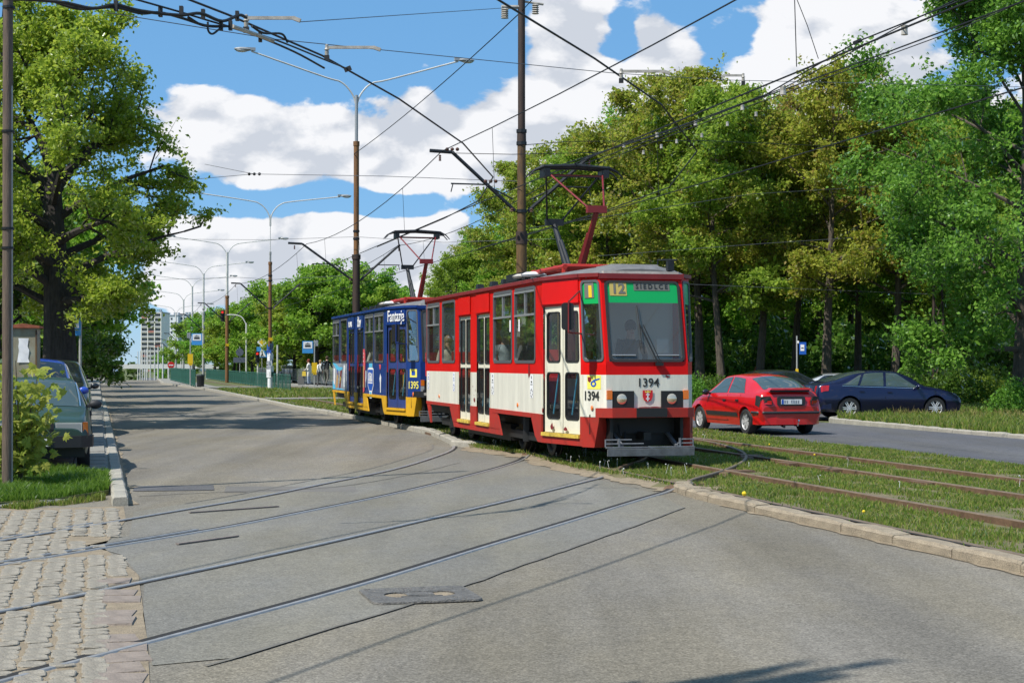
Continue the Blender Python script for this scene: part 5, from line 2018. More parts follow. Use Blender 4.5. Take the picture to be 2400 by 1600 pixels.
plate(C, 'number_plate', -2.325, 0, 0.56, 0.52, 0.115)
mb = MB()
mb.prism([Vector((x, y, .30)) for x, y in ((-1.9, -.86), (-2.15, -.82), (-2.28, -.66), (-2.32, 0), (-2.28, .66), (-2.15, .82), (-1.9, .86))], (0, 0, 0.38))
mb.build('rear_bumper', M['car_navy'], C)
mb = MB()
mb.lathe([(0.03, 0), (0.05, 0.004), (0.055, 0.012), (0.03, 0.014)], 12, (-2.29, 0, .90), 'X')
mb.build('badge', M['chrome'], C)
mb = MB()
mb.tube([(-0.7, 0, 1.44), (-0.85, 0, 1.55)], 0.006, 4)
mb.build('aerial', M['black'], C)

# --- grey hatchback seen only as a roof behind the red one; silver car between the two
C, B = build_car('hatchback', 'dark grey car whose roof shows just above the red hatchback', at(1803, 968, 50.5) * Vector((1, 1, 0)) if False else Vector((9.05, 52.5, 0)), R(12), [tuple(list(q[:1]) + [z * 1.02 for z in q[1:6]] + list(q[6:])) for q in HATCH], (-1.335, 1.245), 0.30, 'car_dark', 4.1, 1.47,
                 [[(-0.28, 2.14), (0.83, 2.14), (0.24, 2.90), (-0.20, 2.95)], [(-1.22, 2.14), (-0.36, 2.14), (-0.28, 2.95), (-0.88, 2.92)]],
                 (0.98, 0.28, 3.2, 3.15), (-1.80, -1.12, 3.28, 3.2), dict(mirror=(0.68, 0.03, 'car_dark')))
C, B = build_car('saloon', 'silver car showing as a sliver between the red and dark blue cars', Vector((11.25, 56.0, 0)), R(172), LIFT, (-1.34, 1.36), 0.325, 'car_silver', 4.6, 1.54,
                 [[(-0.18, 2.12), (0.92, 2.12), (0.22, 2.92), (-0.10, 2.94)], [(-1.0, 2.12), (-0.26, 2.12), (-0.18, 2.94), (-0.78, 2.92)]],
                 (1.12, 0.28, 3.2, 3.12), (-1.98, -0.72, 3.3, 3.15), dict(mirror=(0.78, 0.03, 'car_silver')))
C.scale = (0.93, 0.93, 0.90)

# --- old dark green saloon half on the pavement, facing us
OLD = [(-2.15, .40, .55, .80, .84, .85, .70, .80, .74, .6), (-2.05, .28, .55, .90, .93, .94, .76, .85, .77, .62), (-1.5, .24, .55, .92, .97, .99, .78, .86, .79, .64), (-1.1, .23, .55, .92, 1.12, 1.18, .78, .86, .80, .60), (-0.7, .22, .55, .915, 1.31, 1.37, .78, .86, .80, .575),
       (0.0, .22, .55, .91, 1.335, 1.395, .78, .86, .80, .575), (0.3, .22, .55, .905, 1.29, 1.35, .78, .86, .80, .60), (0.72, .22, .55, .895, 1.06, 1.10, .78, .86, .79, .66), (0.95, .22, .55, .885, .925, .945, .78, .855, .78, .68), (1.6, .24, .55, .83, .865, .885, .78, .84, .76, .66),
       (2.02, .28, .54, .76, .785, .80, .76, .82, .73, .62), (2.13, .36, .52, .70, .73, .74, .72, .79, .70, .6), (2.17, .40, .50, .60, .63, .64, .66, .74, .66, .56)]
C, B = build_car('saloon', 'old dark green saloon parked half hidden by the yellow-green maple sapling', P(26.3, -0.95, 0.075), TH - math.pi / 2 + R(0.5), OLD, (-1.25, 1.29), 0.30, 'car_green', 4.3, 1.46,
                 [[(-0.28, 2.12), (0.70, 2.12), (0.24, 2.90), (-0.22, 2.94)], [(-1.0, 2.12), (-0.36, 2.12), (-0.30, 2.94), (-0.72, 2.9)]],
                 (0.93, 0.31, 3.15, 3.12), (-1.35, -0.78, 3.2, 3.15),
                 dict(doors=[(-0.34, 0.76), (-1.05, -0.34)], handles=(-0.24, -0.95), rub=(-1.0, 0.9, 0.7, 0.85), mirror=(0.62, 0.03, 'trim_black'), glass='car_glass_pale', belt=(-1.0, 0.75)))
for s in (-1, 1):
    mb = MB()
    mb.box((2.10, s * 0.52, 0.655), (0.12, 0.38, 0.155))
    h = mb.build('headlight', M['clear_lens'], C)
    mb = MB()
    mb.box((2.105, s * 0.52, 0.655), (0.115, 0.34, 0.12))
    mb.build('lens', M['lamp_grey'], h)
    mb = MB()
    mb.prism([Vector((2.15, s * .725, .575)), Vector((2.08, s * .80, .575)), Vector((2.07, s * .79, .735)), Vector((2.14, s * .72, .735))], (-0.1, 0, 0))
    mb.build('indicator', M['orange_lens'], C)
    mb = MB()
    pts = [B.S(x, 3.0, s) + B.N(x, 3.0, s) * 0.01 for x in np.linspace(0.93, 0.31, 6)]
    mb.tube(pts, 0.012, 5)
    mb.build('pillar_trim', M['chrome'], C)
mb = MB()
mb.box((2.13, 0, 0.655), (0.08, 0.62, 0.15))
mb.build('grille', M['trim_black'], C)
mb = MB()
mb.prism([Vector((x, y, .37)) for x, y in ((1.75, -.88), (2.05, -.86), (2.22, -.70), (2.28, -.3), (2.29, 0), (2.28, .3), (2.22, .70), (2.05, .86), (1.75, .88), (1.75, .7), (1.75, -.7))], (0, 0, 0.17))
mb.build('front_bumper', M['trim_black'], C)
mb = MB()
mb.box((2.0, 0, 0.30), (0.2, 1.5, 0.16))
mb.build('front_apron', M['black'], C)
plate(C, 'number_plate', 2.295, 0, 0.45, 0.52, 0.11, rx=1, blue=False)

# --- two more parked behind it
MPV = [(q[0] * 0.97, q[1], q[2], q[3] * 1.08, q[4] * 1.18, q[5] * 1.19, *q[6:]) for q in HATCH]
C, B = build_car('people_carrier', 'bright blue tall car parked behind the green saloon', P(32.6, -1.18, 0.075), TH - math.pi / 2, MPV, (-1.3, 1.2), 0.30, 'car_blue', 4.0, 1.47,
                 [[(-0.28, 2.14), (0.83, 2.14), (0.24, 2.90), (-0.20, 2.95)], [(-1.22, 2.14), (-0.36, 2.14), (-0.28, 2.95), (-0.88, 2.92)]],
                 (0.98, 0.28, 3.15, 3.12), (-1.74, -1.12, 3.28, 3.2), dict(doors=[(-0.34, 0.86)], mirror=(0.68, 0.06, 'car_blue')))
C, B = build_car('people_carrier', 'dark car parked third in the row under the big tree', P(38.6, -0.98, 0.075), TH - math.pi / 2, MPV, (-1.3, 1.2), 0.30, 'car_dark', 4.0, 1.47,
                 [[(-0.28, 2.14), (0.83, 2.14), (0.24, 2.90), (-0.20, 2.95)], [(-1.22, 2.14), (-0.36, 2.14), (-0.28, 2.95), (-0.88, 2.92)]],
                 (0.98, 0.28, 3.15, 3.12), (-1.74, -1.12, 3.28, 3.2), dict(mirror=(0.68, 0.06, 'car_dark')))
# --- far cars
C, B = build_car('hatchback', 'pale grey car far down the street at the crest by the trees', P(148, 1.0, gz(148)), TH - math.pi / 2, HATCH, (-1.335, 1.245), 0.30, 'car_silver', 4.1, 1.47,
                 [[(-0.28, 2.14), (0.83, 2.14), (0.24, 2.90), (-0.20, 2.95)]], (0.98, 0.28, 3.2, 3.15), (-1.80, -1.12, 3.28, 3.2), {})
C, B = build_car('hatchback', 'grey car glimpsed through the long green fence', P(150, 17.2, gz(150)), TH + math.pi / 2, HATCH, (-1.335, 1.245), 0.30, 'car_silver', 4.1, 1.47,
                 [[(-0.28, 2.14), (0.83, 2.14), (0.24, 2.90), (-0.20, 2.95)]], (0.98, 0.28, 3.2, 3.15), (-1.80, -1.12, 3.28, 3.2), {})
C, B = build_car('van', 'dark van parked on the left pavement beyond the avenue trees', P(138, -1.2, .07), TH - math.pi / 2, MPV, (-1.3, 1.2), 0.30, 'car_dark', 4.0, 1.47,
                 [[(-0.28, 2.14), (0.83, 2.14), (0.24, 2.90), (-0.20, 2.95)]], (0.98, 0.28, 3.15, 3.12), (-1.74, -1.12, 3.28, 3.2), {})
# ---------------------------------------------------------------- trees
def unit(v): return v / (np.linalg.norm(v, axis=-1, keepdims=True) + 1e-9)


def leaf_mesh(name, pts, size, mat, g, up=0.8, aspect=0.62, jit=0.35):
    """one bent leaf (two triangles folded along the midrib) at each point"""
    n = len(pts)
    nrm = unit(g.normal(0, 1, (n, 3)) * np.array([1, 1, 0.8]) + np.array([0, 0, up]))
    a = g.normal(0, 1, (n, 3))
    a[:, 2] -= 0.35
    t = unit(a - nrm * np.sum(a * nrm, 1, keepdims=True))
    b = np.cross(nrm, t)
    s = (size * (1 + g.uniform(-jit, jit, n)))[:, None]
    base = pts - t * s * 0.5
    tip = pts + t * s * 0.5
    l = pts + b * s * aspect * 0.5 + nrm * s * 0.12
    r = pts - b * s * aspect * 0.5 + nrm * s * 0.12
    v = np.stack([base, r, tip, l], 1).reshape(-1, 3)
    k = np.arange(n)[:, None] * 4
    f = np.concatenate([k + np.array([[0, 1, 2]]), k + np.array([[0, 2, 3]])], 0)
    return np_mesh(name, v, f, mat, 3)


def grow(seed, H, Rx, trunk_h, r0, n_limb, n_sub, n_twig, leaves, size, leafmat, bark='bark', lean=0.0, shape=1.0, spread=0.42, droop=0.0, low=0.0, bare=0.0, up=0.8, twist=0.25, fork=None):
    """returns (wood mesh, crown mesh) for a tree of height H and crown radius Rx"""
    g = np.random.default_rng(seed)
    rn = random.Random(seed)
    mb = MB()
    top = np.array([lean * H, 0, H * 0.86])
    tp = []
    for i in range(9):
        t = i / 8
        w = np.array([math.sin(3 * t + seed) * twist * t, math.cos(2.3 * t + seed * 1.7) * twist * t, 0])
        tp.append(top * t * np.array([t ** 0.5 if lean else 1, 1, 1]) + w)
    rad = [r0 * (1.35 if i == 0 else (1 - 0.93 * (i / 8) ** 0.9)) for i in range(9)]
    mb.tube([Vector(p) for p in tp], [max(q, 0.012) for q in rad], 9)
    cz, rz = (H + trunk_h) / 2 - low * 0.5, (H - trunk_h) / 2 + low * 0.5
    tips, twigs = [], []

    def tr(z):
        t = min(max(z / (H * 0.86), 0), 1)
        i = min(int(t * 8), 7)
        return np.array(tp[i]) * (1 - (t * 8 - i)) + np.array(tp[i + 1]) * (t * 8 - i), r0 * (1 - 0.9 * t)
    lob = [(g.uniform(0, 6.28), g.uniform(-0.9, 0.9), g.uniform(0.75, 1.2)) for _ in range(7)]
    for k in range(n_limb):
        f = (k + 0.5) / n_limb
        z0 = trunk_h * (0.85 if k else 1) + (H * 0.82 - trunk_h) * f ** 1.1
        a = k * 2.39996 + g.uniform(-.4, .4)
        base, rb = tr(z0)
        el = g.uniform(-0.15, 0.5) + 0.9 * f - droop
        # envelope
        d = np.array([math.cos(a) * math.cos(el), math.sin(a) * math.cos(el), math.sin(el)])
        env = Rx * g.uniform(0.72, 1.08) * (1 - 0.45 * abs(f - 0.42) ** 1.6 * 2 * shape)
        end = base + d * env * np.array([1, 1, 0.9])
        end[2] = min(end[2], H)
        mid = (base + end) / 2 + np.array([0, 0, 0.10 * env * (1 - 2 * droop)]) + g.normal(0, .12, 3)
        L_ = []
        for t in np.linspace(0, 1, 7):
            L_.append(base * (1 - t) ** 2 + mid * 2 * t * (1 - t) + end * t * t)
        rl_ = max(0.02, min(rb * 0.5, r0 * 0.34, 0.13))
        mb.tube([Vector(p) for p in L_], [rl_ * (1 - 0.85 * t) for t in np.linspace(0, 1, 7)], 6, cap=False)
        for s_ in range(n_sub):
            t = 0.28 + 0.72 * (s_ + g.uniform(0, 1)) / n_sub
            i = min(int(t * 6), 5)
            b = L_[i] * (1 - (t * 6 - i)) + L_[i + 1] * (t * 6 - i)
            dd = unit(d + g.normal(0, 0.75, 3) + np.array([0, 0, 0.18 - droop * .6]))
            ln = env * g.uniform(0.28, 0.5) * (1.15 - 0.5 * t)
            e = b + dd * ln
            m2 = (b + e) / 2 + g.normal(0, .08 * ln, 3)
            pth = [b, m2, e]
            mb.tube([Vector(p) for p in pth], [rl_ * 0.38 * (1 - t * .5), rl_ * 0.22, 0.008], 4, cap=False)
            for w_ in range(n_twig):
                q = b + (e - b) * g.uniform(0.3, 1.0)
                tw = q + unit(dd + g.normal(0, 0.8, 3)) * ln * g.uniform(0.25, 0.6)
                if w_ < 3: mb.tube([Vector(q), Vector(tw)], [0.012, 0.004], 3, cap=False)
                if g.uniform() > bare: tips.append((q, tw))
    wood = mb.mesh('wood', M[bark], smooth=True, norm=False)
    tips_a = np.array([q for q, _ in tips])
    tips_b = np.array([q for _, q in tips])
    n = leaves
    i = g.integers(0, len(tips), n)
    # leaves gather in clumps of uneven fullness
    wgt = g.gamma(1.6, 1, len(tips))
    i = g.choice(len(tips), n, p=wgt / wgt.sum())
    t = g.uniform(0.05, 1.04, n)[:, None]
    pts = tips_a[i] * (1 - t) + tips_b[i] * t + np.clip(g.normal(0, spread, (n, 3)), -1.25 * spread, 1.25 * spread) * np.array([1, 1, 0.5]) * g.uniform(0.25, 1, n)[:, None]
    crown = leaf_mesh('crown', pts, size, M[leafmat], g, up)
    return wood, crown


def plant(name, meshes, loc, rz, sc_, label, cat='tree', group=None, names=('trunk', 'crown'), sz=None):
    t = empty(name, loc, rz, label, cat, group)
    t.scale = (sc_, sc_, sz or sc_)
    for nm, me in zip(names, meshes):
        o = link(nm, me, t)
    return t


# kinds
BIG = grow(3, 11.6, 3.9, 3.3, 0.55, 31, 9, 8, 80000, 0.122, 'leaf_street', 'bark_dark', spread=0.28, droop=0.05, low=0.3, twist=0.3)
SPARSE = grow(8, 13.6, 3.6, 5.0, 0.26, 15, 7, 6, 5200, 0.16, 'leaf_street', 'bark_dark', spread=0.25, bare=0.62, twist=0.4)
WOODS = [grow(21, 13.5, 3.9, 4.6, 0.20, 20, 7, 7, 29000, 0.16, 'leaf_olive', spread=0.36, droop=0.05, twist=0.5),
         grow(22, 13.0, 3.6, 4.0, 0.17, 19, 7, 7, 29000, 0.16, 'leaf_olive_green', spread=0.36, droop=0.08, twist=0.6),
         grow(23, 14.0, 4.2, 4.8, 0.22, 21, 7, 7, 29000, 0.16, 'leaf_olive', spread=0.38, twist=0.4),
         grow(24, 12.5, 4.0, 2.6, 0.19, 20, 7, 7, 29000, 0.16, 'leaf_chestnut', spread=0.36, droop=0.1, twist=0.5),
         grow(25, 14.5, 3.4, 5.5, 0.18, 18, 7, 6, 9000, 0.16, 'leaf_brown', spread=0.34, bare=0.3, twist=0.5)]
MAPLE = grow(31, 15.5, 6.0, 2.0, 0.30, 30, 8, 9, 112000, 0.155, 'leaf_maple_fresh', 'bark', spread=0.42, droop=0.12, low=1.0, twist=0.3)
ROUND = [grow(41, 9.4, 4.6, 2.4, 0.24, 20, 7, 7, 22000, 0.27, 'leaf_chestnut', 'bark_dark', spread=0.5, droop=0.05),
         grow(42, 8.6, 4.4, 2.2, 0.22, 20, 7, 7, 20000, 0.27, 'leaf_olive_green', 'bark_dark', spread=0.5, droop=0.08)]
DARK = grow(51, 9.5, 4.2, 1.8, 0.26, 20, 7, 7, 24000, 0.24, 'leaf_dark', 'bark_dark', spread=0.5, droop=0.18, low=0.6)
g = np.random.default_rng(61)


def bush(seed, w, h, n, size, mat):
    gg = np.random.default_rng(seed)
    d = unit(gg.normal(0, 1, (n, 3)))
    d[:, 2] = np.abs(d[:, 2])
    rr = gg.uniform(0.25, 1, n) ** 0.5
    lob = 1 + 0.28 * np.sin(d[:, 0] * 5 + seed) * np.cos(d[:, 1] * 4 + seed * 2) + 0.2 * np.sin(d[:, 2] * 6 + d[:, 0] * 7)
    p = d * (rr * lob)[:, None] * np.array([w, w, h]) + gg.normal(0, 0.06, (n, 3))
    p[:, 2] = np.maximum(p[:, 2], 0.03)
    mb = MB()
    for k in range(9):
        a = k * 2.4
        mb.tube([Vector((0.05 * math.cos(a), 0.05 * math.sin(a), 0)), Vector((w * .3 * math.cos(a), w * .3 * math.sin(a), h * .5)), Vector((w * .6 * math.cos(a), w * .6 * math.sin(a), h * .8))], [0.03, 0.02, 0.006], 4, cap=False)
    return mb.mesh('stems', M['bark'], norm=False), leaf_mesh('foliage', p, size, M[mat], gg, 0.5)


BUSH = [bush(71, 1.5, 1.5, 5200, 0.15, 'leaf_dark'), bush(72, 1.3, 1.9, 5200, 0.15, 'leaf_maple_fresh'), bush(73, 1.7, 1.2, 5200, 0.14, 'leaf_olive_green')]

# the big street tree on the left and its neighbours down the avenue
plant('street_tree', BIG, P(42.5, -0.92, 0.05), 0.6, 1.0, 'huge leafy street tree with a thick dark trunk beside the parked cars')
plant('street_tree', SPARSE, P(49, -3.2, 0.05), 2.0, 1.05, 'half bare tall tree with dark twigs rising behind the huge street tree')
AV = [(56.0, -3.4, 0.85, DARK, 'dark leafy avenue tree first behind the huge street tree'), (66.0, -1.9, 0.9, ROUND[0], 'bright leafy avenue tree second behind the huge street tree'),
      (79.0, -2.2, 0.95, DARK, 'dark avenue tree overhanging the pavement in the middle of the left row'), (94.0, -2.3, 0.92, DARK, 'dark avenue tree before the crest on the left pavement'),
      (111.0, -2.4, 0.9, ROUND[1], 'yellowish avenue tree on the left next to the crest'), (132.0, -3.0, 0.95, DARK, 'last dark avenue tree on the left at the crest')]
for k, (u, v, s_, me, lab) in enumerate(AV):
    plant('avenue_tree', me, P(u, v, 0.05), k * 1.9, s_, lab, group='trees along the left pavement')
for k, (u, v) in enumerate([(54, -9), (66, -8.5), (80, -9), (98, -9), (118, -8), (140, -7)]):
    plant('avenue_tree', [DARK, ROUND[1]][k % 2], P(u, v, 0), k * 1.3, 0.95, ['first', 'second', 'third', 'fourth', 'fifth', 'sixth'][k] + ' tree of the second row behind the left pavement trees', group='second row trees on the left')
for k, (u, v, s_) in enumerate([(50, -4.8, 0.85), (58, -6.2, 0.8), (68, -5.4, 0.8), (84, -6, 0.85), (100, -5, 0.8)]):
    plant('avenue_bush', BUSH[[0, 2, 0][k % 3]], P(u, v, 0), k * 1.3, s_ * 1.9, ['broad dark bush behind the rusty roofed cabinet', 'broad olive bush behind the parked cars', 'dark bush at the back of the left pavement', 'broad bush half way up the left pavement', 'olive bush near the crest on the left'][k], 'bush', None, ('stems', 'foliage'))
# the avenue goes on beside and behind the camera
for k, (x, y) in enumerate([(-17, 6), (-19, 14), (-18, 22), (-20.5, 30), (-16, -4), (-14, -14)]):
    plant('avenue_tree', [ROUND[0], DARK, ROUND[1]][k % 3], Vector((x, y, 0)), k * 1.4, 0.95, 'avenue tree left of the view, seen only in the tram windows', group='avenue trees beside the camera')
# street trees out of view whose shade reaches the foreground road
plant('street_tree', ROUND[0], Vector((-3.85, 4.55, 0)), 0.3, 0.11, 'slim street tree beside the camera casting the shade at the bottom edge', sz=0.95)

# trees behind the tram stop
MID = [(592, 128, 0.66, 0, 'small round green tree at the left end of the trees behind the tram stop'), (640, 131, 0.84, 0, 'round green tree behind the pole plastered with bills'), (690, 122, 0.80, 1, 'yellow-green round tree behind the right part of the green fence'),
       (745, 118, 0.92, 0, 'tall round green tree straight behind the tram stop sign'), (800, 120, 0.95, 1, 'round tree just left of the blue tram, behind the waiting people'), (858, 125, 0.93, 0, 'round green tree rising over the rear half of the blue tram'),
       (915, 122, 0.72, 1, 'low round tree over the roof of the blue tram near its pantograph'), (548, 150, 0.72, 1, 'olive round tree behind the rust-brown lamp post by the fence'), (503, 165, 0.72, 0, 'green tree beyond the grey lamp posts left of the fence'), (455, 185, 0.78, 1, 'dull green tree under the far apartment blocks')]
for k, (px, Y, s_, kd, lab) in enumerate(MID):
    q = at(px, 860, Y)
    plant('park_tree', ROUND[kd], Vector((q.x, q.y, 0.0)), k * 2.1, s_, lab, group='trees behind the tram stop')
for k in range(9):
    q = at(560 + k * 52, 860, 150 + (k % 3) * 9)
    plant('park_tree', ROUND[k % 2], Vector((q.x, q.y, 0)), k * 1.1, 0.72, ['first', 'second', 'third', 'fourth', 'fifth', 'sixth', 'seventh', 'eighth', 'ninth'][k] + ' tree from the left in the far row behind the tram stop', group='far row behind the tram stop')

PLACES = [(1050, 'left tip of the wood'), (1128, 'pale olive crowns'), (1196, 'tall brown pole'), (1262, 'left half of the red pantograph'), (1345, 'red pantograph knee'), (1440, 'red tram front roof'), (1520, 'red tram destination sign'), (1640, 'red tram right side'),
          (1694, 'red hatchback bonnet'), (1772, 'red hatchback roof'), (1862, 'blue bus stop sign'), (1936, 'thick dark trunk'), (2010, 'liftback rear window'), (2088, 'bent trunk'), (2170, 'lattice mast'), (2260, 'fresh maple'), (2380, 'middle of the maple'), (2500, 'right frame edge')]
SEEN_W = {}


def WHERE(px):
    i = min(range(len(PLACES)), key=lambda k: abs(PLACES[k][0] - px))
    s = ('left of the ' if px < PLACES[i][0] else 'right of the ') + PLACES[i][1]
    return s


# the wood on the right: (pixel column of the trunk, distance, kind, height scale, label)
FR = [(1058, 92, 1, 0.62, 'pale olive tree at the left tip of the wood, over the red tram roof'), (1128, 84, 1, 0.72, 'loose olive tree left of the tall brown tram pole'), (1196, 80, 3, 0.66, 'green tree directly behind the tall brown tram pole'),
      (1262, 74, 0, 0.90, 'olive tree behind the left part of the raised pantograph'), (1345, 72, 2, 0.93, 'olive tree behind the raised pantograph of the red tram'), (1440, 70, 1, 1.03, 'yellow-green tree above the red tram destination sign'),
      (1520, 68, 0, 1.07, 'tall olive tree over the right front corner of the red tram'), (1640, 63, 2, 1.04, 'olive tree with a thin pale trunk next to the red tram windscreen'), (1694, 61, 1, 1.06, 'olive tree with a straight trunk above the bonnet of the red hatchback'),
      (1772, 62, 0, 1.0, 'leaning tree with a pale trunk above the red hatchback roof'), (1862, 66, 4, 1.05, 'brownish thin-leaved tree left of the blue bus stop sign'), (1936, 60, 2, 1.0, 'olive tree with a thick dark trunk right of the blue bus stop sign'),
      (2010, 66, 4, 1.03, 'tall bronze-leaved tree behind the dark blue liftback roof'), (2088, 60, 0, 0.98, 'tree with a bent leaning trunk over the dark blue liftback'), (2170, 62, 1, 0.98, 'olive tree beside the lattice mast at the wood edge'),
      (2260, 64, 3, 1.02, 'green tree left of the big fresh maple')]
for k, (px, Y, kd, s_, lab) in enumerate(FR):
    q = at(px, 860, Y)
    t = plant('forest_tree', WOODS[kd], Vector((q.x, q.y, 0.0)), k * 2.4 + 0.3, s_, lab, group='front trees of the wood')
    if px in (1772, 2088): t.rotation_euler = (0, R(5), k * 2.4 * 0 + 0.2)
for k in range(20):
    px = 1085 + k * 70 + rnd.uniform(-20, 20)
    Y = 82 - (px - 1085) * 0.006 + (k % 2) * 7
    q = at(px, 860, Y)
    hs = float(np.interp(px, [1080, 1200, 1350, 1500, 1600, 2400], [0.62, 0.75, 0.92, 1.08, 1.14, 1.12]))
    plant('forest_tree', WOODS[(k * 3 + 1) % 4], Vector((q.x, q.y, 0.6)), k * 1.7, hs * rnd.uniform(.94, 1.04), 'middle row tree of the wood ' + WHERE(px), group='middle row of the wood')
for k in range(15):
    px = 1130 + k * 92
    q = at(px, 860, 97 + (k % 2) * 7)
    hs = float(np.interp(px, [1080, 1200, 1350, 1500, 1600, 2400], [0.7, 0.8, 1.0, 1.25, 1.35, 1.35]))
    plant('forest_tree', WOODS[[3, 1, 3, 0][k % 4]], Vector((q.x, q.y, 1.0)), k * 2.9, hs, 'back row tree closing the wood ' + WHERE(px), group='back row of the wood')
for k in range(14):
    q = at(1180 + k * 95, 860, 71 + (k % 3) * 6)
    b = plant('forest_bush', BUSH[k % 2 * 0], Vector((q.x, q.y, 0.3)), k, 1.9, 'dark bush deep in the wood ' + WHERE(1180 + k * 95), 'bush', 'shaded bushes inside the wood', ('stems', 'foliage'))
for k in range(11):
    q = at(1560 + k * 88, 860, 93 + (k % 2) * 5)
    plant('forest_bush', BUSH[0], Vector((q.x, q.y, 0.6)), k * 1.1, 2.7, 'tall dark thicket closing the wood ' + WHERE(1560 + k * 88), 'bush', 'thickets at the back of the wood', ('stems', 'foliage'))
plant('maple_tree', MAPLE, at(2392, 900, 50) * Vector((1, 1, 0)), 1.0, 1.0, 'big fresh green maple filling the right edge of the view')
EDGE = [(1606, 57.5, 1, 0.62, 'light green bush just right of the red tram bumper'), (1660, 59, 0, 0.7, 'dark bush behind the bonnet of the red hatchback'), (1905, 58, 2, 0.75, 'olive bush between the red hatchback and the blue liftback'), (1985, 58.5, 1, 0.5, 'small green bush by the thick dark trunk'),
        (2215, 57.8, 0, 0.95, 'dark low bush behind the bonnet of the blue liftback'), (2285, 58.5, 0, 0.9, 'dark bush spreading right of the liftback'), (2345, 57.5, 2, 0.8, 'olive bush at the far grass strip'), (2398, 47.0, 1, 0.62, 'bright light green bush cut off by the right edge')]
for k, (px, Y, kd, s_, lab) in enumerate(EDGE):
    q = at(px, 900, Y)
    plant('bush', BUSH[kd], Vector((q.x, q.y, 0.0)), k * 1.3, s_, lab, 'bush', None, ('stems', 'foliage'))
for k in range(9):
    q = at(1640 + k * 88, 900, 60.5 + (k % 2) * 2.0)
    plant('bush', BUSH[(k * 2) % 3], Vector((q.x, q.y, 0.05)), k * 2.3, 0.55, 'low undergrowth bush at the foot of the wood ' + WHERE(1640 + k * 88), 'bush', 'undergrowth bushes at the foot of the wood', ('stems', 'foliage'))

# ---------------------------------------------------------------- maple sapling with big lobed leaves by the left pole
sap = empty('maple_sapling', Vector((-6.50, 20.9, 0.06)), 0, 'young maple with big yellow-green lobed leaves in front of the green car', 'sapling')
mb = MB()
gg = random.Random(5)
tips = []
for k in range(9):
    a = k * 2.4
    e = Vector((0.30 * math.cos(a) * gg.uniform(.4, 1), 0.3 * math.sin(a), gg.uniform(0.9, 1.72)))
    mb.tube([Vector((0, 0, 0)), Vector((e.x * .35, e.y * .35, e.z * .5)), e], [0.014, 0.010, 0.004], 5, cap=False)
    tips.append(e)
mb.build('stem', M['bark'], sap)
LOBE = [(0, 0), (.22, -.06), (.50, .06), (.36, .20), (.56, .44), (.30, .40), (.22, .62), (.10, .60), (0, 1.0), (-.10, .60), (-.22, .62), (-.30, .40), (-.56, .44), (-.36, .20), (-.50, .06), (-.22, -.06)]
lm = []
for k in range(4):
    mb = MB()
    c = Vector((0, .3, 0.04))
    vs = [c] + [Vector((x, y, -0.10 * abs(x) - 0.10 * (y - .3) ** 2 + gg.uniform(-.03, .03))) for x, y in LOBE]
    mb.add(vs, [(0, i, i % len(LOBE) + 1) for i in range(1, len(LOBE) + 1)])
    lm.append(mb.mesh('leaf', M['leaf_yellow'], norm=False))
for k in range(280):
    e = tips[gg.randrange(9)]
    t = gg.uniform(0.22, 1.0)
    p = Vector((e.x * t * 1.1, e.y * t, e.z * t)) + Vector((gg.gauss(-.03, .17), gg.gauss(0, .12), gg.gauss(0, .08)))
    p.z = max(0.12, p.z)
    o = link('leaf', lm[k % 4], sap, p)
    s_ = gg.uniform(0.11, 0.20)
    o.scale = (s_, s_, s_)
    o.rotation_euler = (Matrix.Rotation(gg.gauss(0, .8), 3, 'Z') @ Matrix.Rotation(gg.gauss(0.95, .4), 3, 'X') @ Matrix.Rotation(math.pi + gg.gauss(0, .9), 3, 'Z')).to_euler()

sp = MB()
for k in range(330):
    e = tips[gg.randrange(9)]
    t = gg.uniform(0.15, 1.0)
    p = Vector((e.x * t * 1.1, e.y * t, e.z * t)) + Vector((gg.gauss(-.05, .17), gg.gauss(0, .12), gg.gauss(-.02, .09)))
    p.z = max(0.10, p.z)
    Mx = Matrix.Rotation(gg.gauss(0, .9), 3, 'Z') @ Matrix.Rotation(gg.gauss(0.9, .45), 3, 'X') @ Matrix.Rotation(math.pi + gg.gauss(0, .9), 3, 'Z')
    s_ = gg.uniform(0.06, 0.13)
    me = lm[k % 4]
    sp.add([p + Mx @ (v.co * s_) for v in me.vertices], [tuple(q.vertices) for q in me.polygons])
tag(sp.build('small_leaves', M['leaf_yellow'], sap, norm=False), kind='stuff')

# ---------------------------------------------------------------- grass
def clump(u, v, s=1.0):
    return 0.5 + 0.25 * np.sin(u * 2.1 * s + np.sin(v * 1.3 * s) * 2) + 0.25 * np.sin(v * 2.9 * s + u * 0.7 * s + 1.3)


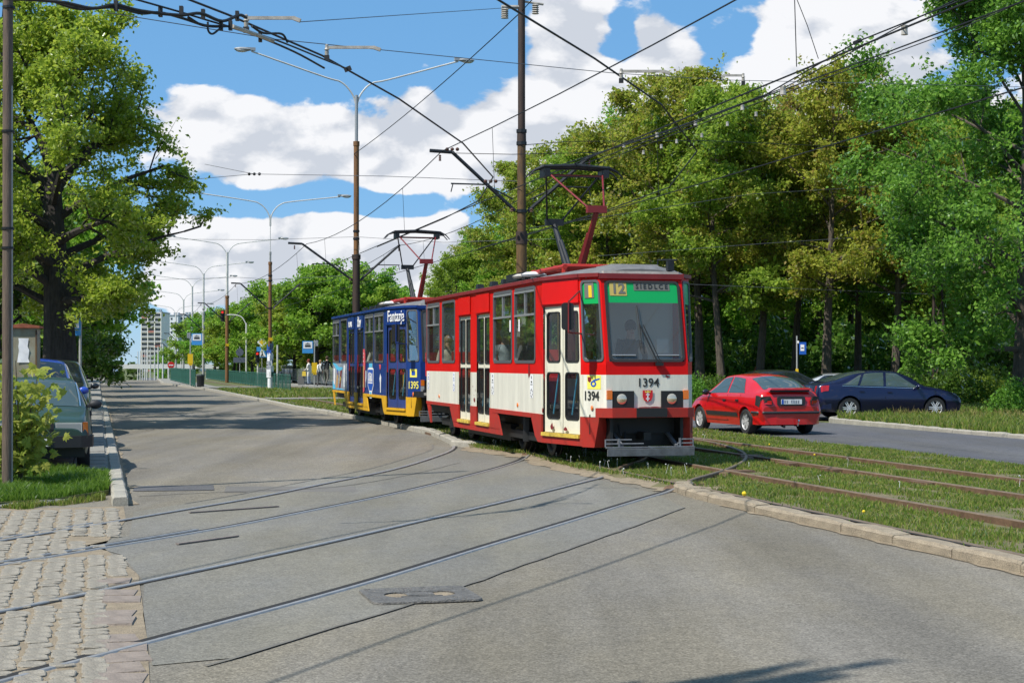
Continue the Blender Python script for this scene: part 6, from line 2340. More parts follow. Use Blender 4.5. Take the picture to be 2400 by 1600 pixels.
def grass(name, n, sample, hgt, mat, wk=0.00042, z=0.05, seed=1, hv=0.5):
    g = np.random.default_rng(seed)
    u, v = sample(g, n)
    X = -TS * u + TC * v
    Y = TC * u + TS * v
    n = len(u)
    d = np.hypot(X, Y)
    w = 0.004 + wk * d
    h = hgt * (0.45 + g.uniform(0, 1, n) ** 1.5 * hv * 2) * (0.55 + 0.9 * clump(u, v, 1.7))
    a = g.uniform(0, 2 * np.pi, n)
    bx, by = np.cos(a) * w / 2, np.sin(a) * w / 2
    lx, ly = g.normal(0, 0.42, n) * h, g.normal(0, 0.42, n) * h
    zz = np.full(n, z) if np.isscalar(z) else z(u, v)
    p0 = np.stack([X - bx, Y - by, zz - 0.01], 1)
    p1 = np.stack([X + bx, Y + by, zz - 0.01], 1)
    m0 = np.stack([X - bx * .8 + lx * .35, Y - by * .8 + ly * .35, zz + h * .6], 1)
    m1 = np.stack([X + bx * .8 + lx * .35, Y + by * .8 + ly * .35, zz + h * .6], 1)
    tp = np.stack([X + lx, Y + ly, zz + h], 1)
    vs = np.stack([p0, p1, m1, m0, tp], 1).reshape(-1, 3)
    k = np.arange(n)[:, None] * 5
    f = np.concatenate([k + np.array([[0, 1, 2]]), k + np.array([[0, 2, 3]]), k + np.array([[3, 2, 4]])], 0)
    return tag(link(name, np_mesh(name, vs, f, M[mat], 3)), kind='stuff')


def near_dist(u, v, pl):
    q = pl[::2]
    d = np.full(len(u), 9.0)
    for a, b in q: d = np.minimum(d, np.hypot(u - a, v - b))
    return d


medz = lambda u, v: np.interp(v, [q for q, _ in MEDP], [h for _, h in MEDP])
SPOTS = [(12.6, 8.2, .5), (16.4, 11.6, .45), (18.3, 10.2, .5), (13.2, 10.2, .4), (20.4, 12.9, .5), (26, 9.8, .5), (16, 13.4, .6), (28.5, 10.2, .5), (13.5, 13.2, .5), (20.6, 7.9, .7), (21.6, 9.4, .5), (17.6, 9.3, .7), (15.2, 9.4, .6), (14.3, 8.9, .5), (24.5, 13.6, .8), (19.5, 13.2, .6), (23.4, 11.9, .5), (27.5, 12.9, .8), (30, 14.1, .9), (22, 12.0, .5)]


def median_sample(u0, u1, bias):
    mu, mv = [a for a, _ in med], [b for _, b in med]

    def f(g, n):
        u = u0 + (u1 - u0) * g.uniform(0, 1, n) ** bias
        v = g.uniform(6.9, 14.55, n)
        lo = np.interp(u, mu, mv)
        keep = (v > lo + 0.02 + 0.12 * g.uniform(0, 1, n)) & (v < 14.5 - 0.12 * g.uniform(0, 1, n))
        for r_ in (VD, VC, VB, VA): keep &= np.abs(v - r_) > 0.05 + 0.09 * g.uniform(0, 1, n)
        keep &= np.abs(v - VD) > 0.15
        if u0 < 31:
            dd = near_dist(u, v, np.concatenate([r_[(r_[:, 1] > 6.5)] for r_ in (R1, R2, R3, R4)]))
            keep &= (dd > 0.06 + 0.08 * g.uniform(0, 1, n))
            for a, b, r_ in SPOTS:
                keep &= (np.hypot(u - a, (v - b) * 1.6) > r_ * g.uniform(0.4, 1.1, n))
        keep &= clump(u, v, 2.3) * 0.7 + 0.3 * clump(u, v, 6.1) + 0.5 * g.uniform(0, 1, n) > 0.58
        return u[keep], v[keep]
    return f


grass('grass', 330000, median_sample(8.5, 31, 1.35), 0.045, 'blade', seed=2, z=medz)
grass('grass', 70000, median_sample(31, 69.5, 1.3), 0.05, 'blade', wk=0.0006, seed=3, z=medz)
grass('grass', 26000, median_sample(72.5, 95, 1.0), 0.12, 'blade', wk=0.0007, seed=4)


def left_sample(g, n):
    u, v = g.uniform(19.3, 24.4, n), g.uniform(-3.2, 0.14, n)
    lim = np.interp(v, [-6, -1.15, -0.5, 0.14], [19.3, 19.35, 19.72, 20.9])
    k = u > lim + 0.04
    return u[k], v[k]


grass('grass', 46000, left_sample, 0.10, 'blade_rich', seed=5, z=0.06)


def weeds_sample(g, n):
    u, v = g.uniform(18.6, 20.6, n), g.uniform(-3.2, 0.1, n)
    lim = np.interp(v, [-6, -1.15, -0.5, 0.14], [19.05, 19.2, 19.6, 20.5])
    k = (np.abs(u - lim + 0.12) < 0.26 * g.uniform(.3, 1, n)) & (clump(u, v, 4) > 0.35)
    return u[k], v[k]


grass('weeds', 30000, weeds_sample, 0.06, 'blade', seed=6, z=0.01)


def isl_sample(g, n):
    u, v = g.uniform(24, 43, n), g.uniform(19.9, 30, n)
    k = (v > np.interp(u, [12, 33.5, 38.5, 41, 42.1, 42.75, 43], [20.1, 20.05, 20.4, 20.5, 20.8, 21.3, 22.2]))
    k &= (v < np.interp(u, [24, 36, 40.5, 42.9, 43], [33, 33, 27, 22.9, 22]))
    return u[k], v[k]


grass('grass', 60000, isl_sample, 0.16, 'blade', wk=0.0005, seed=7, z=0.06)


def seed_sample(g, n):
    u, v = isl_sample(g, n)
    e = np.interp(u, [24, 36, 40.5, 42.9], [30, 27.5, 25.2, 22.6])
    k = (v > e - 1.6 * g.uniform(0.2, 1, len(v))) & (clump(u, v, 2) > 0.3)
    return u[k], v[k]


grass('seeding_grass', 42000, seed_sample, 0.20, 'seed_head', wk=0.00035, seed=8, z=0.06)


def strip_sample(g, n):
    X, Y = g.uniform(6.5, 34, n), 51.8 + 5.2 * g.uniform(0, 1, n)
    return -TS * X + TC * Y, TC * X + TS * Y


grass('grass', 52000, strip_sample, 0.16, 'blade', wk=0.0006, seed=9, z=0.02)


def lane_edge(g, n):
    X = g.uniform(13, 31, n)
    Y = 44.6 - (X - 13) * 0.08 - g.uniform(0.0, 2.4, n)
    return -TS * X + TC * Y, TC * X + TS * Y


grass('grass', 12000, lane_edge, 0.12, 'blade', wk=0.0006, seed=10, z=0.06)
# dandelion clocks and flowers
mb = MB()
g2 = random.Random(8)
for k in range(64):
    if k < 30: u, v = g2.uniform(21, 31), 0
    else: u, v = g2.uniform(12, 60), g2.uniform(7.8, 14.4)
    if k < 30: v = float(np.interp(u, [a for a, _ in med], [b for _, b in med])) + g2.uniform(0.1, 1.2)
    h = g2.uniform(0.08, 0.17)
    q = P(u, v, 0.05)
    mb.tube([q, q + Vector((g2.gauss(0, .02), g2.gauss(0, .02), h))], 0.003, 3)
    mb.ball(q + Vector((0, 0, h)), g2.uniform(0.007, 0.013), 6, 4)
tag(mb.build('dandelion_clocks', M['puff'], norm=False), kind='stuff')
mb = MB()
for k in range(9):
    q = P(g2.uniform(13, 34), g2.uniform(7.7, 14.4), 0.10)
    mb.ball(q, 0.018, 6, 4)
q = P(17.9, 7.62, 0.1)
mb.ball(q, 0.03, 6, 4)
tag(mb.build('dandelion_flowers', M['dandelion'], norm=False), kind='stuff')
# ---------------------------------------------------------------- poles and lamp posts
VP = 9.92


def lamp_post(u, zf, label, base_mats, arm=4.3, rise=1.25, z0=None, r=0.10, group='twin armed lamp posts down the median', brackets=None, v=VP, tilt=0.0):
    z0 = gz(u) if z0 is None else z0
    t = empty('lamp_post', P(u, v, z0), TH, label, 'lamp post', group)
    hs = [0] + [h for h, _ in base_mats]
    for k, (h, m_) in enumerate(base_mats):
        mb = MB()
        rr = r * (1 - 0.28 * k)
        mb.tube([(0, 0, hs[k] - (0.0 if k else 0.2)), (0, 0, h)], rr, 12)
        if k < len(base_mats) - 1: mb.tube([(0, 0, h - .12), (0, 0, h + .06)], rr * 1.18, 12)
        mb.build('pole', M[m_], t, smooth=True)
    for s in (-1, 1):
        mb = MB()
        pts = [(s * 0.03, 0, zf - 0.5), (s * 0.04, 0, zf), (s * 0.22, 0, zf + 0.42), (s * 0.62, 0, zf + 0.80), (s * 1.3, 0, zf + 0.98), (s * arm, 0, zf + rise + 0.1)]
        mb.tube([Vector(p) for p in [tuple(q) for q in _c3(pts)]], 0.034, 7)
        mb.build('arm', M['pole_pale'], t, smooth=True)
        mb = MB()
        c = Vector((s * (arm + 0.32), 0, zf + rise + 0.16))
        mb.ball(c, 0.36, 10, 6, sq=(1.0, 0.36, 0.24))
        mb.box(c + Vector((-s * .3, 0, .02)), (0.36, 0.14, 0.11))
        h = mb.build('lamp_head', M['lamp_grey'], t, smooth=True)
        mb = MB()
        mb.ball(c + Vector((s * .06, 0, -0.05)), 0.24, 10, 6, sq=(1, 0.5, 0.32))
        mb.build('lens', M['clear_lens'], h, smooth=True)
    return t


def _c3(pts, n=5):
    pts = [np.array(p, float) for p in pts]
    ext = [2 * pts[0] - pts[1]] + pts + [2 * pts[-1] - pts[-2]]
    out = []
    for i in range(1, len(ext) - 2):
        p0, p1, p2, p3 = ext[i - 1:i + 3]
        for k in range(n):
            t = k / n
            out.append(0.5 * ((2 * p1) + (-p0 + p2) * t + (2 * p0 - 5 * p1 + 4 * p2 - p3) * t * t + (-p0 + 3 * p1 - 3 * p2 + p3) * t ** 3))
    out.append(ext[-2])
    return out


def insulator(mb, p, r=0.05, n=3, mi=None):
    for k in range(n):
        mb.lathe([(0.012, 0), (r, 0.01), (r * .8, 0.035), (0.012, 0.05)], 8, Vector(p) + Vector((0, 0, k * 0.05)), mi=mi)


def brackets(t, zb, arms, mat='dark_metal'):
    """tram brackets: slanting arms with hangers, local x across the street"""
    for (x, z) in arms:
        s = 1 if x > 0 else -1
        mb = MB()
        mb.tube([(s * 0.16, 0, zb), (x, 0, z)], 0.045, 7)
        mb.tube([(x, 0, z), (x + s * 0.55 if s < 0 else x + .05, 0, z + 0.02)], 0.045, 7)
        mb.build('bracket_arm', M[mat], t)
        mb = MB()
        insulator(mb, (s * 0.24, 0, zb - 0.02), 0.06, 2)
        insulator(mb, (x + (s * 0.3 if s < 0 else 0), 0, z - 0.22), 0.035, 3)
        mb.build('insulator', M['porcelain_brown'], t)
        mb = MB()
        mb.tube([(s * 0.2, 0, zb + 0.28), (s * 0.9, 0, zb + 0.62), (s * 1.75, 0, zb + 0.62)], 0.02, 5)
        mb.tube([(s * 1.7, 0, zb + 0.62), (s * 1.75, 0, zb + 0.42)], 0.014, 5)
        mb.build('steady_arm', M['dark_metal'], t)
    mb = MB()
    for z in (zb - 0.04, zb + 1.6, zb + 1.9):
        mb.tube([(0, 0, z), (0, 0, z + 0.08)], 0.13, 10)
    mb.build('collar', M['dark_metal'], t)


# tall brown pole in the middle
t = empty('tram_pole', P(36.9, VP, 0), TH, 'tall dark brown tram wire pole rising out of the frame behind the red tram', 'pole')
for z0, z1, r_, m_ in ((-0.2, 4.55, 0.135, 'pole_ochre'), (4.55, 4.85, 0.145, 'pole_brown'), (4.85, 7.0, 0.108, 'pole_ochre'), (7.0, 7.25, 0.115, 'pole_brown'), (7.25, 14.5, 0.09, 'pole_brown')):
    mb = MB()
    mb.tube([(0, 0, z0), (0, 0, z1)], [r_, r_ * 0.96], 14)
    mb.build('pole_section', M[m_], t, smooth=True)
brackets(t, 5.35, [(-1.72, 6.72), (1.72, 6.72)])
mb = MB()
insulator(mb, (0.35, 0, 10.15), 0.09, 5)
mb.tube([(0, 0, 10.45), (0.55, 0, 10.4)], 0.03, 6)
insulator(mb, (-0.42, 0, 10.0), 0.1, 5)
mb.tube([(0, 0, 10.3), (-0.5, 0, 10.28)], 0.05, 6)
mb.build('upper_insulator', M['porcelain'], t)
# lamp posts
t = lamp_post(62.2, 12.0, 'nearest twin armed lamp post, rusty tube behind the blue tram', [(5.9, 'pole_brown'), (10.4, 'pole_rust'), (12.3, 'lamp_grey')], arm=4.15, rise=1.75, r=0.15)
brackets(t, 4.95, [(-2.15, 6.35), (1.72, 6.35)])
POSTS = [(94.6, 10.3, 'twin armed lamp post with a bill plastered foot by the green fence', [(2.2, 'paper'), (7.6, 'pole_rust'), (8.2, 'pole_grey'), (10.5, 'pole_pale')]),
         (127.0, 10.2, 'rust brown twin armed lamp post standing at the green fence end', [(6.9, 'pole_rust'), (10.4, 'pole_pale')]),
         (156.0, 10.1, 'grey twin armed lamp post beside the trash bin and short fence', [(6.5, 'pole_grey'), (10.3, 'pole_pale')]),
         (175.0, 10.2, 'grey twin armed lamp post behind the left tram stop sign', [(6.5, 'pole_grey'), (10.4, 'pole_pale')]),
         (193.0, 10.2, 'grey twin armed lamp post left of the tram stop sign in front of the flats', [(6.5, 'pole_grey'), (10.4, 'pole_pale')]),
         (212.0, 10.2, 'slim twin armed lamp post farthest left, against the tall flats', [(6.5, 'pole_grey'), (10.4, 'pole_pale')])]
for u, zf, lab, bm in POSTS:
    zl = gz(u)
    t = lamp_post(u, zf, lab, bm, arm=4.2, rise=1.25, r=0.14 if u < 130 else 0.13)
    brackets(t, 4.9, [(-1.75, 6.35), (1.75, 6.35)])
    if u < 160:
        mb = MB()
        mb.box((0.0, -0.15, 3.05), (0.26, 0.03, 0.2))
        mb.build('yellow_label', M['sign_yellow'], t)
mb = MB()
g = random.Random(3)
root = [o for o in COL.objects if o.get('label', '').startswith('twin armed lamp post with a bill')][0]
for k in range(26):
    a, z = g.uniform(-math.pi, 0.2), g.uniform(0.9, 2.75)
    w, h = g.uniform(.06, .16), g.uniform(.08, .24)
    d = Vector((math.cos(a), math.sin(a), 0))
    tt = Vector((-d.y, d.x, 0))
    c = d * (0.147 + k * 0.0008) + Vector((0, 0, z))
    b = MB()
    b.quad(c - tt * w - Vector((0, 0, h)), c + tt * w - Vector((0, 0, h)), c + tt * w + Vector((0, 0, h)), c - tt * w + Vector((0, 0, h)))
    b.build('bill', M[['paper', 'print_white', 'print_grey', 'print_blue', 'fence_green'][k % 5]], root)
FARP = [234, 255, 275, 292, 316, 339, 352, 372, 392, 415]
for k, u in enumerate(FARP):
    t = empty('tram_pole', P(u, VP, gz(u)), TH, 'slim pale tram pole beyond the crest, ' + ['first', 'second', 'third', 'fourth', 'fifth', 'sixth', 'seventh', 'eighth', 'ninth', 'tenth'][k] + ' of the row from the lamp posts', 'pole', 'pale tram poles beyond the crest')
    mb = MB()
    mb.tube([(0, 0, 0), (0, 0, 8.6)], [0.14, 0.10], 8)
    mb.build('pole', M['pole_pale'], t, smooth=True)
    if k < 4:
        mb = MB()
        mb.tube([(0, 0, 8.0), (-1.7, 0, 8.5)], 0.04, 5)
        mb.tube([(0, 0, 8.4), (-1.2, 0, 8.5), (-1.9, 0, 8.0)] if False else [(0, 0, 7.2), (1.7, 0, 8.3)], 0.04, 5)
        mb.build('bracket_arm', M['dark_metal'], t)
# left pole
t = empty('wooden_pole', Vector((-6.50, 20.3, 0.05)), 0, 'weathered grey brown pole at the left edge with a thin pipe strapped on', 'pole')
mb = MB()
mb.tube([(0.02, 0, 0), (-0.01, 0, 9.5)], [0.072, 0.060], 12)
mb.build('pole', M['pole_wood'], t, smooth=True)
mb = MB()
mb.tube([(0.078, -0.02, 0), (0.058, -0.02, 5.2)], 0.014, 6)
mb.build('pipe', M['pole_grey'], t)
mb = MB()
for z in (3.1, 3.35, 4.6, 6.2):
    mb.tube([(0.01, 0, z), (0.01, 0, z + 0.03)], 0.08, 12)
mb.build('strap', M['dark_metal'], t)
# lattice mast at the wood's edge
q = at(2195, 870, 58.5)
t = empty('lattice_mast', Vector((q.x, q.y, 0)), 0.3, 'thin brown lattice mast standing in the shade of the wood', 'mast')
mb = MB()
for a in ((-.28, -.2), (.28, -.2), (0, .3)):
    mb.tube([(a[0], a[1], 0), (a[0] * .35, a[1] * .35, 7.2)], 0.045, 6)
for k in range(7):
    z = k
    f, f2 = 1 - .65 * z / 7.2, 1 - .65 * (z + 1) / 7.2
    mb.tube([(-.28 * f, -.2 * f, z), (.28 * f2, -.2 * f2, z + 1)], 0.02, 4)
    mb.tube([(.28 * f, -.2 * f, z + .1), (0, .3 * f2, z + 1)], 0.02, 4)
mb.build('frame', M['pole_brown'], t)
mb = MB()
mb.tube([(.42, 0, 0), (.40, 0, 2.6)], 0.03, 6)
mb.tube([(.40, 0, 2.6), (-.1, 0, 3.2)], 0.03, 6)
mb.tube([(.41, 0, 1.2), (.05, 0, 0.2)], 0.03, 6)
mb.build('brace', M['pole_grey'], t)


# ---------------------------------------------------------------- overhead wires
def sag(a, b, s, n=10):
    a, b = Vector(a), Vector(b)
    return [a + (b - a) * (i / n) - Vector((0, 0, 4 * s * (i / n) * (1 - i / n))) for i in range(n + 1)]


def wire(name, label, pts, r=0.011, cat='wire', mat='wire', n=5):
    mb = MB()
    mb.tube(pts, r, n)
    o = mb.build(name, M[mat], None, smooth=True)
    return tag(o, label, cat)


ZC = 5.24


def chain(pts):
    return [P(u, v, z) for u, v, z in pts]


wire('contact_wire', 'straight contact wire over the track the trams stand on', chain([(2, 8.3, ZC), (36.9, 8.25, ZC + .02), (62, 8.3, ZC), (95, 8.3, ZC), (150, 8.3, ZC), (200, 8.3, ZC + gz(200))]), 0.012)
wire('contact_wire', 'straight contact wire over the far track, beside the wood', chain([(2, 11.5, ZC), (36.9, 11.6, ZC), (62, 11.5, ZC), (95, 11.5, ZC), (150, 11.5, ZC), (200, 11.5, ZC + gz(200))]), 0.012)


def branch_wire(a, b, step):
    c = 0.5 * (a[np.linspace(0, len(a) - 1, 40).astype(int)] + b[np.linspace(0, len(b) - 1, 40).astype(int)])
    return [P(u, v, 5.25 + 0.34 * min(max((29 - u) / 9, 0), 1)) for u, v in c[::step]]


wire('contact_wire', 'contact wire of the near branch, running from upper left down to the tram', branch_wire(R1, R2, 4) + [P(48, 8.3, ZC)], 0.014)
wire('contact_wire', 'contact wire of the second branch, entering at top centre', branch_wire(R3, R4, 4) + [P(48, 11.5, ZC)], 0.014)
# carrying wire over each straight track, with droppers
SUP = [(-12, 6.9), (36.9, 6.74), (62.2, 6.35), (94.6, 6.35), (127, 6.35), (156, 6.3), (193, 6.35 + gz(193))]
for v, lab in ((7.95, 'black carrying wire with droppers over the trams, climbing to the top edge'), (11.6, 'black carrying wire with droppers over the far track, crossing in front of the wood')):
    pts = []
    for (a, za), (b, zb) in zip(SUP, SUP[1:]):
        pts += sag(P(a, v if a > 0 else v + .2, za), P(b, v, zb), 0.42, 10)[:-1]
    pts.append(P(SUP[-1][0], v, SUP[-1][1]))
    w = wire('carrying_wire', lab, pts, 0.012)
    mb = MB()
    for i in range(3, len(pts) - 1, 3):
        q = pts[i]
        if q.y < 170: mb.tube([q, Vector((q.x + 0.05, q.y + 0.1, ZC + gz(q.y)))], 0.006, 4)
    mb.build('dropper', M['wire'], w)


def zat(px, py, Y): return at(px, py, Y)


pole_top = P(36.9, VP, 10.2)
wire('span_wire', 'thick span wire from the nearest lamp post up to the tall brown pole', sag(P(62.2, VP - .1, 9.95), pole_top, 0.15), 0.014)
wire('span_wire', 'span wire leaving the tall brown pole for the top edge, rightwards', sag(pole_top, at(1400, -170, 32), 0.0), 0.012)
wire('span_wire', 'thin span wire across the street level with the white arms', [at(250, 30, 21), at(640, 92, 22.5), at(1000, 128, 25), at(1440, 172, 28), at(1700, 188, 32), at(2450, 205, 40)], 0.0065, mat='wire_grey')
wire('span_wire', 'thin span wire from the white arm by the black cables to the tall pole', [at(702, 52, 22), at(1200, 18, 37)], 0.0065, mat='wire_grey')
wire('span_wire', 'long thin wire under the clouds from the left tree to the tall pole', [at(480, 385, 45), at(595, 408, 44), at(900, 413, 41), at(1210, 425, 38)], 0.008, mat='wire_grey')
wire('span_wire', 'thin wire branching left to the trees from the insulator chain', [at(400, 425, 46), at(595, 408, 44)], 0.008, mat='wire_grey')
wire('span_wire', 'cross wire from the tall brown pole over the pantograph towards the wood', [P(36.9, VP, 6.95), at(1330, 332, 40), at(1650, 330, 44), at(2000, 345, 50)], 0.009)
wire('span_wire', 'lower cross wire along the bracket arms of the tall pole', [P(36.9, VP - 1.75, 6.7), at(1200, 362, 37), at(1400, 358, 38)], 0.009)
wire('span_wire', 'thin cross wire at the second pole, level with its brackets', [at(300, 560, 66), at(620, 562, 64), at(835, 555, 62.2), at(1040, 568, 60), at(1300, 560, 60)], 0.009, mat='wire_grey')
wire('span_wire', 'faint wire low over the road between the lamp posts', [at(350, 656, 100), at(560, 650, 97), at(640, 655, 95), at(920, 640, 90)], 0.012, mat='wire_grey')
wire('span_wire', 'thin wire slanting from the top edge to the contact wires at upper right', [at(1866, -5, 27), at(1892, 60, 27), at(1918, 138, 27)], 0.0075)
wire('feeder_wire', 'upper feeder wire rising to the top right corner', [at(1240, 410, 37), at(1560, 310, 29), at(1795, 222, 25), at(2010, 98, 22), at(2285, -12, 19)], 0.011)
wire('feeder_wire', 'second feeder wire just below the first at upper right', [at(1300, 410, 37), at(1600, 300, 29), at(1840, 205, 25), at(2110, 62, 22), at(2265, -12, 19)], 0.009)
wire('feeder_wire', 'third feeder wire passing under the first two into the right maple', [at(1395, 385, 38), at(1720, 262, 34), at(2000, 160, 32), at(2240, 72, 31), at(2420, -5, 30)], 0.011)
wire('feeder_wire', 'low dark wire crossing the lower crowns of the wood', [at(1240, 535, 45), at(1760, 455, 52), at(2420, 415, 58)], 0.009, mat='wire_grey')
wire('feeder_wire', 'faint wire across the wood at half height, left of the lattice mast', [at(1400, 600, 56), at(1800, 570, 57), at(2195, 545, 58), at(2420, 530, 58)], 0.009, mat='wire_grey')
wire('feeder_wire', 'faint wire across the wood above the parked cars', [at(1590, 665, 57), at(2195, 690, 58.5), at(2420, 700, 58.5)], 0.009, mat='wire_grey')
# insulators strung on those wires, dangling weights
spool = empty('insulator_string', (0, 0, 0), 0, 'small pale insulators hanging one after another on the feeder wires over the wood', 'insulators', None)
for px, py, Y in ((2120, 62, 22), (1835, 205, 25), (1740, 245, 27), (1630, 282, 29), (1540, 310, 30), (1462, 335, 33), (1772, 262, 33), (1705, 285, 34), (1645, 312, 35), (1586, 326, 36), (1550, 338, 36), (1508, 352, 37)):
    mb = MB()
    s_ = 0.05 if Y < 26 else 0.034
    mb.lathe([(0.01, -1.5 * s_), (s_, -1.4 * s_), (s_ * .85, 0), (s_, 1.2 * s_), (0.01, 1.4 * s_)], 8, at(px, py, Y) - Vector((0, 0, 0.05)))
    mb.build('insulator', M['porcelain'], spool)
for px, py, Y, lab in ((596, 408, 44, 'string of small insulators where the long thin wires join'), (1060, 350, 37.4, 'pair of brown insulators at the left bracket arm tip'), (1150, 425, 37.5, 'pair of brown insulators on the contact wire by the tall pole')):
    mb = MB()
    for k in range(3):
        mb.ball(at(px + (k - 1) * 12, py, Y), 0.045, 8, 5)
    tag(mb.build('insulator_pair', M['porcelain_brown'] if Y < 40 else M['black'], None), lab, 'insulators')


# white pull-off arms on the branch wires
def pull_off(p, L_, label, yaw):
    t = empty('pull_off_arm', p, yaw, label, 'insulator arm')
    mb = MB()
    mb.lathe([(0.022, 0), (0.026, 0.045), (0.016, 0.055), (0.034, 0.065), (0.02, 0.085), (0.02, 0.125), (0.006, 0.135)], 10, (0, 0, 0.01))
    mb.build('insulator', M['porcelain'], t, smooth=True)
    mb = MB()
    mb.box((L_ * 0.48, 0, 0.105), (L_ * 0.9, 0.025, 0.034))
    mb.bar((L_ * 0.9, 0, 0.105), (L_ * 1.04, 0, 0.075), 0.04, 0.04)
    mb.build('arm', M['porcelain'], t)
    mb = MB()
    mb.box((0, 0, -0.02), (0.06, 0.04, 0.06))
    mb.build('clamp', M['black'], t)
    return t


pull_off(at(577, 66, 16.6), 0.55, 'white insulator arm by the thick black cables at upper left', 0)
pull_off(at(766, 132, 18.9), 0.62, 'white insulator arm left above the nearest lamp post', 0)
pull_off(at(1456, 186, 20.8), 0.62, 'white insulator arm in front of the clouds right of the tall pole', 0)
pull_off(at(1742, 192, 26), 0.35, 'small grey insulator arm before the wood', math.pi)
# bundle of thick cables clamped along the near branch wire
bt = empty('cable_bundle', (0, 0, 0), 0, 'bundle of thick black looping cables clamped to the wire at upper left', 'cables')
for lab_, pts, r_ in (('cable', [(-40, -6, 14.4), (130, 4, 14.6), (215, 20, 14.8), (270, 12, 15), (330, 26, 15.2), (420, 36, 15.5), (470, 32, 15.7), (520, 50, 16), (560, 36, 16.3), (577, 42, 16.5)], 0.017),
                      ('cable', [(100, -6, 14.6), (160, 16, 14.7), (200, 22, 14.8), (270, 18, 15), (330, 32, 15.2), (375, 30, 15.4), (430, 44, 15.6), (480, 60, 15.8), (520, 62, 16)], 0.014),
                      ('cable', [(440, 40, 15.6), (470, 58, 15.7), (500, 63, 15.9), (540, 62, 16.1)], 0.013), ('cable', [(487, 52, 15.8), (488, 72, 15.8), (498, 80, 15.85), (515, 68, 15.95)], 0.011),
                      ('cable', [(590, 62, 16.6), (618, 78, 16.8), (660, 80, 17.2), (674, 100, 17.3)], 0.013), ('carrier', [(300, -6, 15.0), (420, 28, 15.6), (520, 58, 16.1), (640, 92, 17), (760, 140, 18.5), (815, 162, 19.5)], 0.010),
                      ('carrier', [(520, 58, 16.1), (600, 84, 16.7), (690, 122, 17.7), (760, 160, 18.4)], 0.012)):
    mb = MB()
    mb.tube([Vector(q_) for q_ in _c3([tuple(at(*q_)) for q_ in pts], 5)], r_, 6)
    mb.build(lab_, M['black'], bt, smooth=True)
for px, py, Y in ((272, 14, 15), (376, 28, 15.4), (476, 34, 15.8), (556, 38, 16.3), (610, 88, 16.8), (425, 27, 15.6), (518, 60, 16.0), (540, 60, 16.1)):
    mb = MB()
    mb.box(at(px, py, Y), (0.035, 0.05, 0.1))
    mb.build('cable_clamp', M['black'], bt)
mb = MB()
mb.tube([at(545, 62, 16.2), at(585, 76, 16.5), at(640, 96, 17)], 0.022, 8)
mb.build('section_insulator', M['porcelain'], bt)
for px, py, Y, d in ((2010, 98, 22, 0.12), (815, 162, 19.5, 0.09)):
    mb = MB()
    mb.box(at(px, py, Y), (d, 0.05, 0.05), rot=(0, -.4, 0))
    tag(mb.build('wire_clamp', M['black'], None), 'dark clamp on the feeder wire at upper right' if px > 1000 else 'dark clamp on the wire above the nearest lamp post', 'clamp')


# ---------------------------------------------------------------- fences
def fence(name, label, pts, h, mat, gap=0.30, post=2.0, cap=260):
    root = empty(name, pts[0], 0, label, 'fence')
    o0 = pts[0]
    nb = 0
    bars = MB()
    bmesh_ = None
    for a, b in zip(pts, pts[1:]):
        d = b - a
        L_ = d.length
        dn = d / L_
        for z in (0.12, h - 0.03):
            mb = MB()
            mb.bar(a - o0 + Vector((0, 0, z)), b - o0 + Vector((0, 0, z)), 0.045)
            mb.build('rail', M[mat], root)
        for k in range(int(L_ / post) + 1):
            mb = MB()
            c = a - o0 + dn * min(k * post, L_)
            mb.tube([c, c + Vector((0, 0, h + 0.02))], 0.032, 6)
            mb.build('post', M[mat], root)
        if bmesh_ is None:
            mb = MB()
            mb.box((0, 0, h / 2), (0.022, 0.022, h - 0.16))
            bmesh_ = mb.mesh('bar', M[mat])
        for k in range(1, int(L_ / gap)):
            if nb < cap:
                link('bar', bmesh_, root, a - o0 + dn * (k * gap))
            else:
                bars.add([Vector(v.co) + a - o0 + dn * (k * gap) for v in bmesh_.vertices], [tuple(p.vertices) for p in bmesh_.polygons])
            nb += 1
    if bars.f: tag(bars.build('bars_beyond', M[mat], root), kind='stuff')
    return root


fence('railing', 'short green railing at the near end of the left tram platform', [P(u, 5.95, 0.12) for u in (101.5, 120, 137)], 1.1, 'fence_green')
fence('railing', 'long green railing between the tracks behind the lamp posts', [P(u, 10.3, 0.03) for u in (87.6, 105, 130, 158)], 0.98, 'fence_green')
fence('railing', 'dark grey railing at the back of the far platform behind the people', [P(u, 14.55, 0.2) for u in (86, 110, 150)], 0.98, 'fence_grey', gap=0.3)
# bin
t = empty('litter_bin', P(101.0, 6.25, 0.14), TH, 'dark grey litter bin at the near end of the short green railing', 'bin')
mb = MB()
mb.lathe([(0.22, 0), (0.26, 0.75), (0.27, 0.78), (0.24, 0.78), (0.22, 0.7), (0.001, 0.66)], 12)
mb.build('body', M['dark_metal'], t, smooth=True)
mb = MB()
mb.lathe([(0.275, 0.70), (0.28, 0.78), (0.275, 0.80)], 12)
mb.build('rim', M['fence_grey'], t)


# ---------------------------------------------------------------- signs
def post(t, h, mat='pole_grey', r=0.03):
    mb = MB()
    mb.tube([(0, 0, 0), (0, 0, h)], r, 8)
    mb.build('post', M[mat], t)


def panel(t, name, x, z, w, h, mat, y=-0.04, d=0.02, parent=None):
    mb = MB()
    mb.box((x, y, z), (w, d, h))
    return mb.build(name, M[mat], parent or t)


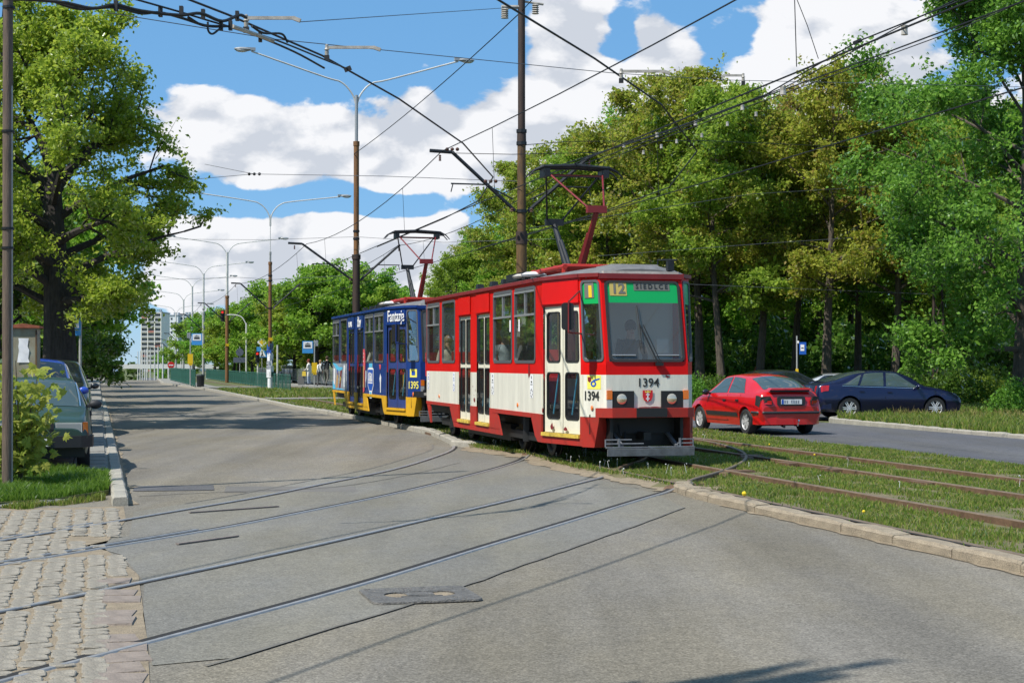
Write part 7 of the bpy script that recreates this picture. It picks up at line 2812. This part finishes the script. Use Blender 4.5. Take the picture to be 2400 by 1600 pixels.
def tram_stop_sign(loc, s, label, dz):
    loc = loc + Vector((0, 0, dz))
    t = empty('tram_stop_sign', loc, R(8), label, 'stop sign')
    mb = MB()
    mb.tube([(0, 0, -dz), (0, 0, 3.5)], 0.04, 8)
    mb.build('post', M['pole_grey'], t)
    x = s * 0.42
    p_ = panel(t, 'panel', x, 3.05, 0.68, 0.76, 'sign_blue')
    panel(t, 'white_field', x, 3.17, 0.55, 0.42, 'print_white', -0.056, 0.01, p_)
    mb = MB()
    mb.box((x, -0.065, 3.12), (0.36, 0.006, 0.12))
    mb.box((x, -0.065, 3.24), (0.30, 0.006, 0.04))
    mb.tube([(x - .08, -0.065, 3.26), (x, -0.065, 3.33), (x + .08, -.065, 3.26)], 0.008, 4)
    mb.build('tram_symbol', M['print_dark'], p_)
    panel(t, 'stop_board', -s * 0.12, 3.30, 0.2, 0.36, 'print_grey', -0.04)
    panel(t, 'timetable', 0.0, 1.75, 0.34, 0.66, 'sign_yellow', -0.06)
    panel(t, 'timetable', 0.02, 1.42, 0.22, 0.2, 'sign_yellow', -0.05)
    return t


q = at(446, 890, 104)
tram_stop_sign(Vector((q.x, q.y, 0.15)), 1, 'blue and white tram stop sign with yellow timetable by the short green railing', 0.0)
q = at(737, 898, 99)
tram_stop_sign(Vector((q.x, q.y, 0.2)), -1, 'blue and white tram stop sign next to the waiting woman', -0.62)
# small signs and signals round the stop
t = empty('no_entry_sign', P(196, 8.6, gz(196)), TH, 'round red no entry sign at the foot of a far grey lamp post', 'road sign')
post(t, 3.2)
mb = MB()
mb.lathe([(0.001, 0), (0.42, 0), (0.42, -0.02), (0.001, -0.02)], 18, (0, -0.06, 2.7), 'Y')
p_ = mb.build('disc', M['sign_red'], t)
panel(t, 'white_bar', 0, 2.7, 0.56, 0.13, 'print_white', -0.09, 0.01, p_)


def signal(loc, label, lit, rz=0.0, h=2.6, arm=None):
    t = empty('traffic_signal', loc, rz, label, 'traffic light')
    post(t, h, 'pole_pale', 0.06)
    x = 0
    if arm:
        mb = MB()
        mb.tube(_c3([(0, 0, h - .1), (arm * .2, 0, h + 0.45), (arm * .55, 0, h + .62), (arm, 0, h + .6)], 4), 0.045, 6)
        mb.build('arm', M['pole_pale'], t)
        x, h2 = arm, h + 0.55
    else: h2 = h
    mb = MB()
    mb.box((x, -0.08, h2), (0.28, 0.2, 0.84))
    for k in range(3): mb.box((x, -0.24, h2 + 0.38 - k * 0.26), (0.22, 0.16, 0.02))
    hd = mb.build('signal_head', M['black'], t)
    for k, m_ in enumerate(('sign_red', 'lamp_warm', 'fence_green')):
        mb = MB()
        mb.lathe([(0.001, 0), (0.085, 0), (0.095, 0.02)], 12, (x, -0.19, h2 + 0.26 - k * 0.26), 'Y')
        mm = 'signal_red_on' if (k == 0 and lit) else ('red_lens_dark' if k == 0 else 'trim_black')
        if mm == 'signal_red_on' and mm not in M:
            m_ = mk('signal_red_on', (0.8, 0.02, 0.02), 0.3)
            m_.node_tree.nodes['Principled BSDF'].inputs['Emission Color'].default_value = (1, 0.05, 0.03, 1)
            m_.node_tree.nodes['Principled BSDF'].inputs['Emission Strength'].default_value = 0.6
        mb.build('lens', M[mm], hd)
    return t


q = at(577, 890, 118)
signal(Vector((q.x, q.y, 0)), 'traffic light on a long white mast arm, red lamp lit behind the rusty post', True, h=4.6, arm=-1.75)
q = at(604, 890, 116)
signal(Vector((q.x, q.y, 0)), 'low traffic light with red lamp lit beside the crossing sign', True, h=2.05)
q = at(424, 900, 190)
signal(Vector((q.x, q.y, gz(190))), 'small dark signal on the grey post behind the short railing', False, h=4.2)
q = at(614, 890, 120)
t = empty('crossing_sign', Vector((q.x, q.y, 0)), 0.1, 'blue pedestrian crossing sign under a yellow diamond', 'road sign')
post(t, 3.6)
p_ = panel(t, 'panel', 0, 2.45, 0.80, 0.80, 'sign_blue')
mb = MB()
mb.prism([(-.3, -.055, 2.12), (.3, -.055, 2.12), (0, -.055, 2.74)], (0, -0.006, 0))
mb.build('white_triangle', M['print_white'], p_)
mb = MB()
mb.tube([(0, -.066, 2.5), (0.02, -.066, 2.32), (-.08, -.066, 2.16)], 0.03, 5)
mb.tube([(0.02, -.066, 2.32), (.09, -.066, 2.16)], 0.03, 5)
mb.build('walker_symbol', M['print_dark'], p_)
mb = MB()
mb.prism([(-.38, -.04, 3.2), (0, -.04, 2.86), (.38, -.04, 3.2), (0, -.04, 3.54)], (0, -0.02, 0))
d_ = mb.build('diamond', M['print_white'], t)
mb = MB()
mb.prism([(-.22, -.064, 3.2), (0, -.064, 3.0), (.22, -.064, 3.2), (0, -.064, 3.4)], (0, -0.006, 0))
mb.build('yellow_field', M['sign_yellow'], d_)
q = at(562, 890, 122)
t = empty('sign_cluster', Vector((q.x, q.y, 0)), 0, 'dark backs of a round sign over a wide board in the tree shade', 'road sign')
post(t, 2.9)
panel(t, 'board', 0.0, 1.85, 1.0, 0.4, 'sign_back')
mb = MB()
mb.lathe([(0.001, 0), (0.3, 0), (0.3, -0.02), (0.001, -0.02)], 16, (0, -0.05, 2.45), 'Y')
mb.build('disc', M['sign_back'], t)
q = at(650, 890, 112)
t = empty('white_post', Vector((q.x, q.y, 0)), 0, 'plain white post between the plastered pole and the waiting woman', 'post')
post(t, 2.9, 'pole_pale', 0.06)
for k, (px, lab) in enumerate(((182, 'white marker post nearer of two on the left grass strip'), (245, 'white marker post farther of two on the left grass strip'))):
    q = at(px, 880, 118)
    t = empty('marker_post', Vector((q.x, q.y, 0.05)), 0, lab, 'post')
    post(t, 1.2 + k * .5, 'pole_pale', 0.07)
# bus stop sign on the right
q = at(1868, 900, 55.5)
t = empty('bus_stop_sign', Vector((q.x, q.y, 0.0)), R(-12), 'tall blue bus stop sign on a thin grey post before the wood', 'stop sign')
post(t, 2.62, 'pole_grey', 0.028)
p_ = panel(t, 'panel', 0.20, 2.18, 0.24, 0.43, 'sign_blue_deep')
panel(t, 'white_field', 0.19, 2.20, 0.13, 0.22, 'print_white', -0.055, 0.01, p_)
mb = MB()
mb.box((0.19, -0.063, 2.19), (0.08, 0.006, 0.035))
mb.build('bus_symbol', M['print_dark'], p_)
panel(t, 'number_flag', 0.04, 2.40, 0.06, 0.09, 'print_white', -0.04)
panel(t, 'timetable', 0.0, 1.36, 0.10, 0.2, 'sign_yellow', -0.035)
# stop sign behind the big trunk on the left
q = at(188, 880, 48)
t = empty('bus_stop_sign', Vector((q.x, q.y, 0.05)), R(15), 'blue and white bus stop sign half hidden by the huge trunk', 'stop sign')
post(t, 3.2, 'pole_grey', 0.045)
p_ = panel(t, 'panel', -0.2, 2.75, 0.42, 0.60, 'sign_blue')
panel(t, 'white_field', -0.2, 2.85, 0.32, 0.34, 'print_white', -0.056, 0.01, p_)
mb = MB()
mb.box((-0.2, -0.064, 2.84), (0.2, 0.006, 0.07))
mb.build('bus_symbol', M['print_dark'], p_)
q = at(406, 640, 150)
# electric cabinet with a torn poster
q = at(58, 880, 29.5)
t = empty('cabinet', Vector((q.x, q.y, 0.06)), R(9), 'grey green street cabinet with rusty red roof and torn white poster', 'cabinet')
mb = MB()
mb.box((0, 0, 1.13), (0.50, 0.42, 2.26))
mb.build('body', M['cabinet'], t)
mb = MB()
mb.prism([(-.30, -.27, 2.27), (.30, -.27, 2.27), (.30, -.27, 2.31), (0, -.27, 2.355), (-.30, -.27, 2.31)], (0, 0.54, 0))
mb.build('roof', M['roof_rust'], t)
mb = MB()
for x in (-.235, .235): mb.box((x, -.215, 1.13), (0.03, 0.02, 2.2))
mb.build('corner_strip', M['pole_ochre'], t)
mb = MB()
rows = []
for i in range(7):
    z = 2.08 - i * 0.075
    rows.append([Vector((x, -0.224 - 0.004 * math.sin(i * 1.7 + x * 30), z)) for x in (-.085 + .01 * (i % 2) - (i > 4) * .02, -.02, .05, .10 - .014 * (i % 3) + i * 0.004)])
mb.grid(rows)
mb.build('torn_poster', M['paper'], t, smooth=True)


# ---------------------------------------------------------------- far apartment blocks
def block(name, label, px0, px1, pytop, Y, floors, cols, depth, kind, ztop=None):
    a, b = at(px0, pytop, Y), at(px1, pytop, Y)
    zb = -6.0
    w = b.x - a.x
    h = a.z - zb
    t = empty(name, Vector((a.x, Y, zb)), 0, label, 'building')
    mb = MB()
    mb.box((w / 2, depth / 2, h / 2), (w, depth, h))
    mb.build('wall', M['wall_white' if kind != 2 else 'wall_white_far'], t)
    mb = MB()
    mb.box((w / 2, depth / 2, h + 0.3), (w + .6, depth + .6, 0.6))
    for x in (0.45, 0.75): mb.box((w * x, depth / 2, h + 1.4), (1.2, 2, 2.0))
    mb.build('roof', M['wall_grey'], t)
    fh = 2.85
    if kind == 1:
        cw = w / cols
        wm = MB()
        wm.box((0, 0, 0), (cw * 0.78, 0.1, 1.7))
        wme = wm.mesh('window', M['pane_dark'])
        bm_ = MB()
        bm_.box((0, 0, 0), (cw * 0.84, 1.0, 1.15))
        bme = [bm_.mesh('balcony', M['balcony']), None]
        bme[1] = bme[0].copy()
        bme[1].materials[0] = M['balcony_red']
        for f in range(floors):
            for c in range(cols):
                x, z = (c + .5) * cw, h - 1.6 - f * fh
                wd = link('window', wme, t, Vector((x, -0.06, z)))
                link('balcony', bme[1 if (f * 7 + c * 3) % 8 == 0 else 0], t, Vector((x, -0.55, z - 0.95)))
        for c in range(cols + 1):
            mb = MB()
            mb.box((min(max(c * cw, .25), w - .25), -0.55, h / 2 + .2), (0.45, 1.1, h - 0.4))
            mb.build('pier', M['wall_white'], t)
        for f in range(floors + 1):
            mb = MB()
            mb.box((w / 2, -0.5, h - 0.15 - f * fh), (w, 1.0, 0.3))
            mb.build('floor_slab', M['wall_white'], t)
    else:
        wm = MB()
        wm.box((0, 0, 0), (1.1, 0.1, 1.3))
        wme = wm.mesh('window', M['pane_dark'])
        for f in range(floors):
            for c in range(cols):
                link('window', wme, t, Vector((w * (c + .5) / cols, -0.06, h - 1.8 - f * fh)))
    return t


block('apartment_block', 'tall cream apartment block with three columns of balconies behind the poles', 331, 379, 733, 930, 13, 3, 22, 1)
block('apartment_block', 'white gable of an apartment block right of the balcony block', 387, 417, 740, 990, 13, 1, 24, 2)
block('apartment_block', 'blue grey windowed side wall joined right of the white gable', 417.5, 441, 739, 996, 13, 4, 24, 2)
block('apartment_block', 'distant white block end just over the trees behind the lamp posts', 450, 468, 748, 1050, 10, 2, 20, 2)
t = empty('footbridge', P(330, -12, gz(330)), TH, 'low white footbridge far down the street behind the pale poles', 'bridge')
mb = MB()
mb.box((14, 0, 5.0), (44, 2.5, 0.9))
for x in (-6, 34): mb.box((x, 0, 2.3), (1, 1.6, 4.6))
mb.build('deck', M['wall_white'], t)
# wooded rise closing the street
q = P(420, -10, gz(420))
for k in range(16):
    p = P(330 + (k % 4) * 26, -38 + k * 5.4, gz(380))
    if -4 < -38 + k * 5.4 < 16: p = P(440 + k * 5, -38 + k * 5.4, gz(420))
    plant('distant_tree', [DARK, ROUND[0], ROUND[1]][k % 3], p, k, 0.9 if not (-4 < -38 + k * 5.4 < 16) else 0.6, 'distant tree closing the far end of the street below the flats', group='distant trees at the end of the street')

# ---------------------------------------------------------------- people


def person(name, label, loc, rz, pose, mats, hair, height=1.72, parent=None, group=None, hair_long=False):
    """one continuous skinned body; mats: function of a body point -> slot index; slots given in mats['slots']"""
    k = height / 1.75
    J, E, Rr = pose
    me = bpy.data.meshes.new('person')
    names = list(J)
    idx = {n: i for i, n in enumerate(names)}
    me.from_pydata([Vector(J[n]) * k for n in names], [(idx[a], idx[b]) for a, b in E], [])
    o = bpy.data.objects.new('tmp', me)
    COL.objects.link(o)
    sm_ = o.modifiers.new('s', 'SKIN')
    sm_.use_smooth_shade = True
    for n in names:
        r_ = Rr[n]
        r_ = r_ if isinstance(r_, tuple) else (r_, r_)
        me.skin_vertices[0].data[idx[n]].radius = (r_[0] * k, r_[1] * k)
    me.skin_vertices[0].data[idx['pelvis']].use_root = True
    ss = o.modifiers.new('u', 'SUBSURF')
    ss.levels = ss.render_levels = 1
    bpy.context.view_layer.update()
    dg = bpy.context.evaluated_depsgraph_get()
    out = bpy.data.meshes.new_from_object(o.evaluated_get(dg))
    bpy.data.objects.remove(o)
    out.name = 'body'
    out.materials.clear()
    for m_ in mats['slots']: out.materials.append(M[m_])
    for p in out.polygons:
        p.use_smooth = True
        c = p.center / k
        best = min(E, key=lambda e: seg_d(c, Vector(J[e[0]]), Vector(J[e[1]])))
        p.material_index = mats['of'](best, c)
    t = empty(name, loc, rz, label, 'person', group)
    link('body', out, t)
    # hair
    mb = MB()
    hc = (Vector(J['head']) * 0.5 + Vector(J['crown']) * 0.5) * k
    mb.ball(hc + Vector((-0.018, 0, 0.025)) * k, 0.108 * k, 12, 8, sq=(1.0, 0.92, 1.05))
    b = mb.build('hair', M[hair], t, smooth=True)
    # face: nose, eyes, mouth
    mb = MB()
    f = Vector((0.098, 0, -0.03)) * k
    mb.ball(hc + f + Vector((0.012, 0, -0.02)) * k, 0.018 * k, 6, 5, sq=(1, .7, 1.4))
    mb.build('nose', M['skin'], t)
    mb = MB()
    for s in (-1, 1): mb.ball(hc + f + Vector((-0.012, s * 0.034, 0.012)) * k, 0.010 * k, 6, 4)
    tag(mb.build('eyes', M['print_dark'], t), kind='stuff')
    mb = MB()
    mb.box(hc + f + Vector((-0.004, 0, -0.062)) * k, (0.012 * k, 0.045 * k, 0.010 * k))
    mb.build('mouth', M['cloth_rose'], t)
    return t


def seg_d(p, a, b):
    d = b - a
    t = min(max((p - a).dot(d) / max(d.length_squared, 1e-9), 0), 1)
    return (p - a - d * t).length


RAD = dict(pelvis=(0.155, 0.115), waist=(0.145, 0.105), chest=(0.165, 0.115), neck=0.055, head=0.082, crown=0.072, sl=0.07, sr=0.07, el=0.05, er=0.05, wl=0.036, wr=0.036, hl=0.036, hr=0.036, fl=0.02, fr=0.02,
           pl=0.10, pr=0.10, kl=0.066, kr=0.066, al=0.045, ar=0.045, tl=0.042, tr=0.042)
EDG = [('pelvis', 'waist'), ('waist', 'chest'), ('chest', 'neck'), ('neck', 'head'), ('head', 'crown'), ('chest', 'sl'), ('sl', 'el'), ('el', 'wl'), ('wl', 'hl'), ('hl', 'fl'), ('chest', 'sr'), ('sr', 'er'), ('er', 'wr'), ('wr', 'hr'), ('hr', 'fr'),
       ('pelvis', 'pl'), ('pl', 'kl'), ('kl', 'al'), ('al', 'tl'), ('pelvis', 'pr'), ('pr', 'kr'), ('kr', 'ar'), ('ar', 'tr')]


def pose(kind):
    if kind == 'sit':
        J = dict(pelvis=(0, 0, .48), waist=(-.02, 0, .66), chest=(-.02, 0, .88), neck=(0, 0, 1.05), head=(.02, 0, 1.16), crown=(.02, 0, 1.27), sl=(-.02, .19, .97), sr=(-.02, -.19, .97), el=(.08, .24, .72), er=(.08, -.24, .72), wl=(.30, .12, .66), wr=(.30, -.12, .66), hl=(.37, .07, .66), hr=(.37, -.07, .66), fl=(.42, .03, .64), fr=(.42, -.03, .64),
                 pl=(.04, .10, .47), pr=(.04, -.10, .47), kl=(.44, .12, .50), kr=(.44, -.12, .50), al=(.44, .12, .10), ar=(.44, -.12, .10), tl=(.58, .12, .04), tr=(.58, -.12, .04))
    elif kind == 'stand':
        J = dict(pelvis=(0, 0, .93), waist=(0, 0, 1.10), chest=(.01, 0, 1.31), neck=(.01, 0, 1.49), head=(.04, 0, 1.59), crown=(.04, 0, 1.69), sl=(0, .19, 1.41), sr=(0, -.19, 1.41), el=(.04, .25, 1.14), er=(.02, -.25, 1.14), wl=(.22, .18, 1.02), wr=(.12, -.22, .92), hl=(.29, .14, 1.02), hr=(.16, -.21, .84), fl=(.34, .10, 1.0), fr=(.17, -.2, .76),
                 pl=(0, .10, .90), pr=(0, -.10, .90), kl=(.03, .11, .49), kr=(.0, -.11, .49), al=(0, .11, .09), ar=(-.03, -.11, .09), tl=(.15, .12, .04), tr=(.12, -.12, .04))
    else:
        J = dict(pelvis=(0, 0, .92), waist=(.03, 0, 1.09), chest=(.06, 0, 1.30), neck=(.08, 0, 1.47), head=(.12, 0, 1.57), crown=(.12, 0, 1.67), sl=(.05, .20, 1.40), sr=(.05, -.20, 1.40), el=(-.10, .26, 1.14), er=(.16, -.26, 1.15), wl=(.02, .27, .93), wr=(.36, -.22, 1.08), hl=(.06, .26, .85), hr=(.42, -.18, 1.12), fl=(.09, .25, .77), fr=(.46, -.15, 1.16),
                 pl=(0, .10, .89), pr=(0, -.10, .89), kl=(.20, .11, .52), kr=(-.06, -.11, .48), al=(.24, .11, .10), ar=(-.34, -.11, .17), tl=(.38, .12, .05), tr=(-.22, -.12, .06))
    return J, EDG, RAD


def dress(top, legs, shoes='cloth_black', coat=False):
    sl = ['skin', top, legs, shoes]

    def of(e, c):
        s = set(e)
        if s & {'head', 'crown'} or e == ('chest', 'neck') and c.z > 0.9 * 1.0 and False: return 0
        if e in (('wl', 'hl'), ('wr', 'hr'), ('hl', 'fl'), ('hr', 'fr')): return 0
        if e in (('al', 'tl'), ('ar', 'tr')): return 3
        if e in (('kl', 'al'), ('kr', 'ar')): return 2
        if e in (('pl', 'kl'), ('pr', 'kr')): return 1 if (coat and c.z > 0.6) else 2
        if e in (('pelvis', 'pl'), ('pelvis', 'pr')): return 1 if coat else 2
        if e == ('neck', 'head'): return 0
        return 1
    return dict(slots=sl, of=of)


q = at(724, 899, 101.5)
w = person('person', 'woman in a white coat with a bag waiting on the far tram platform', Vector((q.x, q.y, 0.21)), R(165), pose('stand'), dress('cloth_white', 'cloth_jeans', coat=True), 'hair_red', 1.66)
mb = MB()
mb.box((0, 0, 0), (0.26, 0.1, 0.3), taper=0.8)
tag(mb.build('shopping_bag', M['bag_yellow'], None, loc=Vector((q.x - 0.3, q.y - .1, 0.95))), 'small yellow shopping bag held by the waiting woman', 'bag')
mb = MB()
mb.box((0, 0, 0.35), (0.4, 0.22, 0.55))
mb.tube([(-.1, 0, .62), (-.1, 0, .72), (.1, 0, .72), (.1, 0, .62)], 0.012, 5)
tag(mb.build('travel_bag', M['cloth_grey'], None, loc=Vector((q.x - 0.5, q.y + .1, 0.15))), 'grey travel bag standing on the platform by the waiting woman', 'bag')
q = at(765, 903, 96)
person('person', 'man in black jacket and patterned trousers walking along the far platform', Vector((q.x, q.y, 0.21)), R(75), pose('walk'), dress('cloth_black', 'cloth_camo'), 'hair_brown', 1.86)
q = at(752, 903, 97.2)
person('person', 'person in white beside the man in black on the platform', Vector((q.x, q.y, 0.21)), R(120), pose('walk'), dress('cloth_white', 'cloth_grey'), 'hair_fair', 1.62)
# passengers: local tram position (p behind the front, y), facing forward
PASS = [(0, 1020, 'man in a brown jacket sitting at the rear window of the red tram', 'cloth_brown', 'hair_brown', 0.0, 1.74), (0, 1051, 'curly haired woman in a cream coat at the second window of the red tram', 'cloth_cream', 'hair_fair', 0.25, 1.70),
        (0, 1184, 'grey haired man in a pale blue jacket at the middle window of the red tram', 'cloth_pale_blue', 'hair_grey', 0.1, 1.78), (0, 1245, 'passenger in dark clothes by the red seat behind the front door of the red tram', 'cloth_grey', 'hair_brown', 0.0, 1.72),
        (14.55, 865, 'passenger in a white shirt leaning back at a middle window of the blue tram', 'cloth_white', 'hair_grey', 0.0, 1.72), (14.55, 883, 'passenger in white with a raised hand at the window of the blue tram', 'cloth_white', 'hair_brown', 0.5, 1.70),
        (14.55, 791, 'passenger in pale yellow at the tail window of the blue tram', 'cloth_cream', 'hair_fair', 0.0, 1.7), (14.55, 807, 'passenger in rose red near the rear door of the blue tram', 'cloth_rose', 'hair_brown', 0.0, 1.7)]
PASS = [(du, min(u_at(px, V_TRK - 0.80) - U_FRONT - du, 12.0), -0.80 if u_at(px, V_TRK - 0.80) - U_FRONT - du < 11.3 else -0.62, *r_) for du, px, *r_ in PASS]
for du, p, y, lab, top, hair, yaw, hh in PASS:
    q = P(U_FRONT + du + p, V_TRK + y, RAILZ + 0.88)
    person('person', lab, q, TH - math.pi / 2 - yaw, pose('sit'), dress(top, 'cloth_grey'), hair, hh)
q = P(U_FRONT + 1.25, V_TRK + 0.15, RAILZ + 0.95)
person('person', 'tram driver in dark blue sitting behind the windscreen of the red tram', q, TH - math.pi / 2, pose('sit'), dress('cloth_black', 'cloth_black'), 'hair_brown', 1.74)
